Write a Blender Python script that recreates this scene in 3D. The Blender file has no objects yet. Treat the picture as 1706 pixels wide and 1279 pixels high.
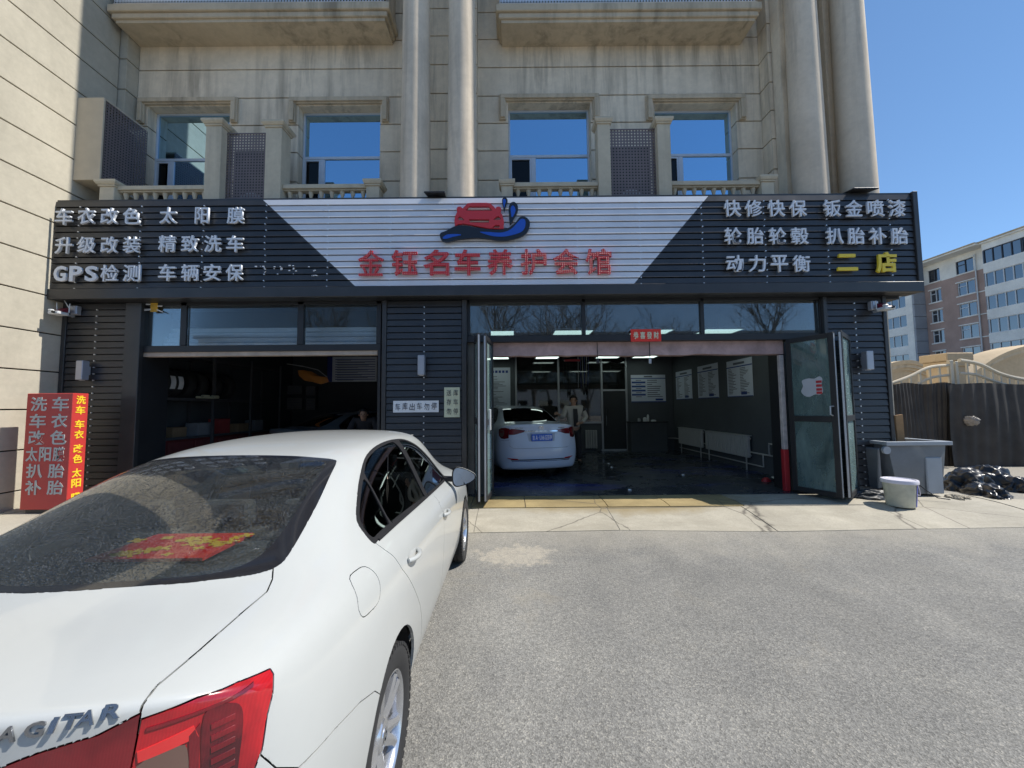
import bpy, bmesh, math, random
import numpy as np
from mathutils import Vector, Matrix
from mathutils.bvhtree import BVHTree
from mathutils.geometry import tessellate_polygon
random.seed(7)
R = math.radians
scene = bpy.context.scene
COL = scene.collection

# ---------------------------------------------------------------- camera
F0, HOR, CAMZ, ROLL = 640.0, 679.0, 1.64, R(0.5)
pitch = math.atan((HOR - 639.5) / F0)
_F = Vector((0, math.cos(pitch), math.sin(pitch)))
_U0 = Vector((0, -math.sin(pitch), math.cos(pitch)))
_R0 = Vector((1, 0, 0))
_Rv = _R0 * math.cos(ROLL) - _U0 * math.sin(ROLL)
_Uv = _R0 * math.sin(ROLL) + _U0 * math.cos(ROLL)
cd = bpy.data.cameras.new('camera')
cam = bpy.data.objects.new('camera', cd)
COL.objects.link(cam)
cd.sensor_width = 36.0
cd.lens = 36.0 * F0 / 1706.0
cd.clip_start = 0.05
cd.clip_end = 2000
cam.matrix_world = Matrix(((_Rv.x, _Uv.x, -_F.x, 0), (_Rv.y, _Uv.y, -_F.y, 0), (_Rv.z, _Uv.z, -_F.z, CAMZ), (0, 0, 0, 1)))
scene.camera = cam

# ---------------------------------------------------------------- sky, sun, exposure
SUN_EL, SUN_AZ = R(53), R(90.6)          # azimuth clockwise from +Y: the sun stands to the right, square to the facade's own plane
world = bpy.data.worlds.new('World')
scene.world = world
world.use_nodes = True
wn = world.node_tree
wn.nodes.clear()
sky = wn.nodes.new('ShaderNodeTexSky')
sky.sky_type = 'NISHITA'
sky.sun_disc = False
sky.sun_elevation = SUN_EL
sky.sun_rotation = SUN_AZ
sky.air_density = 0.72
sky.dust_density = 0.0
sky.ozone_density = 5.0
sky.altitude = 50
bg = wn.nodes.new('ShaderNodeBackground')
bg.inputs['Strength'].default_value = 0.15
wo = wn.nodes.new('ShaderNodeOutputWorld')
gm = wn.nodes.new('ShaderNodeGamma')
gm.inputs[1].default_value = 0.72
hs_ = wn.nodes.new('ShaderNodeHueSaturation')
hs_.inputs['Saturation'].default_value = 1.19
wn.links.new(sky.outputs[0], gm.inputs[0])
wn.links.new(gm.outputs[0], hs_.inputs['Color'])
wn.links.new(hs_.outputs[0], bg.inputs[0])
wn.links.new(bg.outputs[0], wo.inputs[0])
sd = bpy.data.lights.new('sun', 'SUN')
sd.energy = 3.3
sd.angle = R(0.5)
sd.color = (1.0, 0.95, 0.87)
sun = bpy.data.objects.new('sun', sd)
COL.objects.link(sun)
SUNV = Vector((math.cos(SUN_EL) * math.sin(SUN_AZ), math.cos(SUN_EL) * math.cos(SUN_AZ), math.sin(SUN_EL)))
sun.rotation_euler = SUNV.to_track_quat('Z', 'Y').to_euler()
vs = scene.view_settings
scene.display_settings.display_device = 'sRGB'
vs.view_transform = 'Standard'
vs.look = 'None'
vs.exposure = 0.85
vs.gamma = 1.0
vs.use_curve_mapping = False
scene.cycles.max_bounces = 8
scene.cycles.diffuse_bounces = 4
scene.cycles.glossy_bounces = 4
scene.cycles.transmission_bounces = 8
scene.cycles.transparent_max_bounces = 16
scene.cycles.sample_clamp_indirect = 6.0
scene.cycles.use_denoising = True

# ---------------------------------------------------------------- surveying: photo pixel + distance -> place
def at(px, py, Y):
    d = _F * F0 + _Rv * (px - 853.0) - _Uv * (py - 639.5)
    t = Y / d.y
    return Vector((d.x * t, Y, CAMZ + d.z * t))
def atX(px, py, X):
    d = _F * F0 + _Rv * (px - 853.0) - _Uv * (py - 639.5)
    t = X / d.x
    return Vector((X, d.y * t, CAMZ + d.z * t))

# ---------------------------------------------------------------- materials
MATS = {}
def _nodes(name):
    m = bpy.data.materials.new(name)
    m.use_nodes = True
    return m, m.node_tree, m.node_tree.nodes['Principled BSDF']
def N(nt, kind, **kw):
    n = nt.nodes.new(kind)
    for k, v in kw.items():
        if k in n.inputs:
            n.inputs[k].default_value = v
        else:
            setattr(n, k, v)
    return n
def ramp(nt, src, stops, out=0):
    r = nt.nodes.new('ShaderNodeValToRGB')
    el = r.color_ramp.elements
    while len(el) < len(stops):
        el.new(0.5)
    for e, (p, c) in zip(el, stops):
        e.position = p
        e.color = c if len(c) == 4 else (*c, 1)
    nt.links.new(src, r.inputs[0])
    return r.outputs[0]
def mixc(nt, a, b, fac, mode='MIX'):
    m = nt.nodes.new('ShaderNodeMix')
    m.data_type = 'RGBA'
    m.blend_type = mode
    for inp, v in ((m.inputs[0], fac), (m.inputs[6], a), (m.inputs[7], b)):
        if hasattr(v, 'links') or isinstance(v, bpy.types.NodeSocket):
            nt.links.new(v, inp)
        elif isinstance(v, (int, float)):
            inp.default_value = v
        else:
            inp.default_value = (*v, 1) if len(v) == 3 else v
    return m.outputs[2]
def coords(nt, scale=(1, 1, 1), loc=(0, 0, 0), rot=(0, 0, 0)):
    g = nt.nodes.new('ShaderNodeNewGeometry')
    mp = nt.nodes.new('ShaderNodeMapping')
    mp.inputs['Scale'].default_value = scale
    mp.inputs['Location'].default_value = loc
    mp.inputs['Rotation'].default_value = rot
    nt.links.new(g.outputs['Position'], mp.inputs[0])
    return mp.outputs[0]
def noise(nt, vec, scale=5, detail=4, rough=0.55, dist=0.0):
    n = N(nt, 'ShaderNodeTexNoise', Scale=scale, Detail=detail, Roughness=rough, Distortion=dist)
    nt.links.new(vec, n.inputs['Vector'])
    return n.outputs[0]
def bump(nt, b, h, strength=0.3, dist=0.01, prev=None):
    n = N(nt, 'ShaderNodeBump', Strength=strength, Distance=dist)
    nt.links.new(h, n.inputs['Height'])
    if prev is not None:
        nt.links.new(prev, n.inputs['Normal'])
    nt.links.new(n.outputs[0], b.inputs['Normal'])
    return n.outputs[0]
def mat(name, col, rough=0.6, metal=0.0, var=0.12, vs_=6.0, bs=0.0, bsc=120.0, coat=0.0, spec=0.5, dirt=0.0, emit=None, estr=0):
    """plain material: base colour, cloudy variation, optional fine relief and dirt"""
    if name in MATS:
        return MATS[name]
    m, nt, b = _nodes(name)
    b.inputs['Roughness'].default_value = rough
    b.inputs['Metallic'].default_value = metal
    b.inputs['Specular IOR Level'].default_value = spec
    b.inputs['Coat Weight'].default_value = coat
    b.inputs['Coat Roughness'].default_value = 0.04
    if var or dirt:
        v = coords(nt)
        f = noise(nt, v, vs_, 6, 0.6)
        lo = tuple(c * (1 - var) for c in col)
        hi = tuple(min(1, c * (1 + var)) for c in col)
        c = ramp(nt, f, [(0.3, lo), (0.7, hi)])
        if dirt:
            f2 = noise(nt, v, 2.3, 8, 0.7, 0.6)
            k = ramp(nt, f2, [(0.45, (0, 0, 0)), (0.75, (dirt,) * 3)])
            c = mixc(nt, c, tuple(x * 0.35 + 0.02 for x in col), k)
        nt.links.new(c, b.inputs['Base Color'])
        rr = N(nt, 'ShaderNodeMapRange')
        rr.inputs['To Min'].default_value = max(0.02, rough - 0.1)
        rr.inputs['To Max'].default_value = min(1, rough + 0.1)
        nt.links.new(f, rr.inputs[0])
        nt.links.new(rr.outputs[0], b.inputs['Roughness'])
    else:
        b.inputs['Base Color'].default_value = (*col, 1)
    if bs:
        bump(nt, b, noise(nt, coords(nt), bsc, 3), bs, 0.004)
    if emit:
        b.inputs['Emission Color'].default_value = (*emit, 1)
        b.inputs['Emission Strength'].default_value = estr
    MATS[name] = m
    return m

def stucco(name, col, stain=0.5):
    m, nt, b = _nodes(name)
    v = coords(nt)
    big = noise(nt, v, 0.55, 6, 0.6, 0.3)
    c = ramp(nt, big, [(0.3, tuple(x * 0.86 for x in col)), (0.7, tuple(min(1, x * 1.12) for x in col))])
    fine = noise(nt, v, 9, 8, 0.7)
    c = mixc(nt, c, ramp(nt, fine, [(0.25, (0.8,) * 3), (0.75, (1.12,) * 3)]), 0.6, 'MULTIPLY')
    # rain streaks: noise stretched downwards
    st = noise(nt, coords(nt, (2.6, 2.6, 0.22)), 1.6, 6, 0.62, 0.4)
    mask = noise(nt, coords(nt, (1, 1, 0.7), (3, 1, 5)), 0.5, 3)
    k1 = ramp(nt, st, [(0.46, (0,) * 3), (0.70, (1,) * 3)])
    k2 = ramp(nt, mask, [(0.36, (0,) * 3), (0.58, (stain,) * 3)])
    k = mixc(nt, k1, k2, 1.0, 'MULTIPLY')
    c = mixc(nt, c, tuple(x * 0.40 for x in col), k)
    nt.links.new(c, b.inputs['Base Color'])
    b.inputs['Roughness'].default_value = 0.88
    b.inputs['Specular IOR Level'].default_value = 0.25
    bump(nt, b, noise(nt, v, 160, 3), 0.25, 0.003)
    MATS[name] = m
    return m

def glass_mat(name, tint=(0.75, 0.85, 0.85), rough=0.0, refl=1.0, drops=0.0, dirt=0.0, ior=1.5, film=0.0, gcol=(1, 1, 1), dirt_sheen_col=(0.42, 0.45, 0.43)):
    """thin pane: sees through with a tint, mirrors by Fresnel; optional water beads"""
    m, nt, b = _nodes(name)
    nt.nodes.remove(b)
    out = nt.nodes['Material Output']
    tr = N(nt, 'ShaderNodeBsdfTransparent', Color=(*tint, 1))
    gl = N(nt, 'ShaderNodeBsdfGlossy', Roughness=rough, Color=(*gcol, 1))
    fr = N(nt, 'ShaderNodeFresnel', IOR=ior)
    ad = N(nt, 'ShaderNodeMath', operation='MULTIPLY_ADD', use_clamp=True)
    nt.links.new(fr.outputs[0], ad.inputs[0])
    ad.inputs[1].default_value = refl
    ad.inputs[2].default_value = film
    mx = N(nt, 'ShaderNodeMixShader')
    nt.links.new(ad.outputs[0], mx.inputs[0])
    nt.links.new(tr.outputs[0], mx.inputs[1])
    nt.links.new(gl.outputs[0], mx.inputs[2])
    res = mx.outputs[0]
    if drops:
        v = coords(nt)
        vo = N(nt, 'ShaderNodeTexVoronoi', Scale=150.0, Randomness=1.0)
        nt.links.new(v, vo.inputs['Vector'])
        h = ramp(nt, vo.outputs['Distance'], [(0.0, (1,) * 3), (0.30, (0.9,) * 3), (0.46, (0,) * 3)])
        h = mixc(nt, h, ramp(nt, noise(nt, v, 110, 2), [(0.44, (0,) * 3), (0.52, (1,) * 3)]), 1.0, 'MULTIPLY')
        bp = N(nt, 'ShaderNodeBump', Strength=1.0, Distance=0.0009)
        nt.links.new(h, bp.inputs['Height'])
        nt.links.new(bp.outputs[0], gl.inputs['Normal'])
        df = N(nt, 'ShaderNodeBsdfDiffuse', Color=(0.62, 0.66, 0.68, 1))
        m2 = N(nt, 'ShaderNodeMixShader')
        grain = ramp(nt, noise(nt, v, 190, 2, 0.9), [(0.49, (0.0,) * 3), (0.60, (drops,) * 3)])
        hz_ = ramp(nt, noise(nt, v, 5, 5, 0.7), [(0.3, (0.35,) * 3), (0.7, (1,) * 3)])
        nt.links.new(mixc(nt, grain, hz_, 1.0, 'MULTIPLY'), m2.inputs[0])
        nt.links.new(res, m2.inputs[1])
        nt.links.new(df.outputs[0], m2.inputs[2])
        res = m2.outputs[0]
    if dirt:
        df = N(nt, 'ShaderNodeBsdfDiffuse', Color=(*dirt_sheen_col, 1))
        m3 = N(nt, 'ShaderNodeMixShader')
        k = ramp(nt, noise(nt, coords(nt, (1, 1, 0.35)), 3.0, 8, 0.7, 0.5), [(0.3, (dirt * 0.3,) * 3), (0.75, (dirt,) * 3)])
        nt.links.new(k, m3.inputs[0])
        nt.links.new(res, m3.inputs[1])
        nt.links.new(df.outputs[0], m3.inputs[2])
        res = m3.outputs[0]
    nt.links.new(res, out.inputs[0])
    MATS[name] = m
    return m

# ---------------------------------------------------------------- objects
WM = {}
def tag(o, label=None, cat=None, group=None, kind=None):
    if label: o['label'] = label
    if cat: o['category'] = cat
    if group: o['group'] = group
    if kind: o['kind'] = kind
    return o
def thing(name, label, cat, loc=(0, 0, 0), rz=0.0, group=None, tilt=None):
    o = bpy.data.objects.new(name, None)
    COL.objects.link(o)
    mw = Matrix.Translation(Vector(loc)) @ Matrix.Rotation(rz, 4, 'Z')
    if tilt:
        mw = mw @ Matrix.Rotation(tilt, 4, 'X')
    o.matrix_world = mw
    o.empty_display_size = 0.2
    WM[o.name] = mw
    return tag(o, label, cat, group)
def link(name, me, parent=None, local=False, mw=None):
    """link a mesh; world coordinates unless local (then in the parent's frame)"""
    o = bpy.data.objects.new(name, me)
    COL.objects.link(o)
    m = mw or Matrix.Identity(4)
    if parent is not None:
        o.parent = parent
        pw = WM.get(parent.name, Matrix.Identity(4))
        if local:
            o.matrix_basis = m
            WM[o.name] = pw @ m
        else:
            o.matrix_parent_inverse = pw.inverted()
            o.matrix_basis = m
            WM[o.name] = m
    else:
        o.matrix_world = m
        WM[o.name] = m
    return o
def copy_tree(o, parent=None):
    c = o.copy()
    COL.objects.link(c)
    c.parent = parent
    for ch in [x for x in bpy.data.objects if x.parent == o]:
        copy_tree(ch, c)
    return c

class MB:
    def __init__(s):
        s.v, s.f, s.m = [], [], []
    def add(s, vs_, fs, m=0):
        n = len(s.v)
        s.v += [tuple(x) for x in vs_]
        s.f += [tuple(i + n for i in f) for f in fs]
        s.m += [m] * len(fs)
        return s
    def box(s, x0, x1, y0, y1, z0, z1, m=0):
        return s.add([(x0, y0, z0), (x1, y0, z0), (x1, y1, z0), (x0, y1, z0), (x0, y0, z1), (x1, y0, z1), (x1, y1, z1), (x0, y1, z1)],
                     [(0, 3, 2, 1), (4, 5, 6, 7), (0, 1, 5, 4), (1, 2, 6, 5), (2, 3, 7, 6), (3, 0, 4, 7)], m)
    def bar(s, p0, p1, w, h, up=(0, 0, 1), m=0):
        p0, p1 = Vector(p0), Vector(p1)
        d = (p1 - p0).normalized()
        a = d.cross(Vector(up))
        if a.length < 1e-4:
            a = Vector((1, 0, 0))
        a.normalize()
        b = a.cross(d).normalized()
        vs_ = [p + a * (i * w / 2) + b * (j * h / 2) for p in (p0, p1) for i, j in ((-1, -1), (1, -1), (1, 1), (-1, 1))]
        return s.add(vs_, [(0, 1, 2, 3), (4, 7, 6, 5), (0, 4, 5, 1), (1, 5, 6, 2), (2, 6, 7, 3), (3, 7, 4, 0)], m)
    def prism(s, pts, axis, a, b, m=0):
        """polygon (2D) extruded along an axis from a to b"""
        f = {'x': lambda p, t: (t, p[0], p[1]), 'y': lambda p, t: (p[0], t, p[1]), 'z': lambda p, t: (p[0], p[1], t)}[axis]
        n = len(pts)
        vs_ = [f(p, a) for p in pts] + [f(p, b) for p in pts]
        fs = [(i, (i + 1) % n, n + (i + 1) % n, n + i) for i in range(n)]
        if n <= 4:
            fs += [tuple(range(n)), tuple(reversed(range(n, 2 * n)))]
        else:
            t = tessellate_polygon([[Vector((p[0], p[1], 0)) for p in pts]])
            fs += [tuple(x) for x in t] + [tuple(i + n for i in reversed(x)) for x in t]
        return s.add(vs_, fs, m)
    def cyl(s, p0, p1, r0, r1=None, n=16, caps=True, m=0):
        r1 = r0 if r1 is None else r1
        p0, p1 = Vector(p0), Vector(p1)
        d = (p1 - p0).normalized()
        a = d.orthogonal().normalized()
        b = d.cross(a)
        vs_ = [p + (a * math.cos(2 * math.pi * i / n) + b * math.sin(2 * math.pi * i / n)) * r for p, r in ((p0, r0), (p1, r1)) for i in range(n)]
        fs = [(i, (i + 1) % n, n + (i + 1) % n, n + i) for i in range(n)]
        if caps:
            fs += [tuple(reversed(range(n))), tuple(range(n, 2 * n))]
        return s.add(vs_, fs, m)
    def tube(s, pts, r, n=8, m=0, r_end=None):
        pts = [Vector(p) for p in pts]
        rings = []
        a = None
        for i, p in enumerate(pts):
            d = (pts[min(i + 1, len(pts) - 1)] - pts[max(i - 1, 0)]).normalized()
            if a is None:
                a = d.orthogonal().normalized()
            else:
                a = (a - d * a.dot(d))
                a = a.normalized() if a.length > 1e-5 else d.orthogonal().normalized()
            b = d.cross(a)
            rr = r if r_end is None else r + (r_end - r) * i / (len(pts) - 1)
            rings.append([p + (a * math.cos(2 * math.pi * k / n) + b * math.sin(2 * math.pi * k / n)) * rr for k in range(n)])
        vs_ = [q for ring in rings for q in ring]
        fs = [(i * n + k, i * n + (k + 1) % n, (i + 1) * n + (k + 1) % n, (i + 1) * n + k) for i in range(len(pts) - 1) for k in range(n)]
        fs += [tuple(reversed(range(n))), tuple(range((len(pts) - 1) * n, len(pts) * n))]
        return s.add(vs_, fs, m)
    def lathe(s, prof, c=(0, 0, 0), n=24, axis='z', m=0, caps=True):
        """profile of (radius, height) spun about an axis"""
        vs_ = []
        for r, h in prof:
            for k in range(n):
                t = 2 * math.pi * k / n
                p = (r * math.cos(t), r * math.sin(t), h) if axis == 'z' else ((h, r * math.cos(t), r * math.sin(t)) if axis == 'x' else (r * math.cos(t), h, r * math.sin(t)))
                vs_.append((p[0] + c[0], p[1] + c[1], p[2] + c[2]))
        fs = [(i * n + k, i * n + (k + 1) % n, (i + 1) * n + (k + 1) % n, (i + 1) * n + k) for i in range(len(prof) - 1) for k in range(n)]
        if caps and prof[0][0] > 1e-4: fs.append(tuple(reversed(range(n))))
        if caps and prof[-1][0] > 1e-4: fs.append(tuple(range((len(prof) - 1) * n, len(prof) * n)))
        return s.add(vs_, fs, m)
    def xf(s, mtx, start=0):
        for i in range(start, len(s.v)):
            s.v[i] = tuple(mtx @ Vector(s.v[i]))
        return s
    def mesh(s, name, mats, smooth=False, bevel=0.0, seg=1, fix=True, angle=40):
        me = bpy.data.meshes.new(name)
        me.from_pydata(s.v, [], s.f)
        mats = mats if isinstance(mats, (list, tuple)) else [mats]
        for x in mats:
            me.materials.append(x)
        if any(s.m):
            me.polygons.foreach_set('material_index', s.m)
        bm = bmesh.new()
        bm.from_mesh(me)
        if fix:
            bmesh.ops.recalc_face_normals(bm, faces=bm.faces)
        if bevel:
            ed = [e for e in bm.edges if len(e.link_faces) == 2 and e.calc_face_angle(0) > 0.5]
            bmesh.ops.bevel(bm, geom=ed, offset=bevel, segments=seg, affect='EDGES', profile=0.6, clamp_overlap=True)
        if smooth:
            for f in bm.faces: f.smooth = True
            for e in bm.edges:
                if len(e.link_faces) == 2 and e.calc_face_angle(0) > R(angle):
                    e.smooth = False
        bm.to_mesh(me)
        bm.free()
        return me
    def build(s, name, mats, parent=None, local=False, **kw):
        return link(name, s.mesh(name, mats, **kw), parent, local)

FONTC = {}
def glyph_mesh(text, size, depth, matl, bold=0.018, spacing=1.0, shear=0.0, res=3, italic=False):
    """lettering as solid mesh: x right, z up, front face towards -Y, centred on its own box"""
    key = (text, size, depth, matl.name, bold, shear)
    if key in FONTC:
        return FONTC[key]
    cu = bpy.data.curves.new('lettering', 'FONT')
    cu.body = text
    cu.size = size
    cu.extrude = depth / 2
    cu.offset = bold * size
    cu.resolution_u = res
    cu.shear = shear
    cu.space_character = spacing
    cu.align_x = 'CENTER'
    cu.align_y = 'CENTER'
    ob = bpy.data.objects.new('lettering', cu)
    COL.objects.link(ob)
    dg = bpy.context.evaluated_depsgraph_get()
    me = bpy.data.meshes.new_from_object(ob.evaluated_get(dg))
    bpy.data.objects.remove(ob)
    bpy.data.curves.remove(cu)
    me.materials.clear()
    me.materials.append(matl)
    n = len(me.vertices)
    co = np.zeros(n * 3)
    me.vertices.foreach_get('co', co)
    co = co.reshape(-1, 3)
    if n:
        co[:, 0] -= (co[:, 0].min() + co[:, 0].max()) / 2
        co[:, 1] -= (co[:, 1].min() + co[:, 1].max()) / 2
    out = np.stack([co[:, 0], -co[:, 2], co[:, 1]], 1)
    me.vertices.foreach_set('co', out.ravel())
    me.update()
    me['w'] = float(co[:, 0].max() - co[:, 0].min()) if n else 0
    me['h'] = float(co[:, 1].max() - co[:, 1].min()) if n else 0
    FONTC[key] = me
    return me
def char_fit(text, w, h, depth, matl, bold=0.02):
    """glyph mesh plus the scale matrix that brings its box to w x h"""
    me = glyph_mesh(text, 1.0, depth, matl, bold)
    return me, Matrix.Diagonal((w / max(me['w'], 1e-3), 1, h / max(me['h'], 1e-3), 1))

# ================================================================ materials used all over
CREAM = (0.78, 0.67, 0.51)  # lighter than the wing's render; missing warm bounce light is put into this cream
M_stucco = stucco('cream_stucco', CREAM, 1.0)
M_stucco2 = stucco('side_wall_stucco', (0.50, 0.46, 0.37), 0.12)
M_column = stucco('column_render', (0.70, 0.60, 0.47), 0.6)  # brightened like the wall, with bounce light put into the colour
M_trim = stucco('moulding_render', (0.60, 0.50, 0.36), 0.8)
M_joint = mat('joint_dark', (0.022, 0.021, 0.02), 0.9)
M_perf = mat('perforated_metal', (0.19, 0.155, 0.15), 0.55, 0.2, 0.1, 4, dirt=0.3)
M_black = mat('black_aluminium', (0.030, 0.031, 0.034), 0.42, 0.3, 0.12, 3, dirt=0.15)
M_slat = mat('charcoal_slat', (0.056, 0.056, 0.058), 0.36, 0.35, 0.14, 2.5, dirt=0.25)
M_white = mat('white_slat', (0.74, 0.75, 0.78), 0.35, 0.1, 0.05, 2.0, dirt=0.08)
M_letter = mat('letter_white', (0.72, 0.75, 0.80), 0.45, 0, 0.03)
M_yellow = mat('letter_yellow', (0.80, 0.60, 0.04), 0.4, 0, 0.04)
M_red = mat('sign_red', (0.58, 0.035, 0.045), 0.4, 0, 0.05)
M_logo_black = mat('logo_black', (0.012, 0.014, 0.022), 0.3, 0, 0)
M_blue = mat('logo_blue', (0.015, 0.09, 0.50), 0.3, 0, 0)
M_screw = mat('screw_head', (0.75, 0.77, 0.8), 0.3, 0.5, 0)
M_frame = mat('window_frame_grey', (0.55, 0.60, 0.66), 0.4, 0.1, 0.05)
M_winglass = glass_mat('window_glass', (0.04, 0.05, 0.07), 0.0, 1.0, film=0.72, gcol=(0.48, 0.76, 1.0))
M_glass = glass_mat('shop_glass', (0.78, 0.84, 0.84), 0.02, 1.3, dirt=0.16, film=0.05)
M_transom = glass_mat('transom_glass', (0.62, 0.68, 0.70), 0.02, 1.2, dirt=0.10, film=0.06)
M_transom2 = glass_mat('transom_glass_clear', (0.85, 0.9, 0.92), 0.02, 0.6, dirt=0.05)
M_green = glass_mat('door_glass', (0.40, 0.60, 0.58), 0.03, 1.3, dirt=0.6, film=0.08, dirt_sheen_col=(0.27, 0.39, 0.38))  # dirt layer tinted teal: paints the mirrored sky into the frosted-looking panes
M_dark = mat('dark_interior', (0.035, 0.038, 0.042), 0.8, 0, 0.2, 1.5)
M_intwall = mat('interior_paint', (0.085, 0.095, 0.105), 0.7, 0, 0.12, 1.2, dirt=0.2)
M_lightgrey = mat('light_grey_metal', (0.42, 0.44, 0.46), 0.4, 0.4, 0.08)
M_paper = mat('white_paper', (0.72, 0.74, 0.76), 0.7, 0, 0.04)
M_yelpaper = mat('yellowed_paper', (0.62, 0.64, 0.46), 0.7, 0, 0.06)
M_ink = mat('ink', (0.03, 0.035, 0.06), 0.6, 0, 0)
M_rubber = mat('black_rubber', (0.022, 0.022, 0.023), 0.75, 0, 0.15, 30)
M_chrome = mat('chrome', (0.75, 0.77, 0.8), 0.08, 1.0, 0)

def red_led():
    m, nt, b = _nodes('red_led_face')
    v = coords(nt)
    vo = N(nt, 'ShaderNodeTexVoronoi', Scale=34.0, Randomness=0.0)
    nt.links.new(coords(nt, (1, 0, 1)), vo.inputs['Vector'])
    k = ramp(nt, vo.outputs['Distance'], [(0.14, (1,) * 3), (0.26, (0,) * 3)])
    c = mixc(nt, (0.60, 0.016, 0.026), (0.85, 0.40, 0.34), k)
    nt.links.new(c, b.inputs['Base Color'])
    b.inputs['Roughness'].default_value = 0.35
    bump(nt, b, k, 0.8, 0.006)
    return m
M_led = red_led()

# ================================================================ ground
def gz(Y):
    t = min(1, max(0, (Y - 4.2) / 1.8))
    return 0.2 * t * t * (3 - 2 * t)
def asphalt():
    m, nt, b = _nodes('asphalt')
    v = coords(nt)
    n1 = noise(nt, v, 120, 3, 0.8)
    n2 = noise(nt, v, 34, 5, 0.75)
    big = noise(nt, v, 0.45, 5, 0.62, 0.5)
    mid = noise(nt, v, 2.2, 6, 0.65, 0.2)
    c = ramp(nt, big, [(0.32, (0.205, 0.202, 0.192)), (0.68, (0.258, 0.254, 0.240))])
    c = mixc(nt, c, ramp(nt, mid, [(0.3, (0.88,) * 3), (0.72, (1.10, 1.09, 1.06))]), 1.0, 'MULTIPLY')
    vo = N(nt, 'ShaderNodeTexVoronoi', Scale=130.0)
    nt.links.new(v, vo.inputs['Vector'])
    sep = N(nt, 'ShaderNodeSeparateColor')
    nt.links.new(vo.outputs['Color'], sep.inputs[0])
    st = ramp(nt, sep.outputs[0], [(0.0, (0.64,) * 3), (0.5, (0.95,) * 3), (0.85, (1.16,) * 3), (1.0, (1.55, 1.5, 1.42))])
    c = mixc(nt, c, st, 0.85, 'MULTIPLY')
    c = mixc(nt, c, ramp(nt, n2, [(0.34, (0.55,) * 3), (0.50, (1.0,) * 3), (0.75, (1.2,) * 3)]), 0.7, 'MULTIPLY')
    # brownish sandy patches and dark oil marks
    sand = ramp(nt, noise(nt, coords(nt, loc=(7, 3, 0)), 0.8, 6, 0.7, 0.4), [(0.58, (0,) * 3), (0.76, (0.45,) * 3)])
    c = mixc(nt, c, (0.30, 0.265, 0.20), sand)
    oil = ramp(nt, noise(nt, coords(nt, loc=(1, 9, 0)), 2.6, 3, 0.5), [(0.70, (0,) * 3), (0.80, (0.5,) * 3)])
    c = mixc(nt, c, (0.05, 0.05, 0.05), oil)
    # fine cracks, tyre-polished bands, dust swept off the apron
    tr = ramp(nt, noise(nt, coords(nt, (1.4, 0.16, 1), (2, 8, 0)), 1.0, 4, 0.6, 0.5), [(0.40, (0.93,) * 3), (0.60, (1.04,) * 3)])
    c = mixc(nt, c, tr, 1.0, 'MULTIPLY')
    sp_ = ramp(nt, noise(nt, coords(nt, loc=(4, 4, 0)), 7, 2, 0.5), [(0.74, (0,) * 3), (0.78, (0.6,) * 3)])
    c = mixc(nt, c, (0.07, 0.065, 0.06), sp_)
    gy = nt.nodes.new('ShaderNodeNewGeometry')
    sx = nt.nodes.new('ShaderNodeSeparateXYZ')
    nt.links.new(gy.outputs['Position'], sx.inputs[0])
    yy = N(nt, 'ShaderNodeMath', operation='MULTIPLY_ADD')
    nt.links.new(noise(nt, coords(nt), 1.1, 7, 0.72), yy.inputs[0])
    yy.inputs[1].default_value = 1.6
    nt.links.new(sx.outputs['Y'], yy.inputs[2])
    dk = N(nt, 'ShaderNodeMapRange')
    dk.inputs['From Min'].default_value = 5.0
    dk.inputs['From Max'].default_value = 5.75
    dk.inputs['To Max'].default_value = 0.5
    nt.links.new(yy.outputs[0], dk.inputs[0])
    c = mixc(nt, c, (0.36, 0.33, 0.27), dk.outputs[0])
    # a worn pale cement patch by the front wheel
    g = nt.nodes.new('ShaderNodeNewGeometry')
    mp = N(nt, 'ShaderNodeMapping', vector_type='POINT')
    mp.inputs['Location'].default_value = (-0.02, -4.35, 0)
    nt.links.new(g.outputs['Position'], mp.inputs[0])
    mp2 = N(nt, 'ShaderNodeMapping')
    mp2.inputs['Scale'].default_value = (1.15, 1.9, 0)
    nt.links.new(mp.outputs[0], mp2.inputs[0])
    ln = N(nt, 'ShaderNodeVectorMath', operation='LENGTH')
    nt.links.new(mp2.outputs[0], ln.inputs[0])
    nz = noise(nt, v, 4.5, 8, 0.75)
    ad = N(nt, 'ShaderNodeMath', operation='MULTIPLY_ADD')
    nt.links.new(nz, ad.inputs[0])
    ad.inputs[1].default_value = 1.5
    nt.links.new(ln.outputs['Value'], ad.inputs[2])
    pk = ramp(nt, ad.outputs[0], [(0.0, (1,) * 3), (0.98, (0.9,) * 3), (1.0, (0.0,) * 3)])
    pk2 = N(nt, 'ShaderNodeMapRange')
    pk2.inputs['From Min'].default_value = 1.28
    pk2.inputs['From Max'].default_value = 1.16
    nt.links.new(ad.outputs[0], pk2.inputs[0])
    pkm = mixc(nt, pk2.outputs[0], ramp(nt, noise(nt, v, 13, 6, 0.8), [(0.35, (0.15,) * 3), (0.6, (0.8,) * 3)]), 1.0, 'MULTIPLY')
    c = mixc(nt, c, (0.42, 0.38, 0.31), pkm)
    nt.links.new(c, b.inputs['Base Color'])
    b.inputs['Roughness'].default_value = 0.9
    b.inputs['Specular IOR Level'].default_value = 0.3
    p = bump(nt, b, vo.outputs['Distance'], 0.5, 0.006)
    bump(nt, b, n2, 0.35, 0.012, p)
    return m
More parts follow.
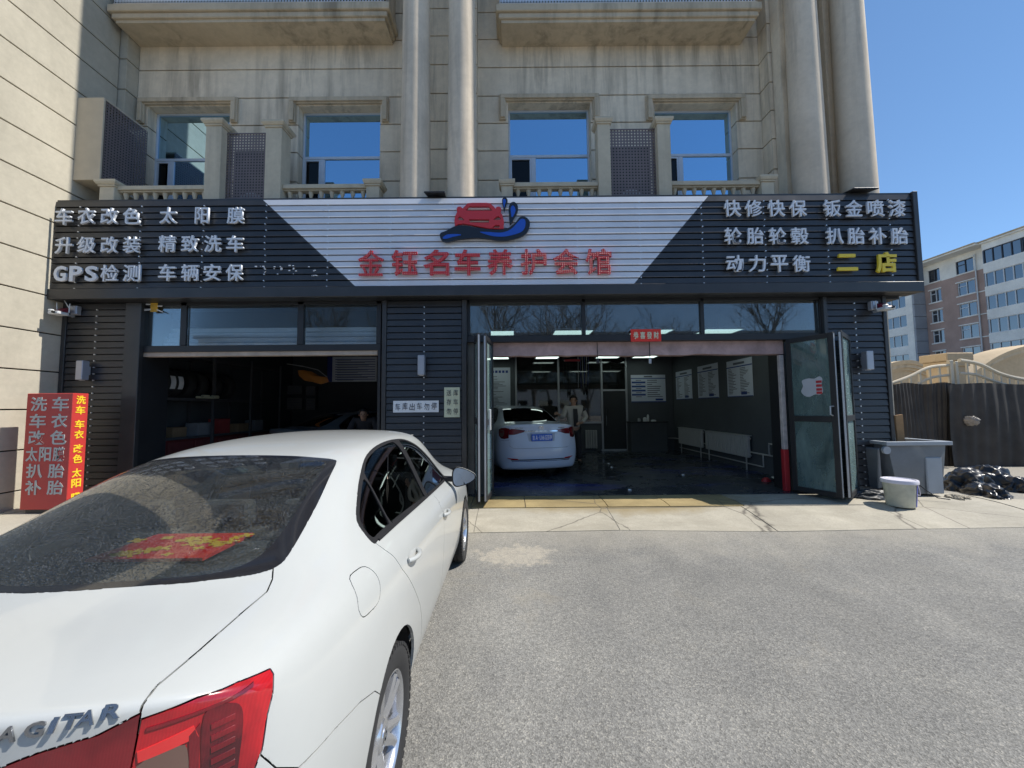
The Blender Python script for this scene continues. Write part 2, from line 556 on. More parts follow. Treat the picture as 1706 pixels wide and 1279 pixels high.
def concrete(name, col, stain, stain_amt=0.5, wet=0.0):
    m, nt, b = _nodes(name)
    v = coords(nt)
    c = ramp(nt, noise(nt, v, 1.3, 8, 0.68, 0.4), [(0.3, tuple(x * 0.78 for x in col)), (0.7, tuple(x * 1.12 for x in col))])
    c = mixc(nt, c, ramp(nt, noise(nt, v, 45, 5, 0.8), [(0.3, (0.72,) * 3), (0.7, (1.12,) * 3)]), 0.7, 'MULTIPLY')
    k = ramp(nt, noise(nt, coords(nt, (0.6, 1.6, 1), (2, 5, 0)), 1.8, 7, 0.7, 0.8), [(0.45, (0,) * 3), (0.72, (stain_amt,) * 3)])
    c = mixc(nt, c, stain, k)
    if name == 'apron_concrete':
        g = nt.nodes.new('ShaderNodeNewGeometry')
        m1 = N(nt, 'ShaderNodeMapping'); m1.inputs['Location'].default_value = (-1.5 * 0.42, -6.0 * 1.75, 0); m1.inputs['Scale'].default_value = (0.42, 1.75, 0)
        nt.links.new(g.outputs['Position'], m1.inputs[0])
        l1 = N(nt, 'ShaderNodeVectorMath', operation='LENGTH'); nt.links.new(m1.outputs[0], l1.inputs[0])
        a1 = N(nt, 'ShaderNodeMath', operation='MULTIPLY_ADD'); nt.links.new(noise(nt, v, 2.2, 7, 0.7), a1.inputs[0]); a1.inputs[1].default_value = 0.9; nt.links.new(l1.outputs['Value'], a1.inputs[2])
        r1 = N(nt, 'ShaderNodeMapRange'); r1.inputs['From Min'].default_value = 1.55; r1.inputs['From Max'].default_value = 1.15; r1.inputs['To Max'].default_value = 0.8
        nt.links.new(a1.outputs[0], r1.inputs[0])
        c = mixc(nt, c, (0.25, 0.19, 0.09), r1.outputs[0])
    # hairline cracks
    vo = N(nt, 'ShaderNodeTexVoronoi', feature='DISTANCE_TO_EDGE', Scale=0.75)
    wv = mixc(nt, v, noise(nt, v, 3, 5), 0.12)
    nt.links.new(wv, vo.inputs['Vector'])
    ck = ramp(nt, vo.outputs['Distance'], [(0.0, (0.8,) * 3), (0.007, (0,) * 3)])
    c = mixc(nt, c, (0.07, 0.06, 0.05), ck)
    nt.links.new(c, b.inputs['Base Color'])
    b.inputs['Roughness'].default_value = 0.85 - wet * 0.4
    bump(nt, b, noise(nt, v, 70, 5, 0.7), 0.35, 0.005)
    return m
M_asphalt = asphalt()
M_apron = concrete('apron_concrete', (0.42, 0.385, 0.31), (0.25, 0.225, 0.17), 0.55)
M_tile = concrete('stained_threshold', (0.36, 0.275, 0.13), (0.13, 0.095, 0.04), 0.65, 0.3)

def sheet(name, xs, ys, zf, m, kind='structure'):
    vs_ = [(x, y, zf(x, y)) for y in ys for x in xs]
    n = len(xs)
    fs = [(j * n + i, j * n + i + 1, (j + 1) * n + i + 1, (j + 1) * n + i) for j in range(len(ys) - 1) for i in range(n - 1)]
    me = bpy.data.meshes.new(name)
    me.from_pydata(vs_, [], fs)
    me.materials.append(m)
    for p in me.polygons: p.use_smooth = True
    o = link(name, me)
    return tag(o, kind=kind)
ys = [-150, -60, -20, -5, 0, 2, 3, 4] + [4.2 + 0.1 * i for i in range(19)] + [6.3, 8, 12, 20, 40, 80, 160, 400]
sheet('ground', [-200, -60, -20, -8, -4, 0, 4, 8, 14, 30, 80, 200], ys, lambda x, y: gz(y), M_asphalt)

def slab(poly, dz, m, name, parent, th=0.05):
    """a cast slab following the slope of the ground, cut to a convex outline"""
    bm = bmesh.new()
    x0, x1 = min(p[0] for p in poly), max(p[0] for p in poly)
    y0, y1 = min(p[1] for p in poly), max(p[1] for p in poly)
    nx, ny = max(1, int((x1 - x0) / 0.8)), max(2, int((y1 - y0) / 0.18))
    g = [[bm.verts.new((x0 + (x1 - x0) * i / nx, y0 + (y1 - y0) * j / ny, 0)) for i in range(nx + 1)] for j in range(ny + 1)]
    for j in range(ny):
        for i in range(nx):
            bm.faces.new((g[j][i], g[j][i + 1], g[j + 1][i + 1], g[j + 1][i]))
    n = len(poly)
    for i in range(n):
        a, c = Vector(poly[i]), Vector(poly[(i + 1) % n])
        d = c - a
        bmesh.ops.bisect_plane(bm, geom=bm.verts[:] + bm.edges[:] + bm.faces[:], plane_co=(a.x, a.y, 0), plane_no=(d.y, -d.x, 0), clear_outer=True)
    for v in bm.verts:
        v.co.z = gz(v.co.y) + dz
    ex = bmesh.ops.extrude_face_region(bm, geom=bm.faces[:])
    for v in [e for e in ex['geom'] if isinstance(e, bmesh.types.BMVert)]:
        v.co.z -= th
    bmesh.ops.recalc_face_normals(bm, faces=bm.faces)
    me = bpy.data.meshes.new(name)
    bm.to_mesh(me)
    bm.free()
    me.materials.append(m)
    return link(name, me, parent)
apron = thing('apron', None, None, (0, 5, 0))
apron['kind'] = 'structure'
ed = 4.93
xsj = [-7.4, -4.9, -2.4, -0.5, 1.35, 3.3, 5.2, 7.1]
for i in range(len(xsj) - 1):
    g_ = 0.006
    slab([(xsj[i] + g_, ed + 0.04 * math.sin(i * 2.1)), (xsj[i + 1] - g_, ed + 0.04 * math.sin(i * 2.1 + 2.1)), (xsj[i + 1] - g_, 5.66 if i < 6 else 6.28), (xsj[i] + g_, 5.66 if i < 6 else 6.28)],
         0.005 + 0.002 * (i % 2), M_apron, 'concrete_slab', apron)
slab([(7.11, ed + 0.03), (8.9, ed + 0.25), (7.11, 6.1)], 0.011, M_apron, 'concrete_slab', apron)
txs = [-2.05, -0.62, 0.18, 1.38, 2.28, 3.35]
for i in range(len(txs) - 1):
    slab([(txs[i] + 0.006, 5.672), (txs[i + 1] - 0.006, 5.672), (txs[i + 1] - 0.006, 6.30), (txs[i] + 0.006, 6.30)], 0.014, M_tile, 'threshold_tile', apron)
slab([(3.36, 5.672), (5.19, 5.672), (5.19, 6.30), (3.36, 6.30)], 0.012, M_apron, 'threshold_tile', apron)
slab([(-7.4, 5.672), (-2.06, 5.672), (-2.06, 6.30), (-7.4, 6.30)], 0.012, M_apron, 'threshold_tile', apron)

# ================================================================ side wing on the left
XW = -7.44
wing = thing('side_wing', 'sunlit cream rendered wing of the block with dark horizontal joints', 'building', (XW, 0, 0))
YE = 5.1
b_ = MB().box(-14, XW - 0.035, YE + 0.035, 17, -0.2, 22)
b_.build('core', M_joint, wing)
zr = [0.0] + [0.46 + 0.608 * i for i in range(34)]
for i in range(len(zr) - 1):
    z0, z1 = zr[i] + 0.010, zr[i + 1] - 0.010
    MB().box(-13.9, XW, YE, YE + 0.03, z0, z1).build('end_panel', M_stucco2, wing)
    MB().box(XW - 0.04, XW, YE + 0.0305, 6.93, z0, z1).build('wall_panel', M_stucco2, wing, bevel=0.004)
    if z1 > 4.4 and z0 < 12:
        MB().box(XW - 0.04, XW + 0.13, 6.945, 7.20, z0, z1).build('corner_panel', M_stucco2, wing, bevel=0.004)
# perforated air-conditioner cage on the wing
def perf(o, eu, ev, en, nu, nv, pitch, r, th=0.004):
    """sheet with round holes spanned by eu, ev from o"""
    o, eu, ev, en = Vector(o), Vector(eu), Vector(ev), Vector(en)
    vs_, fs = [], []
    for j in range(nv):
        for i in range(nu):
            c = o + eu * (i + 0.5) * pitch + ev * (j + 0.5) * pitch
            n0 = len(vs_)
            for k in range(8):
                t = math.pi / 4 * k
                s_ = 1 / max(abs(math.cos(t)), abs(math.sin(t)))
                vs_.append(c + (eu * math.cos(t) + ev * math.sin(t)) * s_ * pitch / 2)
            for k in range(8):
                t = math.pi / 4 * k
                vs_.append(c + (eu * math.cos(t) + ev * math.sin(t)) * r)
            for k in range(8):
                k2 = (k + 1) % 8
                fs.append((n0 + k, n0 + k2, n0 + 8 + k2, n0 + 8 + k))
    m = MB()
    m.add(vs_, fs)
    return m
ac = thing('air_conditioner_cage', 'cream metal box with dark perforated side bolted high on the side wing', 'cage', (XW, 6.7, 6.0))
zt, zb = atX(97, 131, XW).z, atX(97, 279, XW).z
ya, yb, xo = 6.3, 7.05, -6.98
zt, zb = 7.04, 5.57
M_cagecream = mat('cage_cream_paint', (0.52, 0.45, 0.34), 0.5, 0, 0.06, dirt=0.1)
MB().box(XW, xo, ya, ya + 0.03, zb, zt).build('end_panel', M_cagecream, ac, bevel=0.004)
MB().box(XW, xo, ya + 0.031, yb, zt - 0.03, zt).build('top_panel', M_cagecream, ac)
MB().box(XW, xo, ya + 0.031, yb, zb, zb + 0.03).build('bottom_panel', M_cagecream, ac)
nu, nv = 15, 28
pt_ = (zt - zb - 0.06) / nv
perf((xo, ya + 0.035, zb + 0.03), (0, 1, 0), (0, 0, 1), (1, 0, 0), nu, nv, pt_, pt_ * 0.27).build('perforated_panel', M_perf, ac, fix=False)
MB().box(XW + 0.05, xo - 0.12, ya + 0.1, yb - 0.1, zb + 0.1, zt - 0.2).build('condenser', M_dark, ac)

# ================================================================ the block above the shop
main = thing('apartment_building', 'weathered cream block above the shop with columns, windows and balconies', 'building', (0, 7.2, 0))
YW = 7.18
XR = 6.52
MB().box(-7.4, XR, YW + 0.26, 17, 4.2, 20).build('core', M_joint, main)
zj = [4.30, 4.87, 5.45, 6.04, 6.63, 7.19, 7.75, 8.34, 8.93, 9.5, 10.1, 10.7, 11.3, 11.9, 12.5, 13.1, 13.7, 14.3, 14.9, 15.5, 16.1, 16.7, 17.3, 17.9, 18.5, 19.1, 19.7]
wins = []
for a, c, ty, ml, tr in ((244, 381, 192, 285, 266), (496, 633, 191, 537, 263), (847, 985, 186, 889, 260), (1092, 1229, 187, 1135, 258)):
    p0, p1 = at(a, 240, YW), at(c, 240, YW)
    wins.append((p0.x, p1.x, 4.95, at((a + c) / 2, ty - 15, YW).z, at(ml, 290, 7.36).x, at((a + c) / 2, tr, 7.36).z))
def wall_row(x0, x1, z0, z1, y, th=0.26, name='wall_panel', m=None, holes=wins):
    cuts = [w for w in holes if w[0] < x1 and w[1] > x0 and w[2] < z1 and w[3] > z0]
    x = x0
    for w in cuts + [None]:
        MB().box(x, w[0] if w else x1, y, y + th, z0, z1).build(name, m or M_stucco, main)
        if w and w[3] < z1: MB().box(w[0], w[1], y, y + th, w[3], z1).build(name, m or M_stucco, main)
        if w: x = w[1]
xa0, xa1 = -2.02, -0.62
xc0 = 4.92
for i in range(len(zj) - 1):
    z0, z1 = zj[i] + 0.012, zj[i + 1] - 0.012
    wall_row(-7.30, xa0, z0, z1, YW)
    wall_row(xa0 + 0.005, xa1 - 0.005, z0 - 0.04, z1 - 0.04, YW - 0.12, 0.3, 'pilaster_panel', holes=[])
    wall_row(xa1, xc0, z0, z1, YW)
    wall_row(xc0 + 0.005, XR, z0 + 0.01, z1 + 0.01, YW - 0.26, 0.45, 'pilaster_panel', holes=[])
MB().box(-7.44, XR, YW + 0.30, YW + 0.34, 4.2, 20).build('joint_backing', M_joint, main)
# right flank of the block
for i in range(len(zj) - 1):
    MB().box(XR - 0.05, XR + 0.02, YW + 0.20, 17, zj[i] + 0.009, zj[i + 1] - 0.009).build('flank_panel', M_stucco, main)
for k, (x0, x1, z0, z1, xm, zt_) in enumerate(wins):
    y = 7.36
    mb = MB()
    t = 0.055
    mb.box(x0, x0 + 0.035, y, y + 0.06, z0, z1).box(x1 - 0.035, x1, y, y + 0.06, z0, z1)
    mb.box(x0 + 0.035, x1 - 0.035, y, y + 0.06, z1 - 0.035, z1)
    mb.box(x0 + 0.035, x1 - 0.035, y - 0.004, y + 0.064, zt_ - t / 2, zt_ + t / 2)
    mb.box(xm - 0.045, xm + 0.045, y, y + 0.06, z0, zt_ - t / 2)
    fr = mb.build('window', M_frame, main, bevel=0.004)
    MB().box(x0 + 0.035, x1 - 0.035, y + 0.028, y + 0.034, zt_ + t / 2, z1 - 0.035).build('pane', M_winglass, fr)
    MB().box(x0 + 0.035, xm - 0.045, y + 0.036, y + 0.042, z0, zt_ - t / 2).build('pane', glass_mat('vent_glass', (0.05, 0.05, 0.05), 0, 0.6) if 'vent_glass' not in MATS else MATS['vent_glass'], fr)
    MB().box(xm + 0.045, x1 - 0.035, y + 0.020, y + 0.026, z0, zt_ - t / 2).build('pane', M_winglass, fr)
    # sash frame round the opening casement
    mb = MB()
    a, c = x0 + 0.036, xm - 0.046
    mb.box(a, a + 0.03, y + 0.005, y + 0.032, z0, zt_ - t / 2 - 0.002).box(c - 0.03, c, y + 0.005, y + 0.032, z0, zt_ - t / 2 - 0.002).box(a + 0.03, c - 0.03, y + 0.005, y + 0.032, zt_ - t / 2 - 0.032, zt_ - t / 2 - 0.002)
    mb.build('sash', M_frame, fr)
    MB().box(x0 - 0.1, x1 + 0.1, y + 0.08, y + 0.09, z0, z1 + 0.1).build('room_gloom_sheet', M_dark, fr)  # flat dark sheet painted as the gloom of the room behind
    # hood moulding
    mb = MB()
    for w, d, zz in ((0.13, 0.05, 0.0), (0.085, 0.085, 0.02)):
        X0, X1 = x0 - 0.17 + (0.13 - w) / 2, x1 + 0.17 - (0.13 - w) / 2
        ZT = z1 + 0.15 - (0.13 - w) / 2
        lg = z1 - 0.36 + zz
        mb.box(X0, X0 + w, YW - d, YW - 0.002, lg, ZT - w).box(X1 - w, X1, YW - d, YW - 0.002, lg, ZT - w).box(X0, X1, YW - d, YW - 0.002, ZT - w, ZT)
    mb.build('window_hood', M_trim, main, bevel=0.006)
# columns
for px, yc in ((692, 6.42), (770, 6.42), (1350.5, 6.42), (1430, 6.42)):
    c = at(px, 318, yc)
    mb = MB()
    prof = [(0.0, 4.3), (0.262, 4.3), (0.262, 5.0)] + [(0.262 - 0.010 * i, 5.0 + 1.3 * i) for i in range(1, 6)] + [(0.21, 20), (0, 20)]
    mb.lathe([(r, h) for r, h in prof], (c.x, yc, 0), 36)
    mb.build('column', M_column, main, smooth=True)
    MB().box(c.x - 0.2, c.x + 0.2, yc + 0.26, YW - 0.28, 4.3, 19.9).build('column_tie', M_stucco, main) if px > 1300 else None
# upper balconies
def balcony(pxl, pxr, y0=6.62):
    zs = at((pxl + pxr) / 2, 29, y0).z
    x0, x1 = at(pxl, 35, y0).x, at(pxr, 35, y0).x
    mb = MB()
    # sloping soffit
    mb.add([(x0 + 0.10, y0 + 0.08, zs), (x1 - 0.10, y0 + 0.08, zs), (x1 - 0.10, YW - 0.002, zs), (x0 + 0.10, YW - 0.002, zs),
            (x0 + 0.10, y0 + 0.08, zs + 0.12), (x1 - 0.10, y0 + 0.08, zs + 0.12), (x1 - 0.10, YW - 0.002, zs + 0.12), (x0 + 0.10, YW - 0.002, zs + 0.12)],
           [(0, 3, 2, 1), (4, 5, 6, 7), (0, 1, 5, 4), (1, 2, 6, 5), (2, 3, 7, 6), (3, 0, 4, 7)])
    o = mb.build('balcony', M_trim, main)
    m2 = MB()
    m2.box(x0 + 0.05, x1 - 0.05, y0 + 0.04, YW - 0.004, zs + 0.06, zs + 0.16)
    m2.box(x0, x1, y0, YW - 0.006, zs + 0.161, zs + 0.30)
    m2.build('edge_moulding', M_trim, o, bevel=0.012)
    m3 = MB()
    m3.box(x0 + 0.06, x1 - 0.06, y0 + 0.05, y0 + 0.17, zs + 0.301, zs + 0.36)
    m3.box(x0 + 0.06, x0 + 0.18, y0 + 0.171, YW - 0.004, zs + 0.301, zs + 1.3)
    m3.box(x1 - 0.18, x1 - 0.06, y0 + 0.171, YW - 0.004, zs + 0.301, zs + 1.3)
    m3.build('parapet', M_column, o)
    nx = int((x1 - x0 - 0.14) / 0.055)
    perf((x0 + 0.07, y0 + 0.06, zs + 0.361), (1, 0, 0), (0, 0, 1), (0, -1, 0), nx, 16, 0.055, 0.017).build('perforated_panel', M_frame, o, fix=False)
    MB().box(x0 + 0.1, x1 - 0.1, y0 + 0.10, y0 + 0.12, zs + 0.37, zs + 1.2).build('panel_backing', M_joint, o)
balcony(176, 648)
balcony(826, 1272)
for z in (12.0, 15.4):
    for a, c in ((176, 648), (826, 1272)):
        x0, x1 = at(a, 35, 6.62).x, at(c, 35, 6.62).x
        o = MB().box(x0, x1, 6.62, YW - 0.004, z, z + 1.25).build('balcony', M_trim, main)
# terrace balustrade on top of the sign
YB = 6.46
M_balus = stucco('balustrade_render', (0.60, 0.53, 0.40), 0.3)
terr = thing('terrace_balustrade', 'cream balustrade with capped posts and perforated screens above the sign', 'balustrade', (0, YB, 4.7))
MB().box(-7.28, XR, 6.26, YW - 0.13, 4.32, 4.66).build('terrace_slab', M_stucco, terr)
def post(px0, px1, pyt, tall):
    p0, p1 = at(px0, pyt, YB - 0.1), at(px1, pyt, YB - 0.1)
    xc_, w = (p0.x + p1.x) / 2, (p1.x - p0.x)
    zt = p0.z
    h = w / 2
    b = h * 0.70
    mb = MB()
    mb.box(xc_ - b, xc_ + b, YB - b, YB + b, 4.66, zt - 0.13)
    mb.box(xc_ - b - 0.02, xc_ + b + 0.02, YB - b - 0.02, YB + b + 0.02, zt - 0.13, zt - 0.10)
    o = MB().box(0, 0, 0, 0, 0, 0) if False else mb.build('post', M_balus, terr, bevel=0.006)
    MB().add([(xc_ + sx * d, YB + sy * d, z) for d, z in ((b + 0.03, zt - 0.099), (h, zt - 0.06), (h, zt - 0.025), (h * 0.55, zt)) for sx, sy in ((-1, -1), (1, -1), (1, 1), (-1, 1))],
             [(3, 2, 1, 0)] + [(4 * r + i, 4 * r + (i + 1) % 4, 4 * r + 4 + (i + 1) % 4, 4 * r + 4 + i) for r in range(3) for i in range(4)] + [(12, 13, 14, 15)]).build('cap', M_balus, o, bevel=0.004)
    return xc_, b
posts = {}
for nm, a, c, t_ in (('a', 164, 199, 300), ('b', 341, 378, 200), ('c', 440, 478, 203), ('d', 606, 637, 298), ('e', 831, 858, 297), ('f', 990, 1020, 195), ('g', 1089, 1120, 195), ('h', 1263, 1293, 291)):
    posts[nm] = post(a, c, t_, False)
balus_me = None
def rail(a, c, side=None):
    x0, x1 = posts[a][0] + posts[a][1], posts[c][0] - posts[c][1]
    zt = at(853, 308, YB).z
    MB().box(x0, x1, YB - 0.085, YB + 0.085, zt - 0.075, zt).box(x0, x1, YB - 0.055, YB + 0.055, zt - 0.10, zt - 0.076).build('rail', M_balus, terr, bevel=0.006)
    global balus_me
    if balus_me is None:
        mb = MB()
        hh = zt - 0.10 - 4.66
        mb.lathe([(0.045, 0), (0.045, 0.04), (0.022, 0.07), (0.040, hh * 0.35), (0.030, hh * 0.6), (0.020, hh * 0.85), (0.040, hh - 0.03), (0.040, hh)], (0, 0, 0), 10)
        balus_me = mb.mesh('baluster', M_balus, smooth=True)
    n = int((x1 - x0) / 0.165)
    for i in range(n):
        link('baluster', balus_me, terr, mw=Matrix.Translation((x0 + (i + 0.5) * (x1 - x0) / n, YB, 4.66)))
rail('a', 'b'); rail('c', 'd'); rail('e', 'f'); rail('g', 'h')
for nm in ('b', 'c', 'f', 'g'):
    x, b = posts[nm]
    MB().box(x - 0.05, x + 0.05, YB + b + 0.003, YW - 0.14, 5.42, 5.50).build('side_rail', M_balus, terr)
    for k in range(3):
        MB().box(x - 0.025, x + 0.025, YB + b + 0.08 + k * 0.15, YB + b + 0.13 + k * 0.15, 4.66, 5.42).build('side_baluster', M_balus, terr)
for a, c, py in (('b', 'c', 222), ('f', 'g', 215)):
    x0, x1 = posts[a][0] + posts[a][1], posts[c][0] - posts[c][1]
    zt = at((a == 'b') and 400 or 1055, py, YB).z
    n = 15
    p_ = (x1 - x0) / n
    nv = int((zt - 4.66) / p_)
    perf((x0, YB, zt - nv * p_), (1, 0, 0), (0, 0, 1), (0, -1, 0), n, nv, p_, p_ * 0.27).build('perforated_panel', M_perf, terr, fix=False)
    MB().box(x0, x1, YB - 0.012, YB - 0.003, zt - 0.02, zt).build('panel_edge', M_perf, terr)
    u = thing('air_conditioner', 'dark outdoor unit behind the %s perforated screen' % ('left-hand' if a == 'b' else 'right-hand'), 'air conditioner', ((x0 + x1) / 2, YB + 0.2, 4.66), group='air conditioners behind the screens')
    MB().box(x0 + 0.05, x1 - 0.05, YB + 0.10, YB + 0.40, 4.68, zt - 0.25).build('housing', M_dark, u, bevel=0.01)
    MB().lathe([(0.26, -0.01), (0.26, 0.0), (0.22, 0.0), (0.0, 0.01)], ((x0 + x1) / 2, YB + 0.09, 5.2), 20, 'y').build('fan_guard', M_lightgrey, u)

# ================================================================ shop sign
YS = 6.08
sign = thing('shop_sign', 'long black and white slatted fascia sign with white, yellow and red Chinese lettering', 'sign', (0, YS, 3.5))
zT, zB = at(853, 328, YS).z, at(853, 474.5, YS).z
xL, xRr = at(73, 400, YS).x, at(1529, 400, YS).x
zBot = at(853, 490, YS).z - 0.02
MB().box(xL, xRr, YS + 0.075, YS + 0.14, zBot, zT).build('back_panel', M_black, sign)
MB().box(xL, xRr, YS + 0.141, 6.33, zBot + 0.0, zBot + 0.04).build('underside', M_black, sign)
MB().box(xL - 0.02, xRr + 0.02, YS - 0.03, YS + 0.07, zBot, zB - 0.006).build('bottom_rail', M_slat, sign, bevel=0.006)
wt0, wt1 = at(437, 328, YS).x, at(1181, 325, YS).x
wb0, wb1 = at(592, 472, YS).x, at(1056, 472, YS).x
MB().box(xL - 0.03, xL + 0.05, YS - 0.025, YS + 0.14, zB - 0.005, zT + 0.03).build('end_rail', M_slat, sign, bevel=0.006)
MB().box(xRr - 0.05, xRr + 0.03, YS - 0.025, YS + 0.30, zB - 0.005, zT + 0.03).build('end_rail', M_slat, sign, bevel=0.006)
MB().box(xL + 0.051, xRr - 0.051, YS + 0.03, YS + 0.30, zT + 0.004, zT + 0.03).build('top_rail', M_slat, sign)
ns = 14
pit = (zT - zB) / ns
def wx(z):
    t = (zT - z) / (zT - zB)
    return wt0 + (wb0 - wt0) * t, wt1 + (wb1 - wt1) * t
for i in range(ns):
    z0, z1 = zB + i * pit + 0.006, zB + (i + 1) * pit - 0.012
    if i == ns - 1: z1 += 0.006
    a0, b0 = wx(z0); a1, b1 = wx(z1)
    mb = MB()
    jog = random.uniform(-0.0015, 0.0015)
    L, Rr = xL + 0.055, xRr - 0.055
    for pts, m_ in (([(L, z0), (a0, z0), (a1, z1), (L, z1)], 0), ([(a0, z0), (b0, z0), (b1, z1), (a1, z1)], 1), ([(b0, z0), (Rr, z0), (Rr, z1), (b1, z1)], 0)):
        # board leaning very slightly back towards its top edge, with a returned lip
        yl, yh = YS + jog, YS + 0.012 + jog
        v_ = [(pts[0][0], yl, pts[0][1]), (pts[1][0], yl, pts[1][1]), (pts[2][0], yh, pts[2][1]), (pts[3][0], yh, pts[3][1]),
              (pts[0][0], YS + 0.055, pts[0][1]), (pts[1][0], YS + 0.055, pts[1][1]), (pts[2][0], YS + 0.055, pts[2][1]), (pts[3][0], YS + 0.055, pts[3][1])]
        mb.add(v_, [(0, 1, 2, 3), (7, 6, 5, 4), (0, 4, 5, 1), (3, 2, 6, 7), (0, 3, 7, 4), (1, 5, 6, 2)], m_)
    mb.build('slat', [M_slat, M_white], sign)
mb = MB()
for i in range(ns):
    for k in range(14):
        x = xL + 0.55 + k * 1.015 + random.uniform(-.01, .01)
        z = zB + i * pit + 0.002
        mb.cyl((x, YS - 0.004, z), (x, YS + 0.02, z), 0.010, n=8)
tag(mb.build('screws', M_screw, sign), kind='stuff')
mb = MB()
for cx_, cy_ in ((433, 450), (461, 449), (488, 451), (521, 451)):
    for k in range(7):
        p = at(cx_ + random.uniform(-9, 9), cy_ + random.uniform(-9, 9), YS - 0.002)
        s_ = random.uniform(0.006, 0.018)
        mb.box(p.x - s_, p.x + s_, YS - 0.006, YS - 0.001, p.z - s_ * 0.6, p.z + s_ * 0.6)
tag(mb.build('glue_traces', M_letter, sign), kind='stuff')
YL = YS - 0.045
def put_char(ch, px, py, w, h, m_, parent=sign, Y=YL, depth=0.032, bold=0.010, name='letter'):
    me, S = char_fit(ch, w, h, depth, m_, bold)
    p = at(px, py, Y)
    return link(name, me, parent, mw=Matrix.Translation(p) @ S)
CW = 0.272
for row, py in (('车衣改色', 360), ('升级改装', 408)):
    for ch, px in zip(row, (107, 145, 183, 220)):
        put_char(ch, px, py + (0 if px > 120 else 1), CW, CW, M_letter)
for ch, px in zip('太阳膜', (281, 337, 393)): put_char(ch, px, 359, CW * (0.8 if ch == '阳' else 1), CW, M_letter)
for ch, px in zip('精致洗车', (279, 317, 355, 392)): put_char(ch, px, 406, CW, CW, M_letter)
for ch, px in zip('GPS', (101, 127, 153)): put_char(ch, px, 456, 0.195, CW * 0.92, M_letter, bold=0.03)
for ch, px in zip('检测', (183, 220)): put_char(ch, px, 455, CW, CW, M_letter)
for ch, px in zip('车辆安保', (279, 317, 354, 391)): put_char(ch, px, 454, CW, CW, M_letter)
for ch, px in zip('快修快保钣金喷漆', (1220, 1255, 1293, 1329, 1386, 1422, 1458, 1494)): put_char(ch, px, 347, CW, CW, M_letter)
for ch, px in zip('轮胎轮毂扒胎补胎', (1221, 1258, 1295, 1332, 1390, 1426, 1462, 1498)): put_char(ch, px, 393, CW, CW, M_letter)
for ch, px in zip('动力平衡', (1224, 1261, 1298, 1335)): put_char(ch, px, 439, CW, CW, M_letter)
put_char('二', 1411, 437, 0.32, 0.27, M_yellow, bold=0.03)
put_char('店', 1476, 437, 0.33, 0.34, M_yellow, bold=0.035)
for ch, px in zip('金钰名车养护会馆', (618, 674, 727, 779, 833, 889, 943, 997)):
    put_char(ch, px, 438 - (px - 618) * 0.006, 0.415, 0.42, M_led, bold=0.006 if ch == '金' else 0.016, depth=0.035)
# car-and-wave emblem (outline read off the photo, set proud of the slats)
def shape(pts, y0, y1, m_, name, holes=(), parent=sign):
    """flat cut-out board with holes; pts in photo pixels on the sign"""
    def P(p): 
        q = at(720 + p[0] * 180 / 1706, 325 + p[1] * 180 / 1706, YS)
        return (q.x, q.z)
    loops = [[P(p) for p in pts]] + [[P(p) for p in h] for h in holes]
    flat = [q for l in loops for q in l]
    tris = tessellate_polygon([[Vector((q[0], q[1], 0)) for q in l] for l in loops])
    n = len(flat)
    vs_ = [(q[0], y0, q[1]) for q in flat] + [(q[0], y1, q[1]) for q in flat]
    fs = [tuple(t) for t in tris] + [tuple(i + n for i in reversed(t)) for t in tris]
    o = 0
    for l in loops:
        k = len(l)
        fs += [(o + i, o + (i + 1) % k, n + o + (i + 1) % k, n + o + i) for i in range(k)]
        o += k
    return MB().add(vs_, fs).build(name, m_, parent)
def smooth_loop(pts, n=6):
    out = []
    k = len(pts)
    for i in range(k):
        p0, p1, p2, p3 = (Vector((*pts[(i + d) % k],)) for d in (-1, 0, 1, 2))
        for j in range(n):
            t = j / n
            out.append(tuple(0.5 * ((2 * p1) + (p2 - p0) * t + (2 * p0 - 5 * p1 + 4 * p2 - p3) * t * t + (3 * p1 - p0 - 3 * p2 + p3) * t ** 3)))
    return out
carpts = [(370, 520), (362, 440), (372, 370), (405, 300), (395, 250), (415, 220), (455, 215), (490, 245), (520, 215), (570, 165), (640, 158), (860, 158), (920, 165), (975, 215), (1005, 250), (1020, 222), (1060, 215), (1090, 235), (1092, 285), (1075, 300), (1110, 350), (1135, 440), (1130, 560), (900, 555), (620, 500), (500, 480), (420, 490)]
shape(carpts, YS - 0.075, YS - 0.03, M_red, 'car_emblem',
      holes=[[(530, 278), (590, 212), (890, 212), (965, 278)], [(415, 410), (425, 375), (460, 370), (525, 428), (440, 430)], [(585, 415), (905, 415), (900, 465), (610, 465)],
             [(965, 425), (1010, 375), (1050, 365), (1085, 395), (1080, 425)], [(945, 545), (1000, 505), (1065, 505), (1065, 548)]])
wave = smooth_loop([(140, 630), (230, 590), (380, 515), (520, 510), (720, 540), (900, 565), (1100, 570), (1230, 530), (1330, 440), (1385, 375), (1470, 375), (1535, 440), (1530, 540), (1480, 630), (1380, 690), (1200, 735), (1040, 740), (880, 715), (720, 700), (560, 710), (400, 730), (260, 765), (180, 750), (140, 700)])
shape(wave, YS - 0.065, YS - 0.03, M_logo_black, 'wave_emblem')
shape(smooth_loop([(760, 610), (900, 612), (1100, 620), (1240, 570), (1340, 470), (1400, 410), (1460, 420), (1470, 500), (1430, 590), (1330, 640), (1160, 680), (1000, 680), (860, 650)]), YS - 0.072, YS - 0.064, M_blue, 'wave_highlight')
shape(smooth_loop([(185, 690), (260, 650), (420, 645), (460, 660), (330, 690), (240, 715), (190, 715)]), YS - 0.072, YS - 0.064, M_blue, 'wave_highlight')
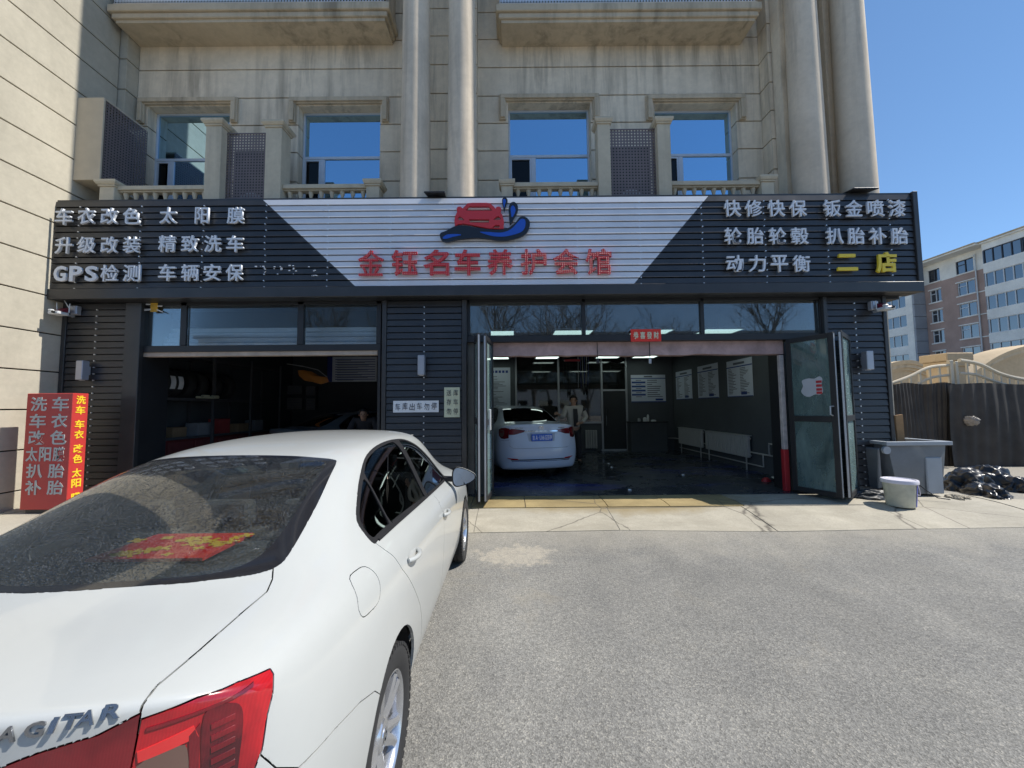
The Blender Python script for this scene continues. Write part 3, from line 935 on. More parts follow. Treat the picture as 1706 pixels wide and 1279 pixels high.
shape(smooth_loop([(1105, 110), (1130, 72), (1175, 80), (1192, 130), (1160, 220), (1140, 290), (1118, 200)]), YS - 0.065, YS - 0.03, M_logo_black, 'water_drop')
shape(smooth_loop([(1118, 120), (1140, 95), (1165, 120), (1150, 180), (1138, 230), (1125, 180)]), YS - 0.072, YS - 0.064, M_blue, 'drop_highlight')
shape(smooth_loop([(1210, 230), (1240, 155), (1300, 140), (1350, 200), (1345, 300), (1290, 400), (1230, 490), (1215, 370)]), YS - 0.065, YS - 0.03, M_logo_black, 'water_drop')
shape(smooth_loop([(1240, 240), (1265, 200), (1300, 220), (1315, 280), (1285, 350), (1258, 380), (1245, 320)]), YS - 0.072, YS - 0.064, M_blue, 'drop_highlight')
for px, w in ((727, 0.34), (1428, 0.40)):
    p = at(px, 322 if px < 1000 else 318, 6.16)
    f = thing('solar_floodlight', 'flat black floodlight lying on the sign top %s' % ('between the two middle columns' if px < 1000 else 'below the rightmost column'), 'floodlight', (p.x, 6.16, zT + 0.03), group='floodlights on the sign')
    MB().add([(p.x - w / 2, 5.99, zT + 0.06), (p.x + w / 2, 5.99, zT + 0.06), (p.x + w / 2 - 0.03, 6.30, zT + 0.12), (p.x - w / 2 + 0.03, 6.30, zT + 0.12),
              (p.x - w / 2, 5.99, zT + 0.035), (p.x + w / 2, 5.99, zT + 0.035), (p.x + w / 2 - 0.03, 6.30, zT + 0.095), (p.x - w / 2 + 0.03, 6.30, zT + 0.095)],
             [(0, 1, 2, 3), (7, 6, 5, 4), (0, 4, 5, 1), (1, 5, 6, 2), (2, 6, 7, 3), (3, 7, 4, 0)]).build('lamp_head', M_black, f, bevel=0.005)
    MB().box(p.x - 0.03, p.x + 0.03, 6.2, 6.26, zT + 0.03, zT + 0.085).build('bracket', M_black, f)

# ================================================================ ground floor: clad piers
YC = 6.30
FL = 0.22
M_screwd = M_screw
def pier(name_label, px0, px1, sx0, sx1, depth=0.55, ztop=None):
    x0, x1 = at(px0, 650, YC).x, at(px1, 650, YC).x
    s0, s1 = at(sx0, 650, YC).x, at(sx1, 650, YC).x
    zt = zBot - 0.004
    t = thing('clad_pier', name_label, 'pillar', ((x0 + x1) / 2, YC, FL), group='slat-clad piers of the shopfront')
    MB().box(x0 + 0.01, x1 - 0.01, YC + 0.045, YC + depth, 0.16, zt).build('core', M_black, t)
    for a, c in ((x0, s0 - 0.008), (s1 + 0.008, x1)):
        MB().box(a, c, YC - 0.03, YC + 0.044, 0.17, zt).build('edge_rail', M_slat, t, bevel=0.006)
    pitch_, z = 0.1065, 0.24
    while z < zt - 0.06:
        z1 = min(z + pitch_ - 0.016, zt - 0.004)
        j = random.uniform(-0.003, 0.003)
        yl, yh = YC - 0.016 + j, YC - 0.004 + j
        v_ = [(s0, yl, z), (s1, yl, z), (s1, yh, z1), (s0, yh, z1), (s0, YC + 0.03, z), (s1, YC + 0.03, z), (s1, YC + 0.03, z1), (s0, YC + 0.03, z1)]
        MB().add(v_, [(0, 1, 2, 3), (7, 6, 5, 4), (0, 4, 5, 1), (3, 2, 6, 7), (0, 3, 7, 4), (1, 5, 6, 2)]).build('slat', M_slat, t)
        z += pitch_
    mb = MB()
    z = 0.24
    xs_ = (s0 + s1) / 2
    while z < zt - 0.06:
        mb.cyl((xs_, YC - 0.022, z - 0.008), (xs_, YC + 0.0, z - 0.008), 0.010, n=8)
        z += pitch_
    tag(mb.build('screws', M_screwd, t), kind='stuff')
    return t
pier('slat-clad dark pier at the left end behind the red sign box', 99, 231, 107, 204)
pier('slat-clad dark pier between the two garage openings, with paper notices', 636, 778, 644, 769)
pier('slat-clad dark pier at the right end beside the grey bin', 1378, 1484, 1385, 1477)
M_lampgrey = mat('lamp_grey', (0.40, 0.42, 0.47), 0.35, 0.4, 0.05)
for px, py0, py1, where in ((140, 601, 633, 'on the left pier above the red sign box'), (703, 592, 625, 'on the middle pier above the white paper notice'), (1443, 585, 616, 'on the right pier above the grey bin')):
    p0, p1 = at(px, py0, YC - 0.10), at(px, py1, YC - 0.10)
    l = thing('wall_lamp', 'grey up-and-down wall lamp ' + where, 'lamp', (p0.x, YC, (p0.z + p1.z) / 2), group='wall lamps on the piers')
    MB().box(p0.x - 0.055, p0.x + 0.055, YC - 0.17, YC - 0.06, p1.z, p0.z).build('housing', M_lampgrey, l, bevel=0.008)
    zc = (p0.z + p1.z) / 2
    MB().box(p0.x - 0.03, p0.x + 0.03, YC - 0.059, YC - 0.018, zc - 0.07, zc + 0.07).build('bracket', M_lampgrey, l, bevel=0.004)
    MB().lathe([(0.0, 0), (0.036, 0), (0.036, -0.006), (0, -0.006)], (p0.x, YC - 0.115, p1.z), 14).build('lens', M_paper, l)
# taped notices on the middle pier
def notice(name, label, px0, py0, px1, py1, m_, Y=YC - 0.028):
    a, c = at(px0, py1, Y), at(px1, py0, Y)
    t = thing(name, label, 'notice', ((a.x + c.x) / 2, Y, a.z), group='paper notices on the middle pier')
    nx = 8
    vs_, fs = [], []
    for j in range(4):
        for i in range(nx + 1):
            vs_.append((a.x + (c.x - a.x) * i / nx, Y - 0.003 - 0.003 * math.sin(i * 1.3 + j), a.z + (c.z - a.z) * j / 3))
    fs = [(j * (nx + 1) + i, j * (nx + 1) + i + 1, (j + 1) * (nx + 1) + i + 1, (j + 1) * (nx + 1) + i) for j in range(3) for i in range(nx)]
    n = len(vs_)
    vs_ += [(x, y + 0.002, z) for x, y, z in vs_]
    fs += [tuple(i + n for i in reversed(f)) for f in fs]
    MB().add(vs_, fs).build('paper', m_, t, fix=False, smooth=True)
    return t, a, c
n1, a, c = notice('paper_notice', 'wide white handwritten notice taped across the middle pier', 655, 667, 731, 687, M_paper)
for i, ch in enumerate('车库出车勿停'):
    me, S = char_fit(ch, 0.085, 0.115, 0.002, M_ink, 0.0)
    link('handwriting', me, n1, mw=Matrix.Translation((a.x + 0.075 + i * 0.118, YC - 0.036, (a.z + c.z) / 2 + 0.01 * (i % 2) - 0.005)) @ Matrix.Rotation(0.08 * ((i * 7) % 3 - 1), 4, 'Y') @ S)
n2, a, c = notice('paper_notice', 'tall yellowish handwritten notice at the right edge of the middle pier', 740, 645, 766, 695, M_yelpaper, YC - 0.036)
for k, row in enumerate(('送库', '存车', '勿停')):
    for i, ch in enumerate(row):
        me, S = char_fit(ch, 0.075, 0.10, 0.002, M_ink, 0.0)
        link('handwriting', me, n2, mw=Matrix.Translation(((a.x + c.x) / 2 - 0.05 + i * 0.11, YC - 0.044, c.z - 0.09 - k * 0.15)) @ S)
# router and box at the left corner, sensor at the right
M_dkred = mat('dark_red_plastic', (0.16, 0.015, 0.03), 0.4, 0, 0.05)
M_whiteplastic = mat('white_plastic', (0.66, 0.68, 0.68), 0.4, 0, 0.04)
def cctv(label, p, flip=1, ant=True):
    t = thing('surveillance_camera', label, 'camera', p, group='cameras under the sign ends')
    x, y, z = p
    MB().box(x - 0.09, x + 0.08, y - 0.14, y + 0.02, z, z + 0.05).box(x - 0.09, x - 0.03, y - 0.141, y - 0.08, z + 0.051, z + 0.08).build('housing', M_whiteplastic, t, bevel=0.01)
    MB().add([(x - 0.07, y - 0.10, z + 0.052), (x + 0.08, y - 0.10, z + 0.052), (x + 0.08, y + 0.02, z + 0.13), (x - 0.07, y + 0.02, z + 0.13),
              (x - 0.07, y + 0.02, z + 0.052), (x + 0.08, y + 0.02, z + 0.052)], [(0, 1, 2, 3), (3, 2, 5, 4), (0, 3, 4), (1, 5, 2), (0, 4, 5, 1)]).build('hood', M_dkred, t)
    MB().cyl((x + 0.02, y - 0.165, z + 0.03), (x + 0.02, y - 0.14, z + 0.03), 0.02, n=14).build('lens', M_black, t)
    if ant:
        for (a0, a1) in (((x - 0.10, y, z + 0.05), (x - 0.115, y, z + 0.22)), ((x + 0.09, y, z + 0.05), (x + 0.10, y, z + 0.20)), ((x + 0.06, y + 0.03, z + 0.13), (x - 0.05, y + 0.03, z + 0.29))):
            MB().cyl(a0, a1, 0.008, 0.006, 8).build('antenna', M_whiteplastic, t)
    else:
        MB().cyl((x - 0.10, y, z + 0.03), (x - 0.11, y, z + 0.17), 0.007, n=8).build('antenna', M_whiteplastic, t)
    MB().box(x - 0.02, x + 0.02, y + 0.021, YC - 0.03, z + 0.01, z + 0.04).build('bracket', M_lightgrey, t)
p = at(105, 526, 6.12)
cctv('small white and dark red device with three antennas under the sign by the left pier', (p.x, 6.12, p.z))
p = at(1471, 518, 6.12)
cctv('small white and red device on the outer edge of the right pier', (p.x, 6.12, p.z), ant=False)
for px, py, lab in ((124, 516, 'grey junction box beside the device on the left pier'), (1456, 508, 'grey junction box beside the device on the right pier')):
    p = at(px, py, 6.22)
    t = thing('junction_box', lab, 'box', (p.x, 6.22, p.z))
    MB().box(p.x - 0.055, p.x + 0.055, 6.2, YC - 0.018, p.z - 0.08, p.z + 0.07).build('case', M_lampgrey, t, bevel=0.01)
    MB().box(p.x - 0.045, p.x + 0.045, 6.19, 6.199, p.z - 0.07, p.z + 0.06).build('cover', M_lampgrey, t, bevel=0.003)

# ================================================================ ground floor shell and rooms
YI, YK = 6.42, 12.85
CEIL = 3.62
XRW = 5.28
def struct(name, mb, m_, **kw):
    o = mb.build(name, m_, **kw)
    return tag(o, kind='structure')
def floor_mat():
    m, nt, b = _nodes('wet_epoxy_floor')
    v = coords(nt)
    c = ramp(nt, noise(nt, v, 0.9, 6, 0.65), [(0.3, (0.022, 0.028, 0.036)), (0.7, (0.055, 0.062, 0.07))])
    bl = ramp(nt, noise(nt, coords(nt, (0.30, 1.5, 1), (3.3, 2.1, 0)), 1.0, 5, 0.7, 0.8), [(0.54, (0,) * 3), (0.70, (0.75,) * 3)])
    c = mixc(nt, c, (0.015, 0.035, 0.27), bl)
    nt.links.new(c, b.inputs['Base Color'])
    nt.links.new(ramp(nt, noise(nt, v, 1.8, 5, 0.6), [(0.35, (0.12,) * 3), (0.7, (0.5,) * 3)]), b.inputs['Roughness'])
    bump(nt, b, noise(nt, v, 30, 4), 0.1, 0.003)
    return m
struct('floor', MB().box(-7.4, XRW, 6.30, YK + 0.3, -0.1, FL), floor_mat())
struct('ceiling', MB().box(-7.4, XRW + 0.6, 6.52, YK + 0.3, CEIL, CEIL + 0.3), M_dark)
struct('back_wall', MB().box(-7.4, XRW, YK, YK + 0.3, FL, CEIL), M_intwall)
struct('right_wall', MB().box(XRW, XR, 6.62, YK + 0.3, 0.0, CEIL), M_intwall)
struct('left_wall', MB().box(-7.44, -7.36, 6.9, YK, 0, CEIL), M_intwall)
struct('dividing_wall', MB().box(-1.55, -1.35, 6.9, YK, FL, CEIL), M_intwall)
struct('header_beam', MB().box(-7.4, XR - 0.02, 6.34, 6.80, 3.40, 4.318), M_black)
struct('outer_flank', MB().box(XR, XR + 0.05, 6.62, 17, 0.05, 4.32), M_stucco)
# far rooms lie dark behind: end block
struct('rear_block', MB().box(-7.4, XR, YK + 0.31, 17, 0, 4.2), M_dark)

def frame_box(mb, x0, x1, z0, z1, y0, y1, t):
    mb.box(x0, x0 + t, y0, y1, z0, z1).box(x1 - t, x1, y0, y1, z0, z1).box(x0 + t, x1 - t, y0, y1, z0, z0 + t).box(x0 + t, x1 - t, y0, y1, z1 - t, z1)
    return mb
def transom(label, px0, px1, panes, py0, py1, Y, loc_label):
    t = thing('transom_window', label, 'window', (at((px0 + px1) / 2, py1, Y).x, Y, at(853, py1, Y).z), group='transom windows over the garage openings')
    z0, z1 = at(853, py1, Y).z, at(853, py0, Y).z
    X0, X1 = at(px0, 530, Y).x, at(px1, 530, Y).x
    ed_ = [X0]
    for a, c in panes:
        ed_ += [at(a, 530, Y).x, at(c, 530, Y).x]
    ed_.append(X1)
    for i in range(0, len(ed_), 2):
        MB().box(ed_[i], ed_[i + 1], Y - 0.03, Y + 0.05, z0, z1).build('mullion', M_black, t, bevel=0.004)
    MB().box(X0, X1, Y - 0.035, Y + 0.05, z0 - 0.11, z0 - 0.003).build('bottom_rail', M_black, t, bevel=0.004)
    MB().box(X0, X1, Y - 0.03, Y + 0.05, z1 + 0.003, 3.398 if z1 < 3.39 else z1 + 0.03).build('head_rail', M_black, t)
    for a, c in panes:
        xa, xb = at(a, 530, Y).x, at(c, 530, Y).x
        MB().box(xa + 0.002, xb - 0.002, Y + 0.005, Y + 0.012, z0, z1).build('pane', M_transom2 if 'left' in label else M_transom, t)
    return t, z0, z1, X0, X1
YT = 6.37
t1, tz0, tz1, tx0, tx1 = transom('three-pane transom over the left opening with a white shutter behind', 232, 636, ((238, 303), (313, 497), (507, 628)), 497, 571, YT, '')
t2, uz0, uz1, ux0, ux1 = transom('three-pane transom over the right opening reflecting bare trees', 778, 1378, ((783, 969), (975, 1166), (1172, 1364)), 488, 559, YT, '')
# dropped sectional door seen through the left transom
M_shutter = mat('white_shutter', (0.80, 0.84, 0.90), 0.5, 0, 0.06, dirt=0.15)
sh = thing('sectional_door', 'pale ribbed overhead door hanging behind the left transom panes', 'door', (-4.3, 6.8, 2.8))
xa, xb = tx0 + 0.1, tx1 - 0.1
for k in range(4):
    za = 2.74 + k * 0.098
    MB().box(xa, xb, 6.72 + k * 0.05, 6.76 + k * 0.05, za, za + 0.088).build('door_section', M_shutter, sh, bevel=0.01)
# opening surround, left bay
M_lintelb = mat('beige_lintel', (0.46, 0.38, 0.31), 0.7, 0, 0.15, dirt=0.45)
M_lintelp = mat('pinkish_plaster', (0.42, 0.30, 0.29), 0.8, 0, 0.2, 5, dirt=0.6)
sf = thing('left_door_surround', 'dark metal surround of the left garage opening with a beige lintel strip', 'doorway', (-4, 6.37, FL))
z580, z588 = at(853, 581, YT).z, at(853, 589, YT).z
MB().box(tx0 + 0.06, tx1 - 0.06, YT - 0.01, YT + 0.10, z588, z580).build('lintel_strip', M_lintelb, sf, bevel=0.005)
MB().box(tx0, tx1, YT + 0.02, YT + 0.06, z580 + 0.003, tz0 - 0.115).build('head', M_black, sf)
MB().box(tx0, tx0 + 0.05, YT - 0.03, YT + 0.15, FL, z580).build('jamb', M_lightgrey, sf, bevel=0.005)
MB().box(tx1 - 0.05, tx1, YT - 0.03, YT + 0.15, FL, z580).build('jamb', M_black, sf, bevel=0.005)
# right bay
sg = thing('right_door_surround', 'dark metal surround of the right garage opening with a stained pink plaster lintel', 'doorway', (1.6, 6.37, FL))
z572, z592 = at(853, 573, 6.45).z, at(853, 593, 6.45).z
xo0, xo1 = at(816, 600, 6.45).x, at(1306, 600, 6.45).x
def wobble_beam(x0, x1, y0, y1, z0, z1, n=30, amp=0.012):
    mb = MB()
    vs_ = []
    for i in range(n + 1):
        x = x0 + (x1 - x0) * i / n
        zz = z0 + random.uniform(-amp, amp)
        vs_ += [(x, y0, zz), (x, y1, zz), (x, y1, z1), (x, y0, z1)]
    fs = [(4 * i + a, 4 * i + (a + 1) % 4, 4 * i + 4 + (a + 1) % 4, 4 * i + 4 + a) for i in range(n) for a in range(4)] + [(0, 1, 2, 3), (4 * n, 4 * n + 3, 4 * n + 2, 4 * n + 1)]
    return mb.add(vs_, fs)
wobble_beam(xo0, xo1, 6.45, 6.62, z592, z572 + 0.02).build('plaster_lintel', M_lintelp, sg)
MB().box(ux0, ux1, 6.47, 6.60, z572 + 0.022, uz0 - 0.01).build('head', M_black, sg)
M_plcol = mat('grey_plaster', (0.20, 0.195, 0.18), 0.8, 0, 0.15, 3, dirt=0.4)
xc = at(777, 650, 6.45).x
MB().box(xc + 0.02, xo0, 6.43, 6.85, 0.2, 3.398).build('jamb_pier', M_plcol, sg)
MB().box(xo1, at(1378, 600, 6.45).x, 6.43, 6.85, 0.2, uz0 - 0.15).build('jamb_pier', M_black, sg)
bp = thing('painted_jamb_guard', 'narrow post at the right jamb painted red below and flaking white above', 'post', (xo1, 6.5, FL))
M_redpaint = mat('red_paint', (0.42, 0.02, 0.03), 0.5, 0, 0.1, dirt=0.2)
M_whpaint = mat('flaking_white', (0.50, 0.46, 0.45), 0.7, 0, 0.2, 9, dirt=0.6)
zr_ = at(1305, 748, 6.5).z
MB().box(xo1 - 0.085, xo1 - 0.003, 6.44, 6.52, FL, zr_).build('red_base', M_redpaint, bp, bevel=0.006)
MB().box(xo1 - 0.075, xo1 - 0.003, 6.445, 6.515, zr_ + 0.001, z592 - 0.02).build('white_shaft', M_whpaint, bp, bevel=0.006)
# red banner and the yellow sticker
M_banred = mat('banner_red', (0.72, 0.035, 0.02), 0.5, 0, 0.06)
M_gold = mat('pale_gold', (0.68, 0.66, 0.48), 0.5, 0, 0.05)
bn = thing('new_year_banner', 'small red banner with four pale characters on the transom frame', 'banner', at(1076, 558, YT - 0.05))
a, c = at(1051, 569, YT - 0.045), at(1101, 548, YT - 0.045)
MB().box(a.x, c.x, YT - 0.048, YT - 0.045, a.z, c.z).build('paper', M_banred, bn)
for i, ch in enumerate('恭喜發财'):
    me, S = char_fit(ch, 0.085, 0.12, 0.003, M_gold, 0.02)
    link('lettering', me, bn, mw=Matrix.Translation((a.x + 0.085 + i * 0.112, YT - 0.052, (a.z + c.z) / 2)) @ S)
M_sticker = mat('orange_sticker', (0.60, 0.36, 0.03), 0.5, 0, 0.2, 20)
sk = thing('orange_sticker', 'orange paper patch held by white tape strips on the left transom', 'sticker', at(257, 510, YT - 0.04))
a = at(257, 510, YT - 0.036)
MB().box(a.x - 0.06, a.x + 0.06, YT - 0.04, YT - 0.037, a.z - 0.095, a.z + 0.11).build('paper', M_sticker, sk)
for dx0, dz0, dx1, dz1 in ((-0.06, 0.09, -0.12, 0.10), (0.06, 0.09, 0.13, 0.11), (-0.06, 0.03, -0.14, 0.035), (0.06, 0.0, 0.14, 0.0), (0.05, -0.06, 0.15, -0.10), (-0.05, -0.06, -0.16, -0.07), (-0.05, -0.05, -0.22, -0.06)):
    MB().bar((a.x + dx0, YT - 0.0415, a.z + dz0), (a.x + dx1, YT - 0.0415, a.z + dz1), 0.002, 0.018, up=(0, 0, 1)).build('tape', M_paper, sk)

# folding glass doors
def leaf(root, p0, p1, z0, z1, glassm, zm=None, sash=0.075, th=0.045):
    """door leaf from hinge p0 to free end p1 (x, y)"""
    d = Vector((p1[0] - p0[0], p1[1] - p0[1], 0))
    L = d.length
    mtx = Matrix.Translation((p0[0], p0[1], 0)) @ Matrix.Rotation(math.atan2(d.y, d.x), 4, 'Z')
    zm = zm or (z0 + (z1 - z0) * 0.47)
    mb = MB()
    mb.box(0, sash, -th / 2, th / 2, z0, z1).box(L - sash, L, -th / 2, th / 2, z0, z1)
    mb.box(sash, L - sash, -th / 2, th / 2, z0, z0 + sash).box(sash, L - sash, -th / 2, th / 2, z1 - sash, z1).box(sash, L - sash, -th / 2, th / 2, zm - 0.045, zm + 0.045)
    me = mb.mesh('door_leaf', M_black, bevel=0.004)
    o = link('door_leaf', me, root, mw=mtx)
    for a, c in ((z0 + sash, zm - 0.045), (zm + 0.045, z1 - sash)):
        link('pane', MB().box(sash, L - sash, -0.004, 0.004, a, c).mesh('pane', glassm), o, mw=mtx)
    # worn aluminium edge strip at the free end
    link('edge_strip', MB().box(L + 0.001, L + 0.006, -0.012, 0.012, z0 + 0.02, z1 - 0.02).mesh('edge_strip', M_lightgrey), o, mw=mtx)
    return o, mtx, L
zD0, zD1 = 0.27, at(1310, 566, 6.36).z
dr = thing('folding_door', 'pair of black framed glass door leaves folded open at the right jamb', 'door', (4.6, 6.3, FL), group='folding doors')
h0 = at(1311, 600, 6.34); e0 = at(1391, 600, 5.70)
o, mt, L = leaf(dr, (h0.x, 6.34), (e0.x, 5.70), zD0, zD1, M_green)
# torn sticker and handle on it
mt2 = mt
M_stk = mat('torn_sticker', (0.45, 0.48, 0.52), 0.6, 0, 0.05)
stk = smooth_loop([(0.22, 2.03), (0.33, 2.06), (0.42, 2.05), (0.50, 2.08), (0.545, 2.04), (0.53, 1.96), (0.545, 1.85), (0.50, 1.80), (0.42, 1.805), (0.33, 1.77), (0.25, 1.79), (0.20, 1.86), (0.235, 1.94)], 3)
stk = [(x * 0.9 + 0.02, z) for x, z in stk]
link('sticker', MB().prism(stk, 'y', -0.0075, -0.0045).mesh('sticker', M_stk), dr, mw=mt)
for z_ in (2.0, 1.94, 1.88, 1.83):
    link('sticker_print', MB().box(0.42, 0.50, -0.0095, -0.0078, z_ - 0.02, z_ + 0.018).mesh('sticker_print', M_redpaint), dr, mw=mt)
mbh = MB().tube([(L - 0.04, -0.02, 1.62), (L - 0.06, -0.07, 1.62), (L - 0.06, -0.075, 1.50), (L - 0.05, -0.03, 1.48)], 0.010, 8)
link('handle', mbh.mesh('handle', M_lightgrey, smooth=True), dr, mw=mt)
e1 = at(1416, 600, 6.22)
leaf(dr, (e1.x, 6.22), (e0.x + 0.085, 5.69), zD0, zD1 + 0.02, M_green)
MB().tube([(h0.x + 0.3, 5.93, 1.35), (h0.x + 0.31, 5.93, 0.9), (h0.x + 0.345, 5.92, 0.5), (h0.x + 0.33, 5.92, 0.42)], 0.005, 6).build('cable', M_blue, dr)
dl = thing('folding_door', 'pair of black framed glass door leaves folded open beside the middle pier', 'door', (-0.45, 6.3, FL), group='folding doors')
h1 = at(820, 650, 6.34); e2 = at(808, 650, 5.66)
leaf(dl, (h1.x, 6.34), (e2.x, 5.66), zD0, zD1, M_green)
h2 = at(792, 650, 6.34); e3 = at(800, 650, 5.65)
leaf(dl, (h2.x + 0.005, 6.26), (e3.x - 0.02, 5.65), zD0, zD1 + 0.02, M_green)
mbh = MB().box(e2.x - 0.0 + 0.035, e2.x + 0.075, 5.86, 5.90, 1.30, 1.62)
mbh.build('pull_handle', M_whiteplastic, dl, bevel=0.012, seg=2)

# ================================================================ inside the right bay
M_dglass = glass_mat('partition_glass', (0.20, 0.23, 0.25), 0.03, 1.0, film=0.05, dirt=0.05)
part_ = thing('office_partition', 'glazed partition with a narrow door at the back of the right bay', 'partition', (2, 12.6, FL))
YP = 12.6
def px_x(px, Y=YP): return at(px, 680, Y).x
def px_z(py, Y=YP): return at(1000, py, Y).z
x0, xm, xd0, xd1, x3 = px_x(860), px_x(931), px_x(1003), px_x(1044), px_x(1112)
zs_, zh = px_z(703), px_z(600)
for x in (x0, xm, xd0, xd1):
    MB().box(x - 0.03, x + 0.03, YP - 0.04, YP + 0.04, FL, CEIL).build('upright', M_lightgrey, part_, bevel=0.005)
MB().box(x0 + 0.03, xd0 - 0.03, YP - 0.04, YP + 0.04, zs_ - 0.04, zs_ + 0.02).build('sill_rail', M_lightgrey, part_)
MB().box(xd0 + 0.03, xd1 - 0.03, YP - 0.035, YP + 0.035, px_z(650) - 0.03, px_z(650) + 0.03).build('door_head', M_lightgrey, part_)
MB().box(x0 + 0.03, xd0 - 0.03, YP - 0.02, YP + 0.02, FL, zs_ - 0.041).build('dado_panel', M_intwall, part_)
MB().box(x0 + 0.03, xm - 0.03, YP - 0.004, YP + 0.004, zs_ + 0.021, CEIL).build('pane', M_dglass, part_)
MB().box(xm + 0.03, xd0 - 0.03, YP - 0.004, YP + 0.004, zs_ + 0.021, CEIL).build('pane', M_dglass, part_)
MB().box(xd0 + 0.03, xd1 - 0.03, YP - 0.004, YP + 0.004, px_z(650) + 0.031, CEIL).build('pane', M_dglass, part_)
dd = MB().box(xd0 + 0.035, xd1 - 0.035, YP - 0.02, YP + 0.02, FL + 0.02, px_z(650) - 0.035).build('door', M_dark, part_)
MB().tube([(xd0 + 0.13, YP - 0.021, 1.0), (xd0 + 0.13, YP - 0.07, 1.02), (xd0 + 0.13, YP - 0.07, 1.6), (xd0 + 0.13, YP - 0.021, 1.62)], 0.014, 8).build('handle', M_chrome, dd)
MB().box(xd1 + 0.03, XRW - 0.01, YP - 0.02, YP + 0.1, FL, CEIL).build('solid_panel', M_intwall, part_)
MB().box(x0 - 3.2, x0 - 0.031, YP, YP + 0.1, FL, CEIL).build('solid_panel', M_intwall, part_)
MB().box(xd0 - 0.05, px_x(1090), YP - 0.05, YP - 0.021, FL, FL + 0.05).build('threshold_bar', M_lightgrey, part_)
# counter with things on it
ct = thing('work_counter', 'dark counter under the blue-striped price board', 'counter', (4.4, 12.2, FL))
MB().box(px_x(1048, 12.3), px_x(1108, 12.3), 12.15, 12.57, FL, px_z(704)).build('cabinet', M_intwall, ct, bevel=0.01)
MB().box(px_x(1047, 12.3), px_x(1109, 12.3), 12.12, 12.575, px_z(704) + 0.001, px_z(704) + 0.04).build('worktop', M_dark, ct, bevel=0.006)
for k, (px, h, r, mm) in enumerate(((1064, 0.10, 0.05, M_lightgrey), (1074, 0.13, 0.06, M_paper), (1079, 0.22, 0.035, M_whiteplastic), (1088, 0.05, 0.08, M_paper))):
    x = px_x(px, 12.3)
    tag(MB().lathe([(0, 0), (r, 0), (r, h * 0.8), (r * 0.5, h), (0, h)], (x, 12.3, px_z(704) + 0.041), 14).build(('jar', 'tin', 'bottle', 'bowl')[k], mm, smooth=True),
        ('small grey jar leftmost on the dark counter', 'short white tin on the dark counter', 'tall white bottle on the dark counter', 'low white bowl rightmost on the dark counter')[k], 'container')
# posters
M_navy = mat('print_navy', (0.02, 0.05, 0.25), 0.6, 0, 0)
M_print = mat('print_grey', (0.12, 0.13, 0.17), 0.6, 0, 0)
M_poster = mat('poster_white', (0.60, 0.65, 0.74), 0.5, 0, 0.03)
def poster(label, o, eu, ev, en, w, h, style, group=None):
    """board at o (lower left), print as thin raised layers"""
    o, eu, ev, en = Vector(o), Vector(eu), Vector(ev), Vector(en)
    t = thing('price_board', label, 'poster', o + eu * w / 2, group=group)
    mtx = Matrix((( eu.x, en.x * -1, ev.x, o.x), (eu.y, en.y * -1, ev.y, o.y), (eu.z, en.z * -1, ev.z, o.z), (0, 0, 0, 1)))
    def pb(name, x0, x1, z0, z1, m_, l=1):
        mb = MB().box(x0, x1, -0.004 - 0.002 * l, -0.004 - 0.002 * (l - 1), z0, z1)
        return mb
    link('board', MB().box(0, w, -0.004, 0.004, 0, h).mesh('board', M_poster), t, mw=mtx)
    nav, gry = MB(), MB()
    def add(mb, x0, x1, z0, z1, l=1):
        mb.box(x0 * w, x1 * w, -0.004 - 0.0015 * l, -0.0042, z0 * h, z1 * h)
    rnd = random.Random(len(label))
    if style == 'table':
        add(nav, 0.0, 1.0, 0.855, 0.885)
        add(gry, 0.38, 0.62, 0.91, 0.96)
        for k in range(9):
            z = 0.80 - k * 0.075
            if k % 2: add(nav, 0.02, 0.42, z - 0.032, z + 0.03)
            else: add(gry, 0.14, 0.30, z - 0.012, z + 0.012)
            add(gry, 0.47, 0.60 + rnd.random() * 0.35, z - 0.014, z + 0.014)
        add(nav, 0.0, 1.0, 0.0, 0.035)
        add(nav, 0.70, 0.92, 0.06, 0.13)
    elif style == 'list':
        add(nav, 0.0, 1.0, 0.80, 0.83)
        add(gry, 0.28, 0.72, 0.87, 0.93)
        for k in range(17):
            z = 0.76 - k * 0.042
            add(gry, 0.06, 0.16 + rnd.random() * 0.25, z - 0.009, z + 0.009)
            add(gry, 0.54, 0.64 + rnd.random() * 0.25, z - 0.009, z + 0.009)
        add(nav, 0.0, 1.0, 0.0, 0.02)
        add(nav, 0.56, 0.78, 0.05, 0.13)
    elif style == 'text':
        for k in range(8): add(nav, 0.04 + k * 0.115, 0.12 + k * 0.115, 0.87, 0.93)
        for k in range(24):
            z = 0.82 - k * 0.033
            add(gry, 0.07, 0.3 + rnd.random() * 0.6, z - 0.006, z + 0.006)
    elif style == 'chart':
        add(nav, 0.0, 0.10, 0.0, 1.0)
        for k in range(9):
            z = 0.90 - k * 0.10
            add(nav, 0.16, 0.97, z - 0.02, z + 0.008)
            add(gry, 0.20, 0.45 + rnd.random() * 0.4, z - 0.05, z - 0.03)
    link('blue_print', nav.mesh('blue_print', M_navy), t, mw=mtx)['kind'] = 'stuff'
    if gry.v: link('small_print', gry.mesh('small_print', M_print), t, mw=mtx)
    return t
g_ = 'price boards on the garage walls'
a, c = at(1052, 670, YP - 0.03), at(1108, 624, YP - 0.03)
poster('landscape price board with dark blue rows on the back wall of the right bay', (a.x, YP - 0.03, a.z), (1, 0, 0), (0, 0, 1), (0, -1, 0), c.x - a.x, c.z - a.z, 'table', g_)
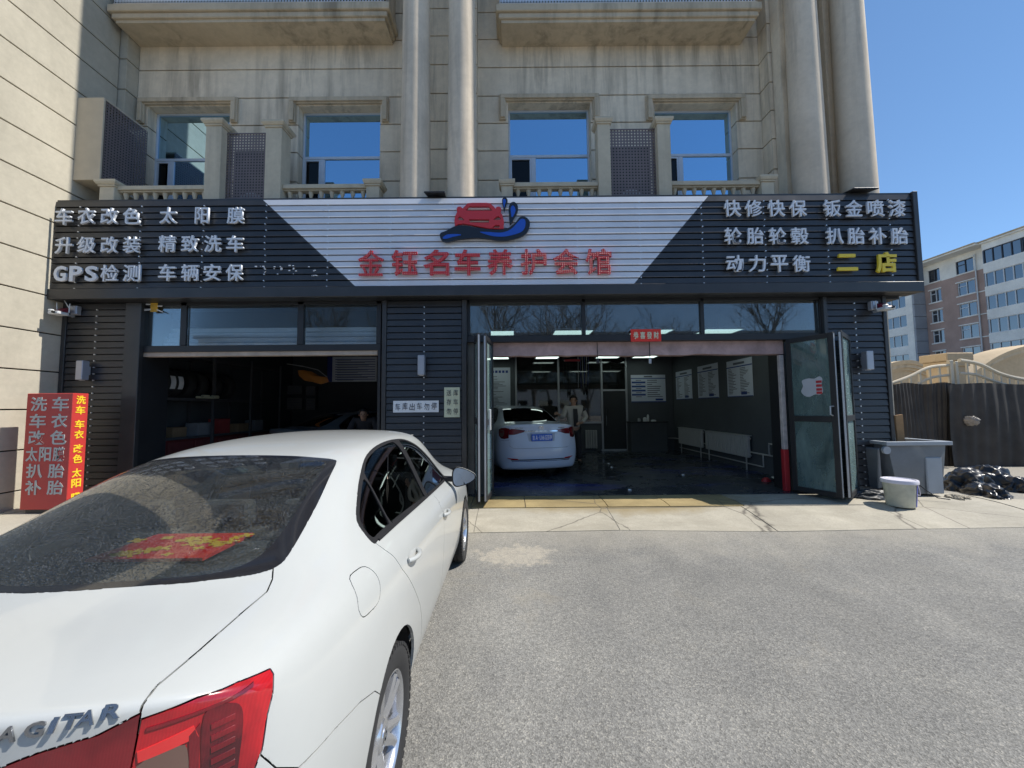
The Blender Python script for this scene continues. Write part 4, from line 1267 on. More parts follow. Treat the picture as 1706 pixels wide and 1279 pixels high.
for (pxl, pxr, pt, pb_, lab) in ((1126.5, 1153, 617, 665, 'narrowest far price board on the right-hand wall, above the gap before the radiator'), (1163, 1197, 607, 663, 'middle price board on the right-hand wall above the small radiator'), (1212, 1254.5, 598, 660.5, 'nearest price board on the right-hand wall above the long radiator')):
    A, Bq = atX(pxl, 640, XRW - 0.01), atX(pxr, 640, XRW - 0.01)
    zt, zb = atX((pxl + pxr) / 2, pt, XRW - 0.01).z, atX((pxl + pxr) / 2, pb_, XRW - 0.01).z
    poster(lab, (XRW - 0.01, A.y, zb), (0, -1, 0), (0, 0, 1), (-1, 0, 0), A.y - Bq.y, zt - zb, 'list', g_)
a, c = at(800, 682, YP - 0.01), at(850, 612, YP - 0.01)
poster('tall text board on the back wall just right of the left glass door', (a.x, YP - 0.01, a.z), (1, 0, 0), (0, 0, 1), (0, -1, 0), c.x - a.x, c.z - a.z, 'text', g_)
# radiators and pipes
M_rad = mat('radiator_paint', (0.46, 0.46, 0.45), 0.45, 0, 0.05)
def radiator(label, y0, y1, z0, z1):
    t = thing('radiator', label, 'radiator', (XRW - 0.1, (y0 + y1) / 2, z0), group='white radiators')
    n = max(6, int((y1 - y0) / 0.085))
    p_ = (y1 - y0) / n
    me = MB().box(-0.035, 0.035, -p_ * 0.38, p_ * 0.38, z0, z1).mesh('fin', M_rad, bevel=0.012, seg=2)
    for i in range(n):
        link('fin', me, t, mw=Matrix.Translation((XRW - 0.09, y0 + (i + 0.5) * p_, 0)))
    for z in (z0 + 0.05, z1 - 0.05):
        MB().cyl((XRW - 0.07, y0 - 0.02, z), (XRW - 0.07, y1 + 0.02, z), 0.018, n=10).build('header_pipe', M_rad, t)
    MB().box(XRW - 0.14, XRW - 0.02, y0, y1, z1 + 0.002, z1 + 0.02).build('top_shelf', M_rad, t)
    for y in (y0 + 0.12, y1 - 0.12):
        MB().box(XRW - 0.10, XRW - 0.08, y - 0.012, y + 0.012, FL, z0).build('foot', M_rad, t)
A, Bq = atX(1131.5, 730, XRW - 0.1), atX(1170, 735, XRW - 0.1)
radiator('shorter white radiator farther back on the right-hand wall', Bq.y, A.y, 0.50, atX(1150, 714.5, XRW - 0.1).z)
A, Bq = atX(1176, 730, XRW - 0.1), atX(1247, 735, XRW - 0.1)
radiator('long white radiator nearest the opening on the right-hand wall', Bq.y, A.y, 0.50, atX(1212, 722.5, XRW - 0.1).z)
rt = thing('radiator', 'small white radiator against the glazed partition behind the standing man', 'radiator', (px_x(984, 12.5), 12.5, FL), group='white radiators')
xa, xb = px_x(974, 12.5), px_x(994, 12.5)
me = MB().box(-0.03, 0.03, -0.035, 0.035, px_z(746), px_z(716)).mesh('fin', M_rad, bevel=0.01)
for i in range(5):
    link('fin', me, rt, mw=Matrix.Translation((xa + (i + 0.5) * (xb - xa) / 5, 12.5, 0)))
MB().cyl((xa, 12.5, px_z(742)), (xb, 12.5, px_z(742)), 0.016, n=8).build('header_pipe', M_rad, rt)
pp = thing('heating_pipes', 'thin pale pipes running low along the right-hand wall', 'pipes', (XRW, 9, FL))
xp = XRW - 0.05
MB().tube([(xp, 12.4, 0.62), (xp, 12.35, 0.62), (xp, 7.95, 0.62), (xp, 7.9, 0.62), (xp, 7.9, 0.86), (xp, 6.95, 0.86)], 0.016, 8).build('flow_pipe', M_rad, pp)
MB().tube([(xp, 12.1, 0.36), (xp, 8.2, 0.36), (xp, 8.1, 0.36), (xp, 8.1, 0.62)], 0.014, 8).build('return_pipe', M_rad, pp)
MB().tube([(xp, 7.9, 0.62), (xp, 6.95, 0.62)], 0.016, 8).build('return_pipe', M_rad, pp)
MB().tube([(xp, 6.95, FL), (xp, 6.95, 2.2)], 0.02, 8).build('riser', M_rad, pp)
MB().tube([(px_x(1090), YP - 0.06, FL + 0.03), (px_x(1108), YP - 0.06, FL + 0.03), (px_x(1108), YP - 0.06, 0.62), (xp, 12.4, 0.62)], 0.016, 8).build('corner_pipe', M_rad, pp)
# ceiling lights
M_diff = mat('light_diffuser', (0.8, 0.85, 0.82), 0.5, 0, 0, emit=(0.80, 1.0, 0.92), estr=1.1)
def clight(label, x, y, z, w=0.95, d=0.55, m_=None):
    t = thing('ceiling_light', label, 'light', (x, y, z), group='ceiling light panels')
    frame_box(MB(), 0, 1, 0, 1, 0, 1, 0.1) if False else None
    mb = MB()
    mb.box(x - w / 2, x + w / 2, y - d / 2, y - d / 2 + 0.03, z, z + 0.05).box(x - w / 2, x + w / 2, y + d / 2 - 0.03, y + d / 2, z, z + 0.05)
    mb.box(x - w / 2, x - w / 2 + 0.03, y - d / 2 + 0.03, y + d / 2 - 0.03, z, z + 0.05).box(x + w / 2 - 0.03, x + w / 2, y - d / 2 + 0.03, y + d / 2 - 0.03, z, z + 0.05)
    mb.box(x - w / 2 + 0.03, x + w / 2 - 0.03, y - d / 2 + 0.03, y + d / 2 - 0.03, z + 0.03, z + 0.05)
    mb.build('housing', M_lightgrey, t)
    MB().box(x - w / 2 + 0.031, x + w / 2 - 0.031, y - d / 2 + 0.031, y + d / 2 - 0.031, z + 0.01, z + 0.029).build('diffuser', m_ or M_diff, t)
    MB().cyl((x, y, z + 0.05), (x, y, CEIL), 0.012, n=6).build('hanger', M_lightgrey, t)
words = ('leftmost', 'second from the left', 'third from the left', 'rightmost')
for k, x in enumerate((-0.35, 1.30, 2.97, 4.42)):
    clight('lit rectangular panel in the near row under the garage ceiling, ' + words[k], x, 8.1, 3.22, w=0.85)
for k, x in enumerate((-0.45, 1.10, 3.0, 4.15)):
    clight('lit rectangular panel in the far row under the garage ceiling, ' + words[k], x, 11.9, 3.18, w=0.75)
# hoist cables and hanging hose reel
hs = thing('hose_drop', 'dark hose reel with cables hanging from the ceiling behind the white sedan', 'hose reel', (2.1, 9.0, 2.6))
for k in range(6):
    x = 1.9 + 0.06 * k
    MB().tube([(x, 11.0, 3.6), (x + 0.01, 11.0, 3.0), (x + 0.03 * math.sin(k), 11.0, 2.2)], 0.006, 5).build('cable', M_navy if k % 2 else M_lightgrey, hs)
MB().lathe([(0.05, -0.05), (0.17, -0.05), (0.17, -0.03), (0.06, -0.03), (0.06, 0.03), (0.17, 0.03), (0.17, 0.05), (0.05, 0.05)], (2.1, 11.0, 2.15), 20, 'x').build('reel', M_black, hs, smooth=True)
MB().box(1.5, 1.95, 10.9, 10.98, 2.95, 3.0).build('arm', M_redpaint, hs)
# chain hanging in front of the lintel
for px, y_ in ((990, 6.66), (1074, 6.66)):
    p = at(px, 590, y_)
    ch = thing('cord_drop', 'short dark cord hanging from the pink lintel %s' % ('near its middle' if px < 1000 else 'under the red banner'), 'cord', (p.x, y_, p.z), group='cords on the lintel')
    MB().tube([(p.x, y_ - 0.24, z572 + 0.02), (p.x + 0.005, y_ - 0.23, p.z - 0.02), (p.x + 0.01, y_ - 0.225, p.z - 0.10)], 0.006, 6).build('cord', M_black, ch)
    MB().box(p.x - 0.012, p.x + 0.03, y_ - 0.24, y_ - 0.21, p.z - 0.19, p.z - 0.101).build('switch', M_lightgrey if px > 1000 else M_black, ch, bevel=0.004)
# small litter on the floor
for k, (px, py) in enumerate(((1014, 773), (1019, 779), (1138, 792), (1049, 817))):
    p = at(px, py, 7.5)
    d = (CAMZ - FL) / (CAMZ - p.z) * 7.5 if p.z < CAMZ else 9
    q = at(px, py, d)
    tag(MB().add([(q.x - .03, q.y - .02, FL + .004), (q.x + .03, q.y - .03, FL + .012), (q.x + .04, q.y + .03, FL + .006), (q.x - .02, q.y + .03, FL + .02), (q.x, q.y, FL + .03)], [(0, 1, 4), (1, 2, 4), (2, 3, 4), (3, 0, 4), (0, 3, 2, 1)]).build('litter', M_paper),
        'scrap of white litter on the dark garage floor', 'litter', 'scraps of litter on the garage floor')
bx = thing('floor_clutter', 'low heap of reddish rags and a hose by the right jamb inside', 'rags', (4.9, 7.4, FL))
for k in range(5):
    x, y = 4.75 + 0.1 * k, 7.3 + 0.05 * (k % 3)
    MB().lathe([(0, 0), (0.08, 0), (0.07, 0.04), (0.03, 0.07), (0, 0.075)], (x, y, FL), 9).build('rag', (M_redpaint, M_dark, M_lightgrey)[k % 3], bx)

# ================================================================ inside the left bay
M_rack = mat('rack_dark', (0.10, 0.10, 0.11), 0.6, 0.2, 0.1)
def tyre_prof(r, w):
    return [(r * 0.62, -w * 0.42), (r * 0.72, -w / 2), (r * 0.93, -w / 2), (r, -w * 0.36), (r, w * 0.36), (r * 0.93, w / 2), (r * 0.72, w / 2), (r * 0.62, w * 0.42)]
ty_me = MB().lathe(tyre_prof(0.31, 0.2), n=28, axis='x', caps=False).mesh('tyre', M_rubber, smooth=True)
lb_me = MB().prism([(0.312 * math.cos(t), 0.312 * math.sin(t)) for t in np.linspace(-0.42, 0.42, 9)] + [(0.316 * math.cos(t), 0.316 * math.sin(t)) for t in np.linspace(0.42, -0.42, 9)], 'x', -0.055, 0.055).mesh('paper_label', mat('label_white', (0.85, 0.86, 0.88), 0.6, 0, 0))
XK = -7.02
zrk = 1.90
rk = thing('tyre_rack', 'dark steel rack along the left wall of the left bay', 'rack', (XK, 9, FL))
for y in (7.45, 8.7, 9.95, 11.2):
    for x in (XK - 0.28, XK + 0.26):
        MB().box(x - 0.025, x + 0.025, y - 0.025, y + 0.025, FL, 2.9).build('upright', M_rack, rk)
for z in (zrk, zrk - 0.8, 2.8):
    for x in (XK - 0.22, XK + 0.22):
        MB().box(x - 0.02, x + 0.02, 7.4, 11.25, z - 0.05, z).build('beam', M_rack, rk)
tw = ('nearest', 'second', 'third', 'farthest')
for k, px in enumerate((258, 273, 287, 300, 322, 342, 366, 388)):
    y = atX(px, 631, XK + 0.28).y
    w = thing('spare_tyre', ('black tyre with white paper label on the left bay rack, %s of the labelled four' % tw[k]) if k < 4 else ('unlabelled black tyre on the left bay rack, %s of the unlabelled' % tw[k - 4]), 'tyre', (XK, y, zrk + 0.30), group='tyres on the rack')
    link('tyre', ty_me, w, mw=Matrix.Translation((XK, y, zrk + 0.30)) @ Matrix.Rotation(math.pi / 2, 4, 'Z'))
    if k < 4:
        link('paper_label', lb_me, w, mw=Matrix.Translation((XK, y, zrk + 0.30)) @ Matrix.Rotation(-math.pi / 2, 4, 'Z'))
for k, px in enumerate((335, 344, 352, 360)):
    y = atX(px, 648, XK + 0.30).y
    tag(MB().box(XK + 0.24, XK + 0.34, y - 0.08, y + 0.07, zrk + 0.002, zrk + 0.05 + 0.03 * (k % 2)).build('packet', mat('olive_packet', (0.50, 0.50, 0.36), 0.6), bevel=0.015), ('nearest', 'second', 'third', 'farthest')[k] + ' small olive packet on the front beam of the tyre rack', 'packet', 'packets on the tyre rack')
# cupboards and posters further back
YLb = 12.6
for (pa, pb2, pc, pd) in ((472, 641, 505, 658), (472, 661, 505, 683), (509, 642, 527, 660), (509, 662, 527, 684)):
    A, Cq = at(pa, pd, YLb), at(pb2 if False else pc, pb2, YLb)
    t = thing('framed_certificate', 'framed sheet on the back wall of the left bay, %s %s of the four' % ('upper' if pb2 < 650 else 'lower', 'left' if pa < 500 else 'right'), 'picture', (A.x, YLb, A.z), group='framed sheets in the left bay')
    MB().box(A.x, Cq.x, YLb - 0.02, YLb, A.z, Cq.z).build('frame', M_rack, t)
    MB().box(A.x + 0.03, Cq.x - 0.03, YLb - 0.024, YLb - 0.021, A.z + 0.03, Cq.z - 0.03).build('sheet', mat('dim_sheet', (0.20, 0.20, 0.21), 0.6), t)
    mb = MB()
    for q in range(4):
        zq = A.z + 0.06 + q * (Cq.z - A.z - 0.08) / 4
        mb.box(A.x + 0.06, Cq.x - 0.08, YLb - 0.026, YLb - 0.0245, zq, zq + 0.02)
    mb.build('small_print', M_print, t)
a, c = at(545, 636, 11.0), at(628, 594, 11.0)
poster('wide service chart with blue left band at the right of the left bay', (a.x, 11.0, a.z), (1, 0, 0), (0, 0, 1), (0, -1, 0), c.x - a.x, c.z - a.z, 'chart', g_)
MB_ = MB().box(a.x - 0.02, c.x + 0.4, 11.02, 11.08, a.z - 1.4, CEIL)
tag(MB_.build('room_screen', M_dark), 'dark wall panel carrying the service chart in the left bay', 'panel')
M_orange = mat('orange_cloth', (0.42, 0.16, 0.025), 0.7, 0, 0.15, 5)
um = thing('orange_parasol', 'half-folded orange cloth hanging above the dark car in the left bay', 'parasol', (-4.4, 9.8, 2.3))
pts = [(496, 617), (505, 616), (520, 619), (532, 626), (545, 628), (548, 636), (535, 640), (520, 636), (508, 634), (498, 626)]
P = [at(x, y, 9.8) for x, y in pts]
cen = sum(P, Vector()) / len(P)
vs_ = [cen + Vector((0, -0.16, 0.02))] + P + [cen + Vector((0, 0.16, 0.02))]
n = len(P)
MB().add(vs_, [(0, 1 + i, 1 + (i + 1) % n) for i in range(n)] + [(n + 1, 1 + (i + 1) % n, 1 + i) for i in range(n)]).build('cloth', M_orange, um, smooth=True, angle=60)
MB().tube([at(478, 606, 9.8), at(505, 610, 9.8), at(530, 616, 9.8), at(545, 628, 9.8)], 0.012, 6).build('pole', M_lightgrey, um)
wl = thing('storage_cabinet', 'low dark red cabinet under the tyre rack in the left bay', 'cabinet', (XK, 9, FL))
MB().box(XK - 0.2, XK + 0.2, 7.6, 10.9, FL + 0.02, 1.05).build('carcass', mat('dull_red', (0.16, 0.03, 0.03), 0.6), wl, bevel=0.01)
for k in range(5):
    MB().box(XK + 0.201, XK + 0.222, 7.65 + k * 0.65, 8.25 + k * 0.65, FL + 0.1, 1.0).build('door', mat('dull_red2', (0.20, 0.05, 0.05), 0.5), wl, bevel=0.004)
for k in range(5):
    y = 7.8 + 0.62 * k
    tag(MB().box(XK - 0.12, XK + 0.16, y, y + 0.34 + 0.05 * (k % 2), 1.052, 1.30 + 0.07 * (k % 3)).build('parts_box', mat(('box_brown', 'box_grey', 'box_red')[k % 3], ((0.28, 0.19, 0.11), (0.25, 0.26, 0.28), (0.35, 0.05, 0.05))[k % 3], 0.8), bevel=0.01),
        ('nearest', 'second', 'middle', 'fourth', 'farthest')[k] + ' parts box standing on the red cabinet under the tyres', 'box', 'boxes on the red cabinet')
# ================================================================ red sign box by the wing
M_boxred = mat('sign_box_red', (0.52, 0.045, 0.04), 0.45, 0, 0.05)
M_greychar = mat('sign_box_letter', (0.50, 0.50, 0.47), 0.5, 0, 0.05)
M_yelchar = mat('sign_box_yellow', (0.85, 0.62, 0.03), 0.5, 0, 0.03)
yb0 = 5.60
bx0, bx1 = at(41, 720, yb0).x, at(118, 720, yb0).x
yb1 = 5.60 + 0.21
zt = at(80, 655, yb0).z
sb = thing('sign_box', 'upright red sign box with grey characters in front and yellow ones on its lit side', 'sign', ((bx0 + bx1) / 2, yb0, 0.16))
MB().box(bx0, bx1, yb0, yb1, 0.24, zt).build('case', M_boxred, sb, bevel=0.006)
MB().box(bx0 + 0.05, bx1 - 0.05, yb0 + 0.03, yb1 - 0.03, 0.14, 0.239).build('plinth', M_black, sb)
for k, row in enumerate(('洗车', '车衣', '改色', '太阳膜', '扒胎', '补胎')):
    z = at(80, 673 + k * 27.8, yb0).z
    w_ = bx1 - bx0
    for i, ch in enumerate(row):
        x = bx0 + w_ * ((0.27, 0.74)[i] if len(row) == 2 else (0.19, 0.48, 0.77)[i])
        me, S = char_fit(ch, 0.235 if len(row) == 2 else 0.17, 0.205, 0.004, M_greychar, 0.018)
        link('letter', me, sb, mw=Matrix.Translation((x, yb0 - 0.003, z)) @ S)
RZ = Matrix.Rotation(math.pi / 2, 4, 'Z')
for k, ch in enumerate('洗车车衣改色太阳膜'):
    zz = at(128, 666 + k * 17.0 + (k // 2) * 6.5, 5.7).z
    me, S = char_fit(ch, 0.125, 0.125, 0.004, M_yelchar, 0.02)
    link('side_letter', me, sb, mw=Matrix.Translation((bx1 + 0.003, yb0 + 0.105, zz)) @ RZ @ S)

# ================================================================ right of the shop: bin, bucket, bags, gate
M_bin = mat('bin_grey_plastic', (0.17, 0.185, 0.20), 0.5, 0, 0.12, 3, dirt=0.35)
M_binrim = mat('bin_rim', (0.34, 0.37, 0.40), 0.45, 0, 0.06, dirt=0.1)
yb = 6.05
gb = 0.19
X0, X1 = at(1480, 740, yb).x, at(1576, 780, yb).x
bn_ = thing('wheelie_bin', 'open dark grey plastic bin with a pale rim right of the shop', 'bin', ((X0 + X1) / 2, yb, gb))
zt = at(1530, 735, yb).z
xt0, xt1 = at(1474, 735, yb).x + 0.04, at(1575, 735, yb).x
xb0, xb1 = at(1500, 800, yb).x, at(1576, 826, yb).x
d = 0.62
def ring(x0, x1, y0, y1, z): return [(x0, y0, z), (x1, y0, z), (x1, y1, z), (x0, y1, z)]
vv = ring(xb0, xb1, yb + 0.04, yb + d - 0.06, gb + 0.05) + ring(xt0, xt1, yb, yb + d, zt - 0.06) + ring(xt0 + 0.03, xt1 - 0.03, yb + 0.03, yb + d - 0.03, zt - 0.06) + ring(xb0 + 0.03, xb1 - 0.03, yb + 0.08, yb + d - 0.1, gb + 0.1)
fs = [(3, 2, 1, 0)] + [(i, (i + 1) % 4, 4 + (i + 1) % 4, 4 + i) for i in range(4)] + [(4 + i, 4 + (i + 1) % 4, 8 + (i + 1) % 4, 8 + i) for i in range(4)] + [(8 + i, 8 + (i + 1) % 4, 12 + (i + 1) % 4, 12 + i) for i in range(4)] + [(12, 13, 14, 15)]
MB().add(vv, fs).build('body', M_bin, bn_, bevel=0.012, seg=2, smooth=True)
rr = MB()
rr.box(xt0 - 0.06, xt1 + 0.06, yb - 0.05, yb + 0.035, zt - 0.06, zt).box(xt0 - 0.06, xt1 + 0.06, yb + d - 0.03, yb + d + 0.03, zt - 0.05, zt)
rr.box(xt0 - 0.06, xt0 + 0.03, yb + 0.036, yb + d - 0.031, zt - 0.05, zt).box(xt1 - 0.03, xt1 + 0.06, yb + 0.036, yb + d - 0.031, zt - 0.05, zt)
rr.build('rim', M_binrim, bn_, bevel=0.008, seg=2)
MB().box(xb1 - 0.27, xb1 - 0.02, yb - 0.004, yb + 0.03, gb + 0.06, gb + 0.62).build('sunlit_strip', M_binrim, bn_, bevel=0.01)  # pale slab in rim colour stands for the sunlit strip of the front
MB().add([(xt0 - 0.13, yb + 0.02, zt - 0.12), (xt0 - 0.10, yb + 0.02, zt - 0.10), (xt0 - 0.02, yb + 0.10, gb + 0.14), (xt0 - 0.10, yb + 0.10, gb + 0.12),
          (xt0 - 0.13, yb + 0.55, zt - 0.12), (xt0 - 0.10, yb + 0.55, zt - 0.10), (xt0 - 0.02, yb + 0.5, gb + 0.14), (xt0 - 0.10, yb + 0.5, gb + 0.12)],
         [(0, 1, 2, 3), (7, 6, 5, 4), (0, 4, 5, 1), (1, 5, 6, 2), (2, 6, 7, 3), (3, 7, 4, 0)]).build('hanging_lid', M_bin, bn_, bevel=0.01)
MB().lathe([(0.0, -0.02), (0.06, -0.02), (0.06, 0.02), (0, 0.02)], (xt0 - 0.05, yb - 0.02, zt - 0.13), 14, 'y').build('hinge_cap', M_binrim, bn_)
for x in (xb0 + 0.12, xb1 - 0.1):
    MB().lathe([(0.0, -0.03), (0.07, -0.03), (0.07, 0.03), (0, 0.03)], (x, yb + d - 0.08, gb + 0.07), 14, 'x').build('wheel', M_rubber, bn_)
M_card = mat('cardboard_brown', (0.36, 0.22, 0.11), 0.8, 0, 0.15, 8)
cb = thing('cardboard_offcut', 'brown folded board sticking up out of the grey bin', 'board', (6.0, 6.3, 0.9))
p0 = at(1499, 692, yb + 0.2)
MB().add([(p0.x - 0.07, yb + 0.2, p0.z), (p0.x + 0.02, yb + 0.17, p0.z + 0.02), (p0.x + 0.10, yb + 0.25, p0.z), (p0.x + 0.14, yb + 0.3, 0.7), (p0.x + 0.08, yb + 0.22, 0.7), (p0.x + 0.0, yb + 0.25, 0.7),
          (p0.x - 0.07, yb + 0.23, p0.z), (p0.x + 0.02, yb + 0.20, p0.z + 0.02), (p0.x + 0.10, yb + 0.28, p0.z), (p0.x + 0.14, yb + 0.33, 0.7), (p0.x + 0.08, yb + 0.25, 0.7), (p0.x + 0.0, yb + 0.28, 0.7)],
         [(0, 5, 4, 1), (1, 4, 3, 2), (6, 7, 10, 11), (7, 8, 9, 10), (0, 1, 7, 6), (1, 2, 8, 7), (2, 3, 9, 8), (5, 0, 6, 11)]).build('board', M_card, cb)
# bucket
M_bucket = mat('bucket_plastic', (0.52, 0.52, 0.42), 0.4, 0, 0.15, 7, dirt=0.45)
M_bucklid = mat('bucket_lid', (0.66, 0.64, 0.70), 0.4, 0, 0.04)
M_blueprint = mat('bucket_blue', (0.05, 0.07, 0.42), 0.4, 0, 0.05)
ybk = 5.62
pb0 = at(1501, 842, ybk)
bk = thing('paint_bucket', 'dirty pale plastic bucket with lid and blue stripe in front of the bin', 'bucket', (pb0.x, ybk, gz(ybk)))
zb_ = gz(ybk) + 0.012
zt = at(1501, 800, ybk).z
MB().lathe([(0, 0), (0.155, 0), (0.160, 0.01), (0.185, zt - zb_), (0, zt - zb_)], (pb0.x, ybk, zb_), 36).build('pail', M_bucket, bk, smooth=True)
MB().lathe([(0.186, -0.03), (0.203, -0.03), (0.205, 0.005), (0.198, 0.02), (0.175, 0.022), (0.168, 0.012), (0, 0.012)], (pb0.x, ybk, zt), 36).build('lid', M_bucklid, bk, smooth=True)
MB().add([(pb0.x + (0.163 + 0.024 * h) * math.cos(t), ybk + (0.163 + 0.024 * h) * math.sin(t), zb_ + 0.01 + h * (zt - zb_ - 0.05)) for h in (0, 1) for t in np.linspace(-1.15, -0.55, 7)],
         [(i, i + 1, 8 + i, 7 + i) for i in range(6)]).build('blue_stripe', M_blueprint, bk, smooth=True)
MB().tube([(pb0.x + 0.19 * math.cos(t) * 1.06, ybk + 0.19 * math.sin(t) * 1.06, zt - 0.04 - 0.16 * math.sin((t + 1.2) / 1.5 * math.pi)) for t in np.linspace(-1.2, 0.3, 9)], 0.005, 6).build('handle', M_bucklid, bk)
# rubbish bags: a crumpled glossy heap
M_bag = mat('black_polythene', (0.010, 0.010, 0.012), 0.33, 0, 0.0, coat=0.05)
from mathutils import noise as mnoise
def bag(label, c, r, seed):
    bm = bmesh.new()
    bmesh.ops.create_icosphere(bm, subdivisions=5, radius=1.0)
    for v in bm.verts:
        d_ = v.co.normalized()
        q = d_ * 1.5 + Vector((seed * 3.1, seed, 0))
        n_ = mnoise.noise(q) * 0.22
        f = 1 - abs(mnoise.noise(q * 1.5 + Vector((5, 2, 1)))) * 0.40
        g = 1 - abs(mnoise.noise(q * 3.0 + Vector((1, 7, 1)))) * 0.13
        s_ = (1 + n_) * f * g
        v.co = Vector((d_.x * r[0] * s_, d_.y * r[1] * s_, d_.z * r[2] * s_ if seed > 14 else max(-0.02, d_.z * r[2] * s_)))
    me = bpy.data.meshes.new('rubbish_bag')
    for f in bm.faces: f.smooth = True
    bm.to_mesh(me); bm.free()
    me.materials.append(M_bag)
    o = link('rubbish_bag', me, mw=Matrix.Translation(c) @ Matrix.Rotation(seed, 4, 'Z'))
    return tag(o, label, 'bag', 'black rubbish bags in the heap')
for k, (px, dy, r, lab) in enumerate(((1610, 0.2, (0.36, 0.36, 0.36), 'crumpled glossy black bag nearest the grey bin'), (1648, 0.35, (0.40, 0.36, 0.42), 'tallest crumpled glossy black bag in the middle of the heap'),
                                 (1683, 0.15, (0.30, 0.3, 0.26), 'low glossy black bag at the right end of the heap'), (1640, -0.15, (0.44, 0.26, 0.20), 'flattened glossy black bag at the front of the heap'))):
    p = at(px, 820, 6.35 + dy)
    bag(lab, (p.x, 6.35 + dy, gz(6.3)), r, k + 1.3)
# dark tarpaulin lump and stones beside bin
M_tarp = mat('dark_rag', (0.03, 0.035, 0.04), 0.5, 0, 0.2, 6)
tp = bag('x', (at(1452, 815, 6.0).x, 6.02, gz(6.0)), (0.36, 0.15, 0.14), 6.1)
tp.name = 'dark_tarpaulin'; tp.data.materials.clear(); tp.data.materials.append(M_tarp)
tp['label'] = 'low dark tarpaulin bundle at the foot of the right pier'; tp['category'] = 'tarpaulin'; del tp['group']
M_stone = mat('rubble_stone', (0.33, 0.29, 0.22), 0.9, 0, 0.2, 12, bs=0.4, bsc=40)
for k, (px, py, s_) in enumerate(((1590, 823, 0.13), (1602, 830, 0.10), (1584, 832, 0.08))):
    p = at(px, py, 6.0)
    st = bag('x', (p.x, 6.0 - 0.05 * k, gz(6.0)), (s_, s_ * 0.7, s_ * 0.5), 9.3 + k)
    st.name = 'rubble_stone'; st.data.materials.clear(); st.data.materials.append(M_stone)
    st['label'] = ('largest flat stone between bin and bags', 'flat stone just in front of the largest one by the bags', 'small stone at the foot of the grey bin')[k]; st['category'] = 'stone'; st['group'] = 'stones by the bin'
wr = thing('black_cable', 'thin black cable trailing from the bin across the concrete', 'cable', (6.3, 5.9, 0.2))
q = [at(1528, 805, 5.9), at(1545, 818, 5.85), at(1562, 829, 5.8), at(1583, 832, 5.75)]
MB().tube([(v.x, v.y, max(gz(v.y) + 0.02, v.z)) for v in q], 0.008, 6).build('cable', M_black, wr)

# gate with black mesh, cream arcs
YG = 9.0
M_mesh = mat('black_shade_cloth', (0.040, 0.036, 0.033), 0.8, 0, 0.45, 2.2, dirt=0.2)
M_gatecream = mat('gate_cream_paint', (0.50, 0.45, 0.35), 0.5, 0, 0.08, dirt=0.15)
M_archcream = stucco('arch_render', (0.58, 0.45, 0.29), 0.1)
def cloth_panel(name, label, pxa, pxb, pya, pyb, Y, seed):
    a, c = at(pxa, pyb, Y), at(pxb, pya, Y)
    nx, nz = 90, 14
    rnd = random.Random(seed)
    ph = [rnd.uniform(0, 6) for _ in range(4)]
    vs_ = []
    for j in range(nz + 1):
        for i in range(nx + 1):
            u, v = i / nx, j / nz
            x = a.x + (c.x - a.x) * u
            y = Y + 0.018 * math.sin(u * 34 + ph[0] + v * 0.6) * (0.5 + 0.5 * math.sin(u * 7 + ph[1])) + 0.012 * math.sin(u * 111 + ph[2]) + 0.03 * math.sin(v * 4 + u * 9)
            z = a.z + (c.z - a.z) * v + (0.02 * math.sin(u * 13 + ph[3]) if j == nz else 0)
            vs_.append((x, y, z))
    fs = [(j * (nx + 1) + i, j * (nx + 1) + i + 1, (j + 1) * (nx + 1) + i + 1, (j + 1) * (nx + 1) + i) for j in range(nz) for i in range(nx)]
    n = len(vs_)
    vs_ += [(x, y + 0.006, z) for x, y, z in vs_]
    fs += [tuple(i + n for i in reversed(f)) for f in fs]
    return MB().add(vs_, fs).build(name, M_mesh, smooth=True, fix=False, angle=80), a, c
ga = thing('gate_leaf', 'left gate leaf with cream arched top rails behind black shade cloth', 'gate', (at(1535, 780, YG).x, YG + 0.1, 0.2), group='gate leaves')
gbb = thing('gate_leaf', 'right gate leaf with cream arched top rails behind black shade cloth', 'gate', (at(1660, 780, YG).x, YG + 0.1, 0.2), group='gate leaves')
def arc(pts, Y, n=16):
    P = [Vector(at(x, y, Y)) for x, y in pts]
    out = []
    for i in range(len(P) - 1):
        p0, p1, p2, p3 = P[max(i - 1, 0)], P[i], P[i + 1], P[min(i + 2, len(P) - 1)]
        for j in range(n // 2):
            t = j / (n // 2)
            out.append(0.5 * ((2 * p1) + (p2 - p0) * t + (2 * p0 - 5 * p1 + 4 * p2 - p3) * t * t + (3 * p1 - p0 - 3 * p2 + p3) * t ** 3))
    return out + [P[-1]]
yg = YG + 0.08
MB().tube(arc([(1480, 640), (1515, 627), (1548, 612), (1585, 608)], yg), 0.035, 8).build('top_rail', M_gatecream, ga, smooth=True)
MB().tube(arc([(1528, 640), (1552, 629), (1586, 624)], yg), 0.030, 8).build('inner_rail', M_gatecream, ga, smooth=True)
for px, py in ((1500, 633), (1516, 627), (1532, 620), (1548, 612), (1564, 609), (1580, 608)):
    t_ = at(px, py, yg)
    MB().box(t_.x - 0.018, t_.x + 0.018, yg - 0.018, yg + 0.018, 0.25, t_.z).build('gate_bar', M_gatecream, ga)
MB().box(at(1484, 700, yg).x, at(1586, 700, yg).x, yg - 0.02, yg + 0.02, 0.5, 0.56).build('cross_rail', M_gatecream, ga)
MB().box(at(1587, 700, yg).x, at(1593, 700, yg).x, yg - 0.04, yg + 0.04, 0.2, at(1588, 600, yg).z).build('stile', M_gatecream, ga, bevel=0.006)
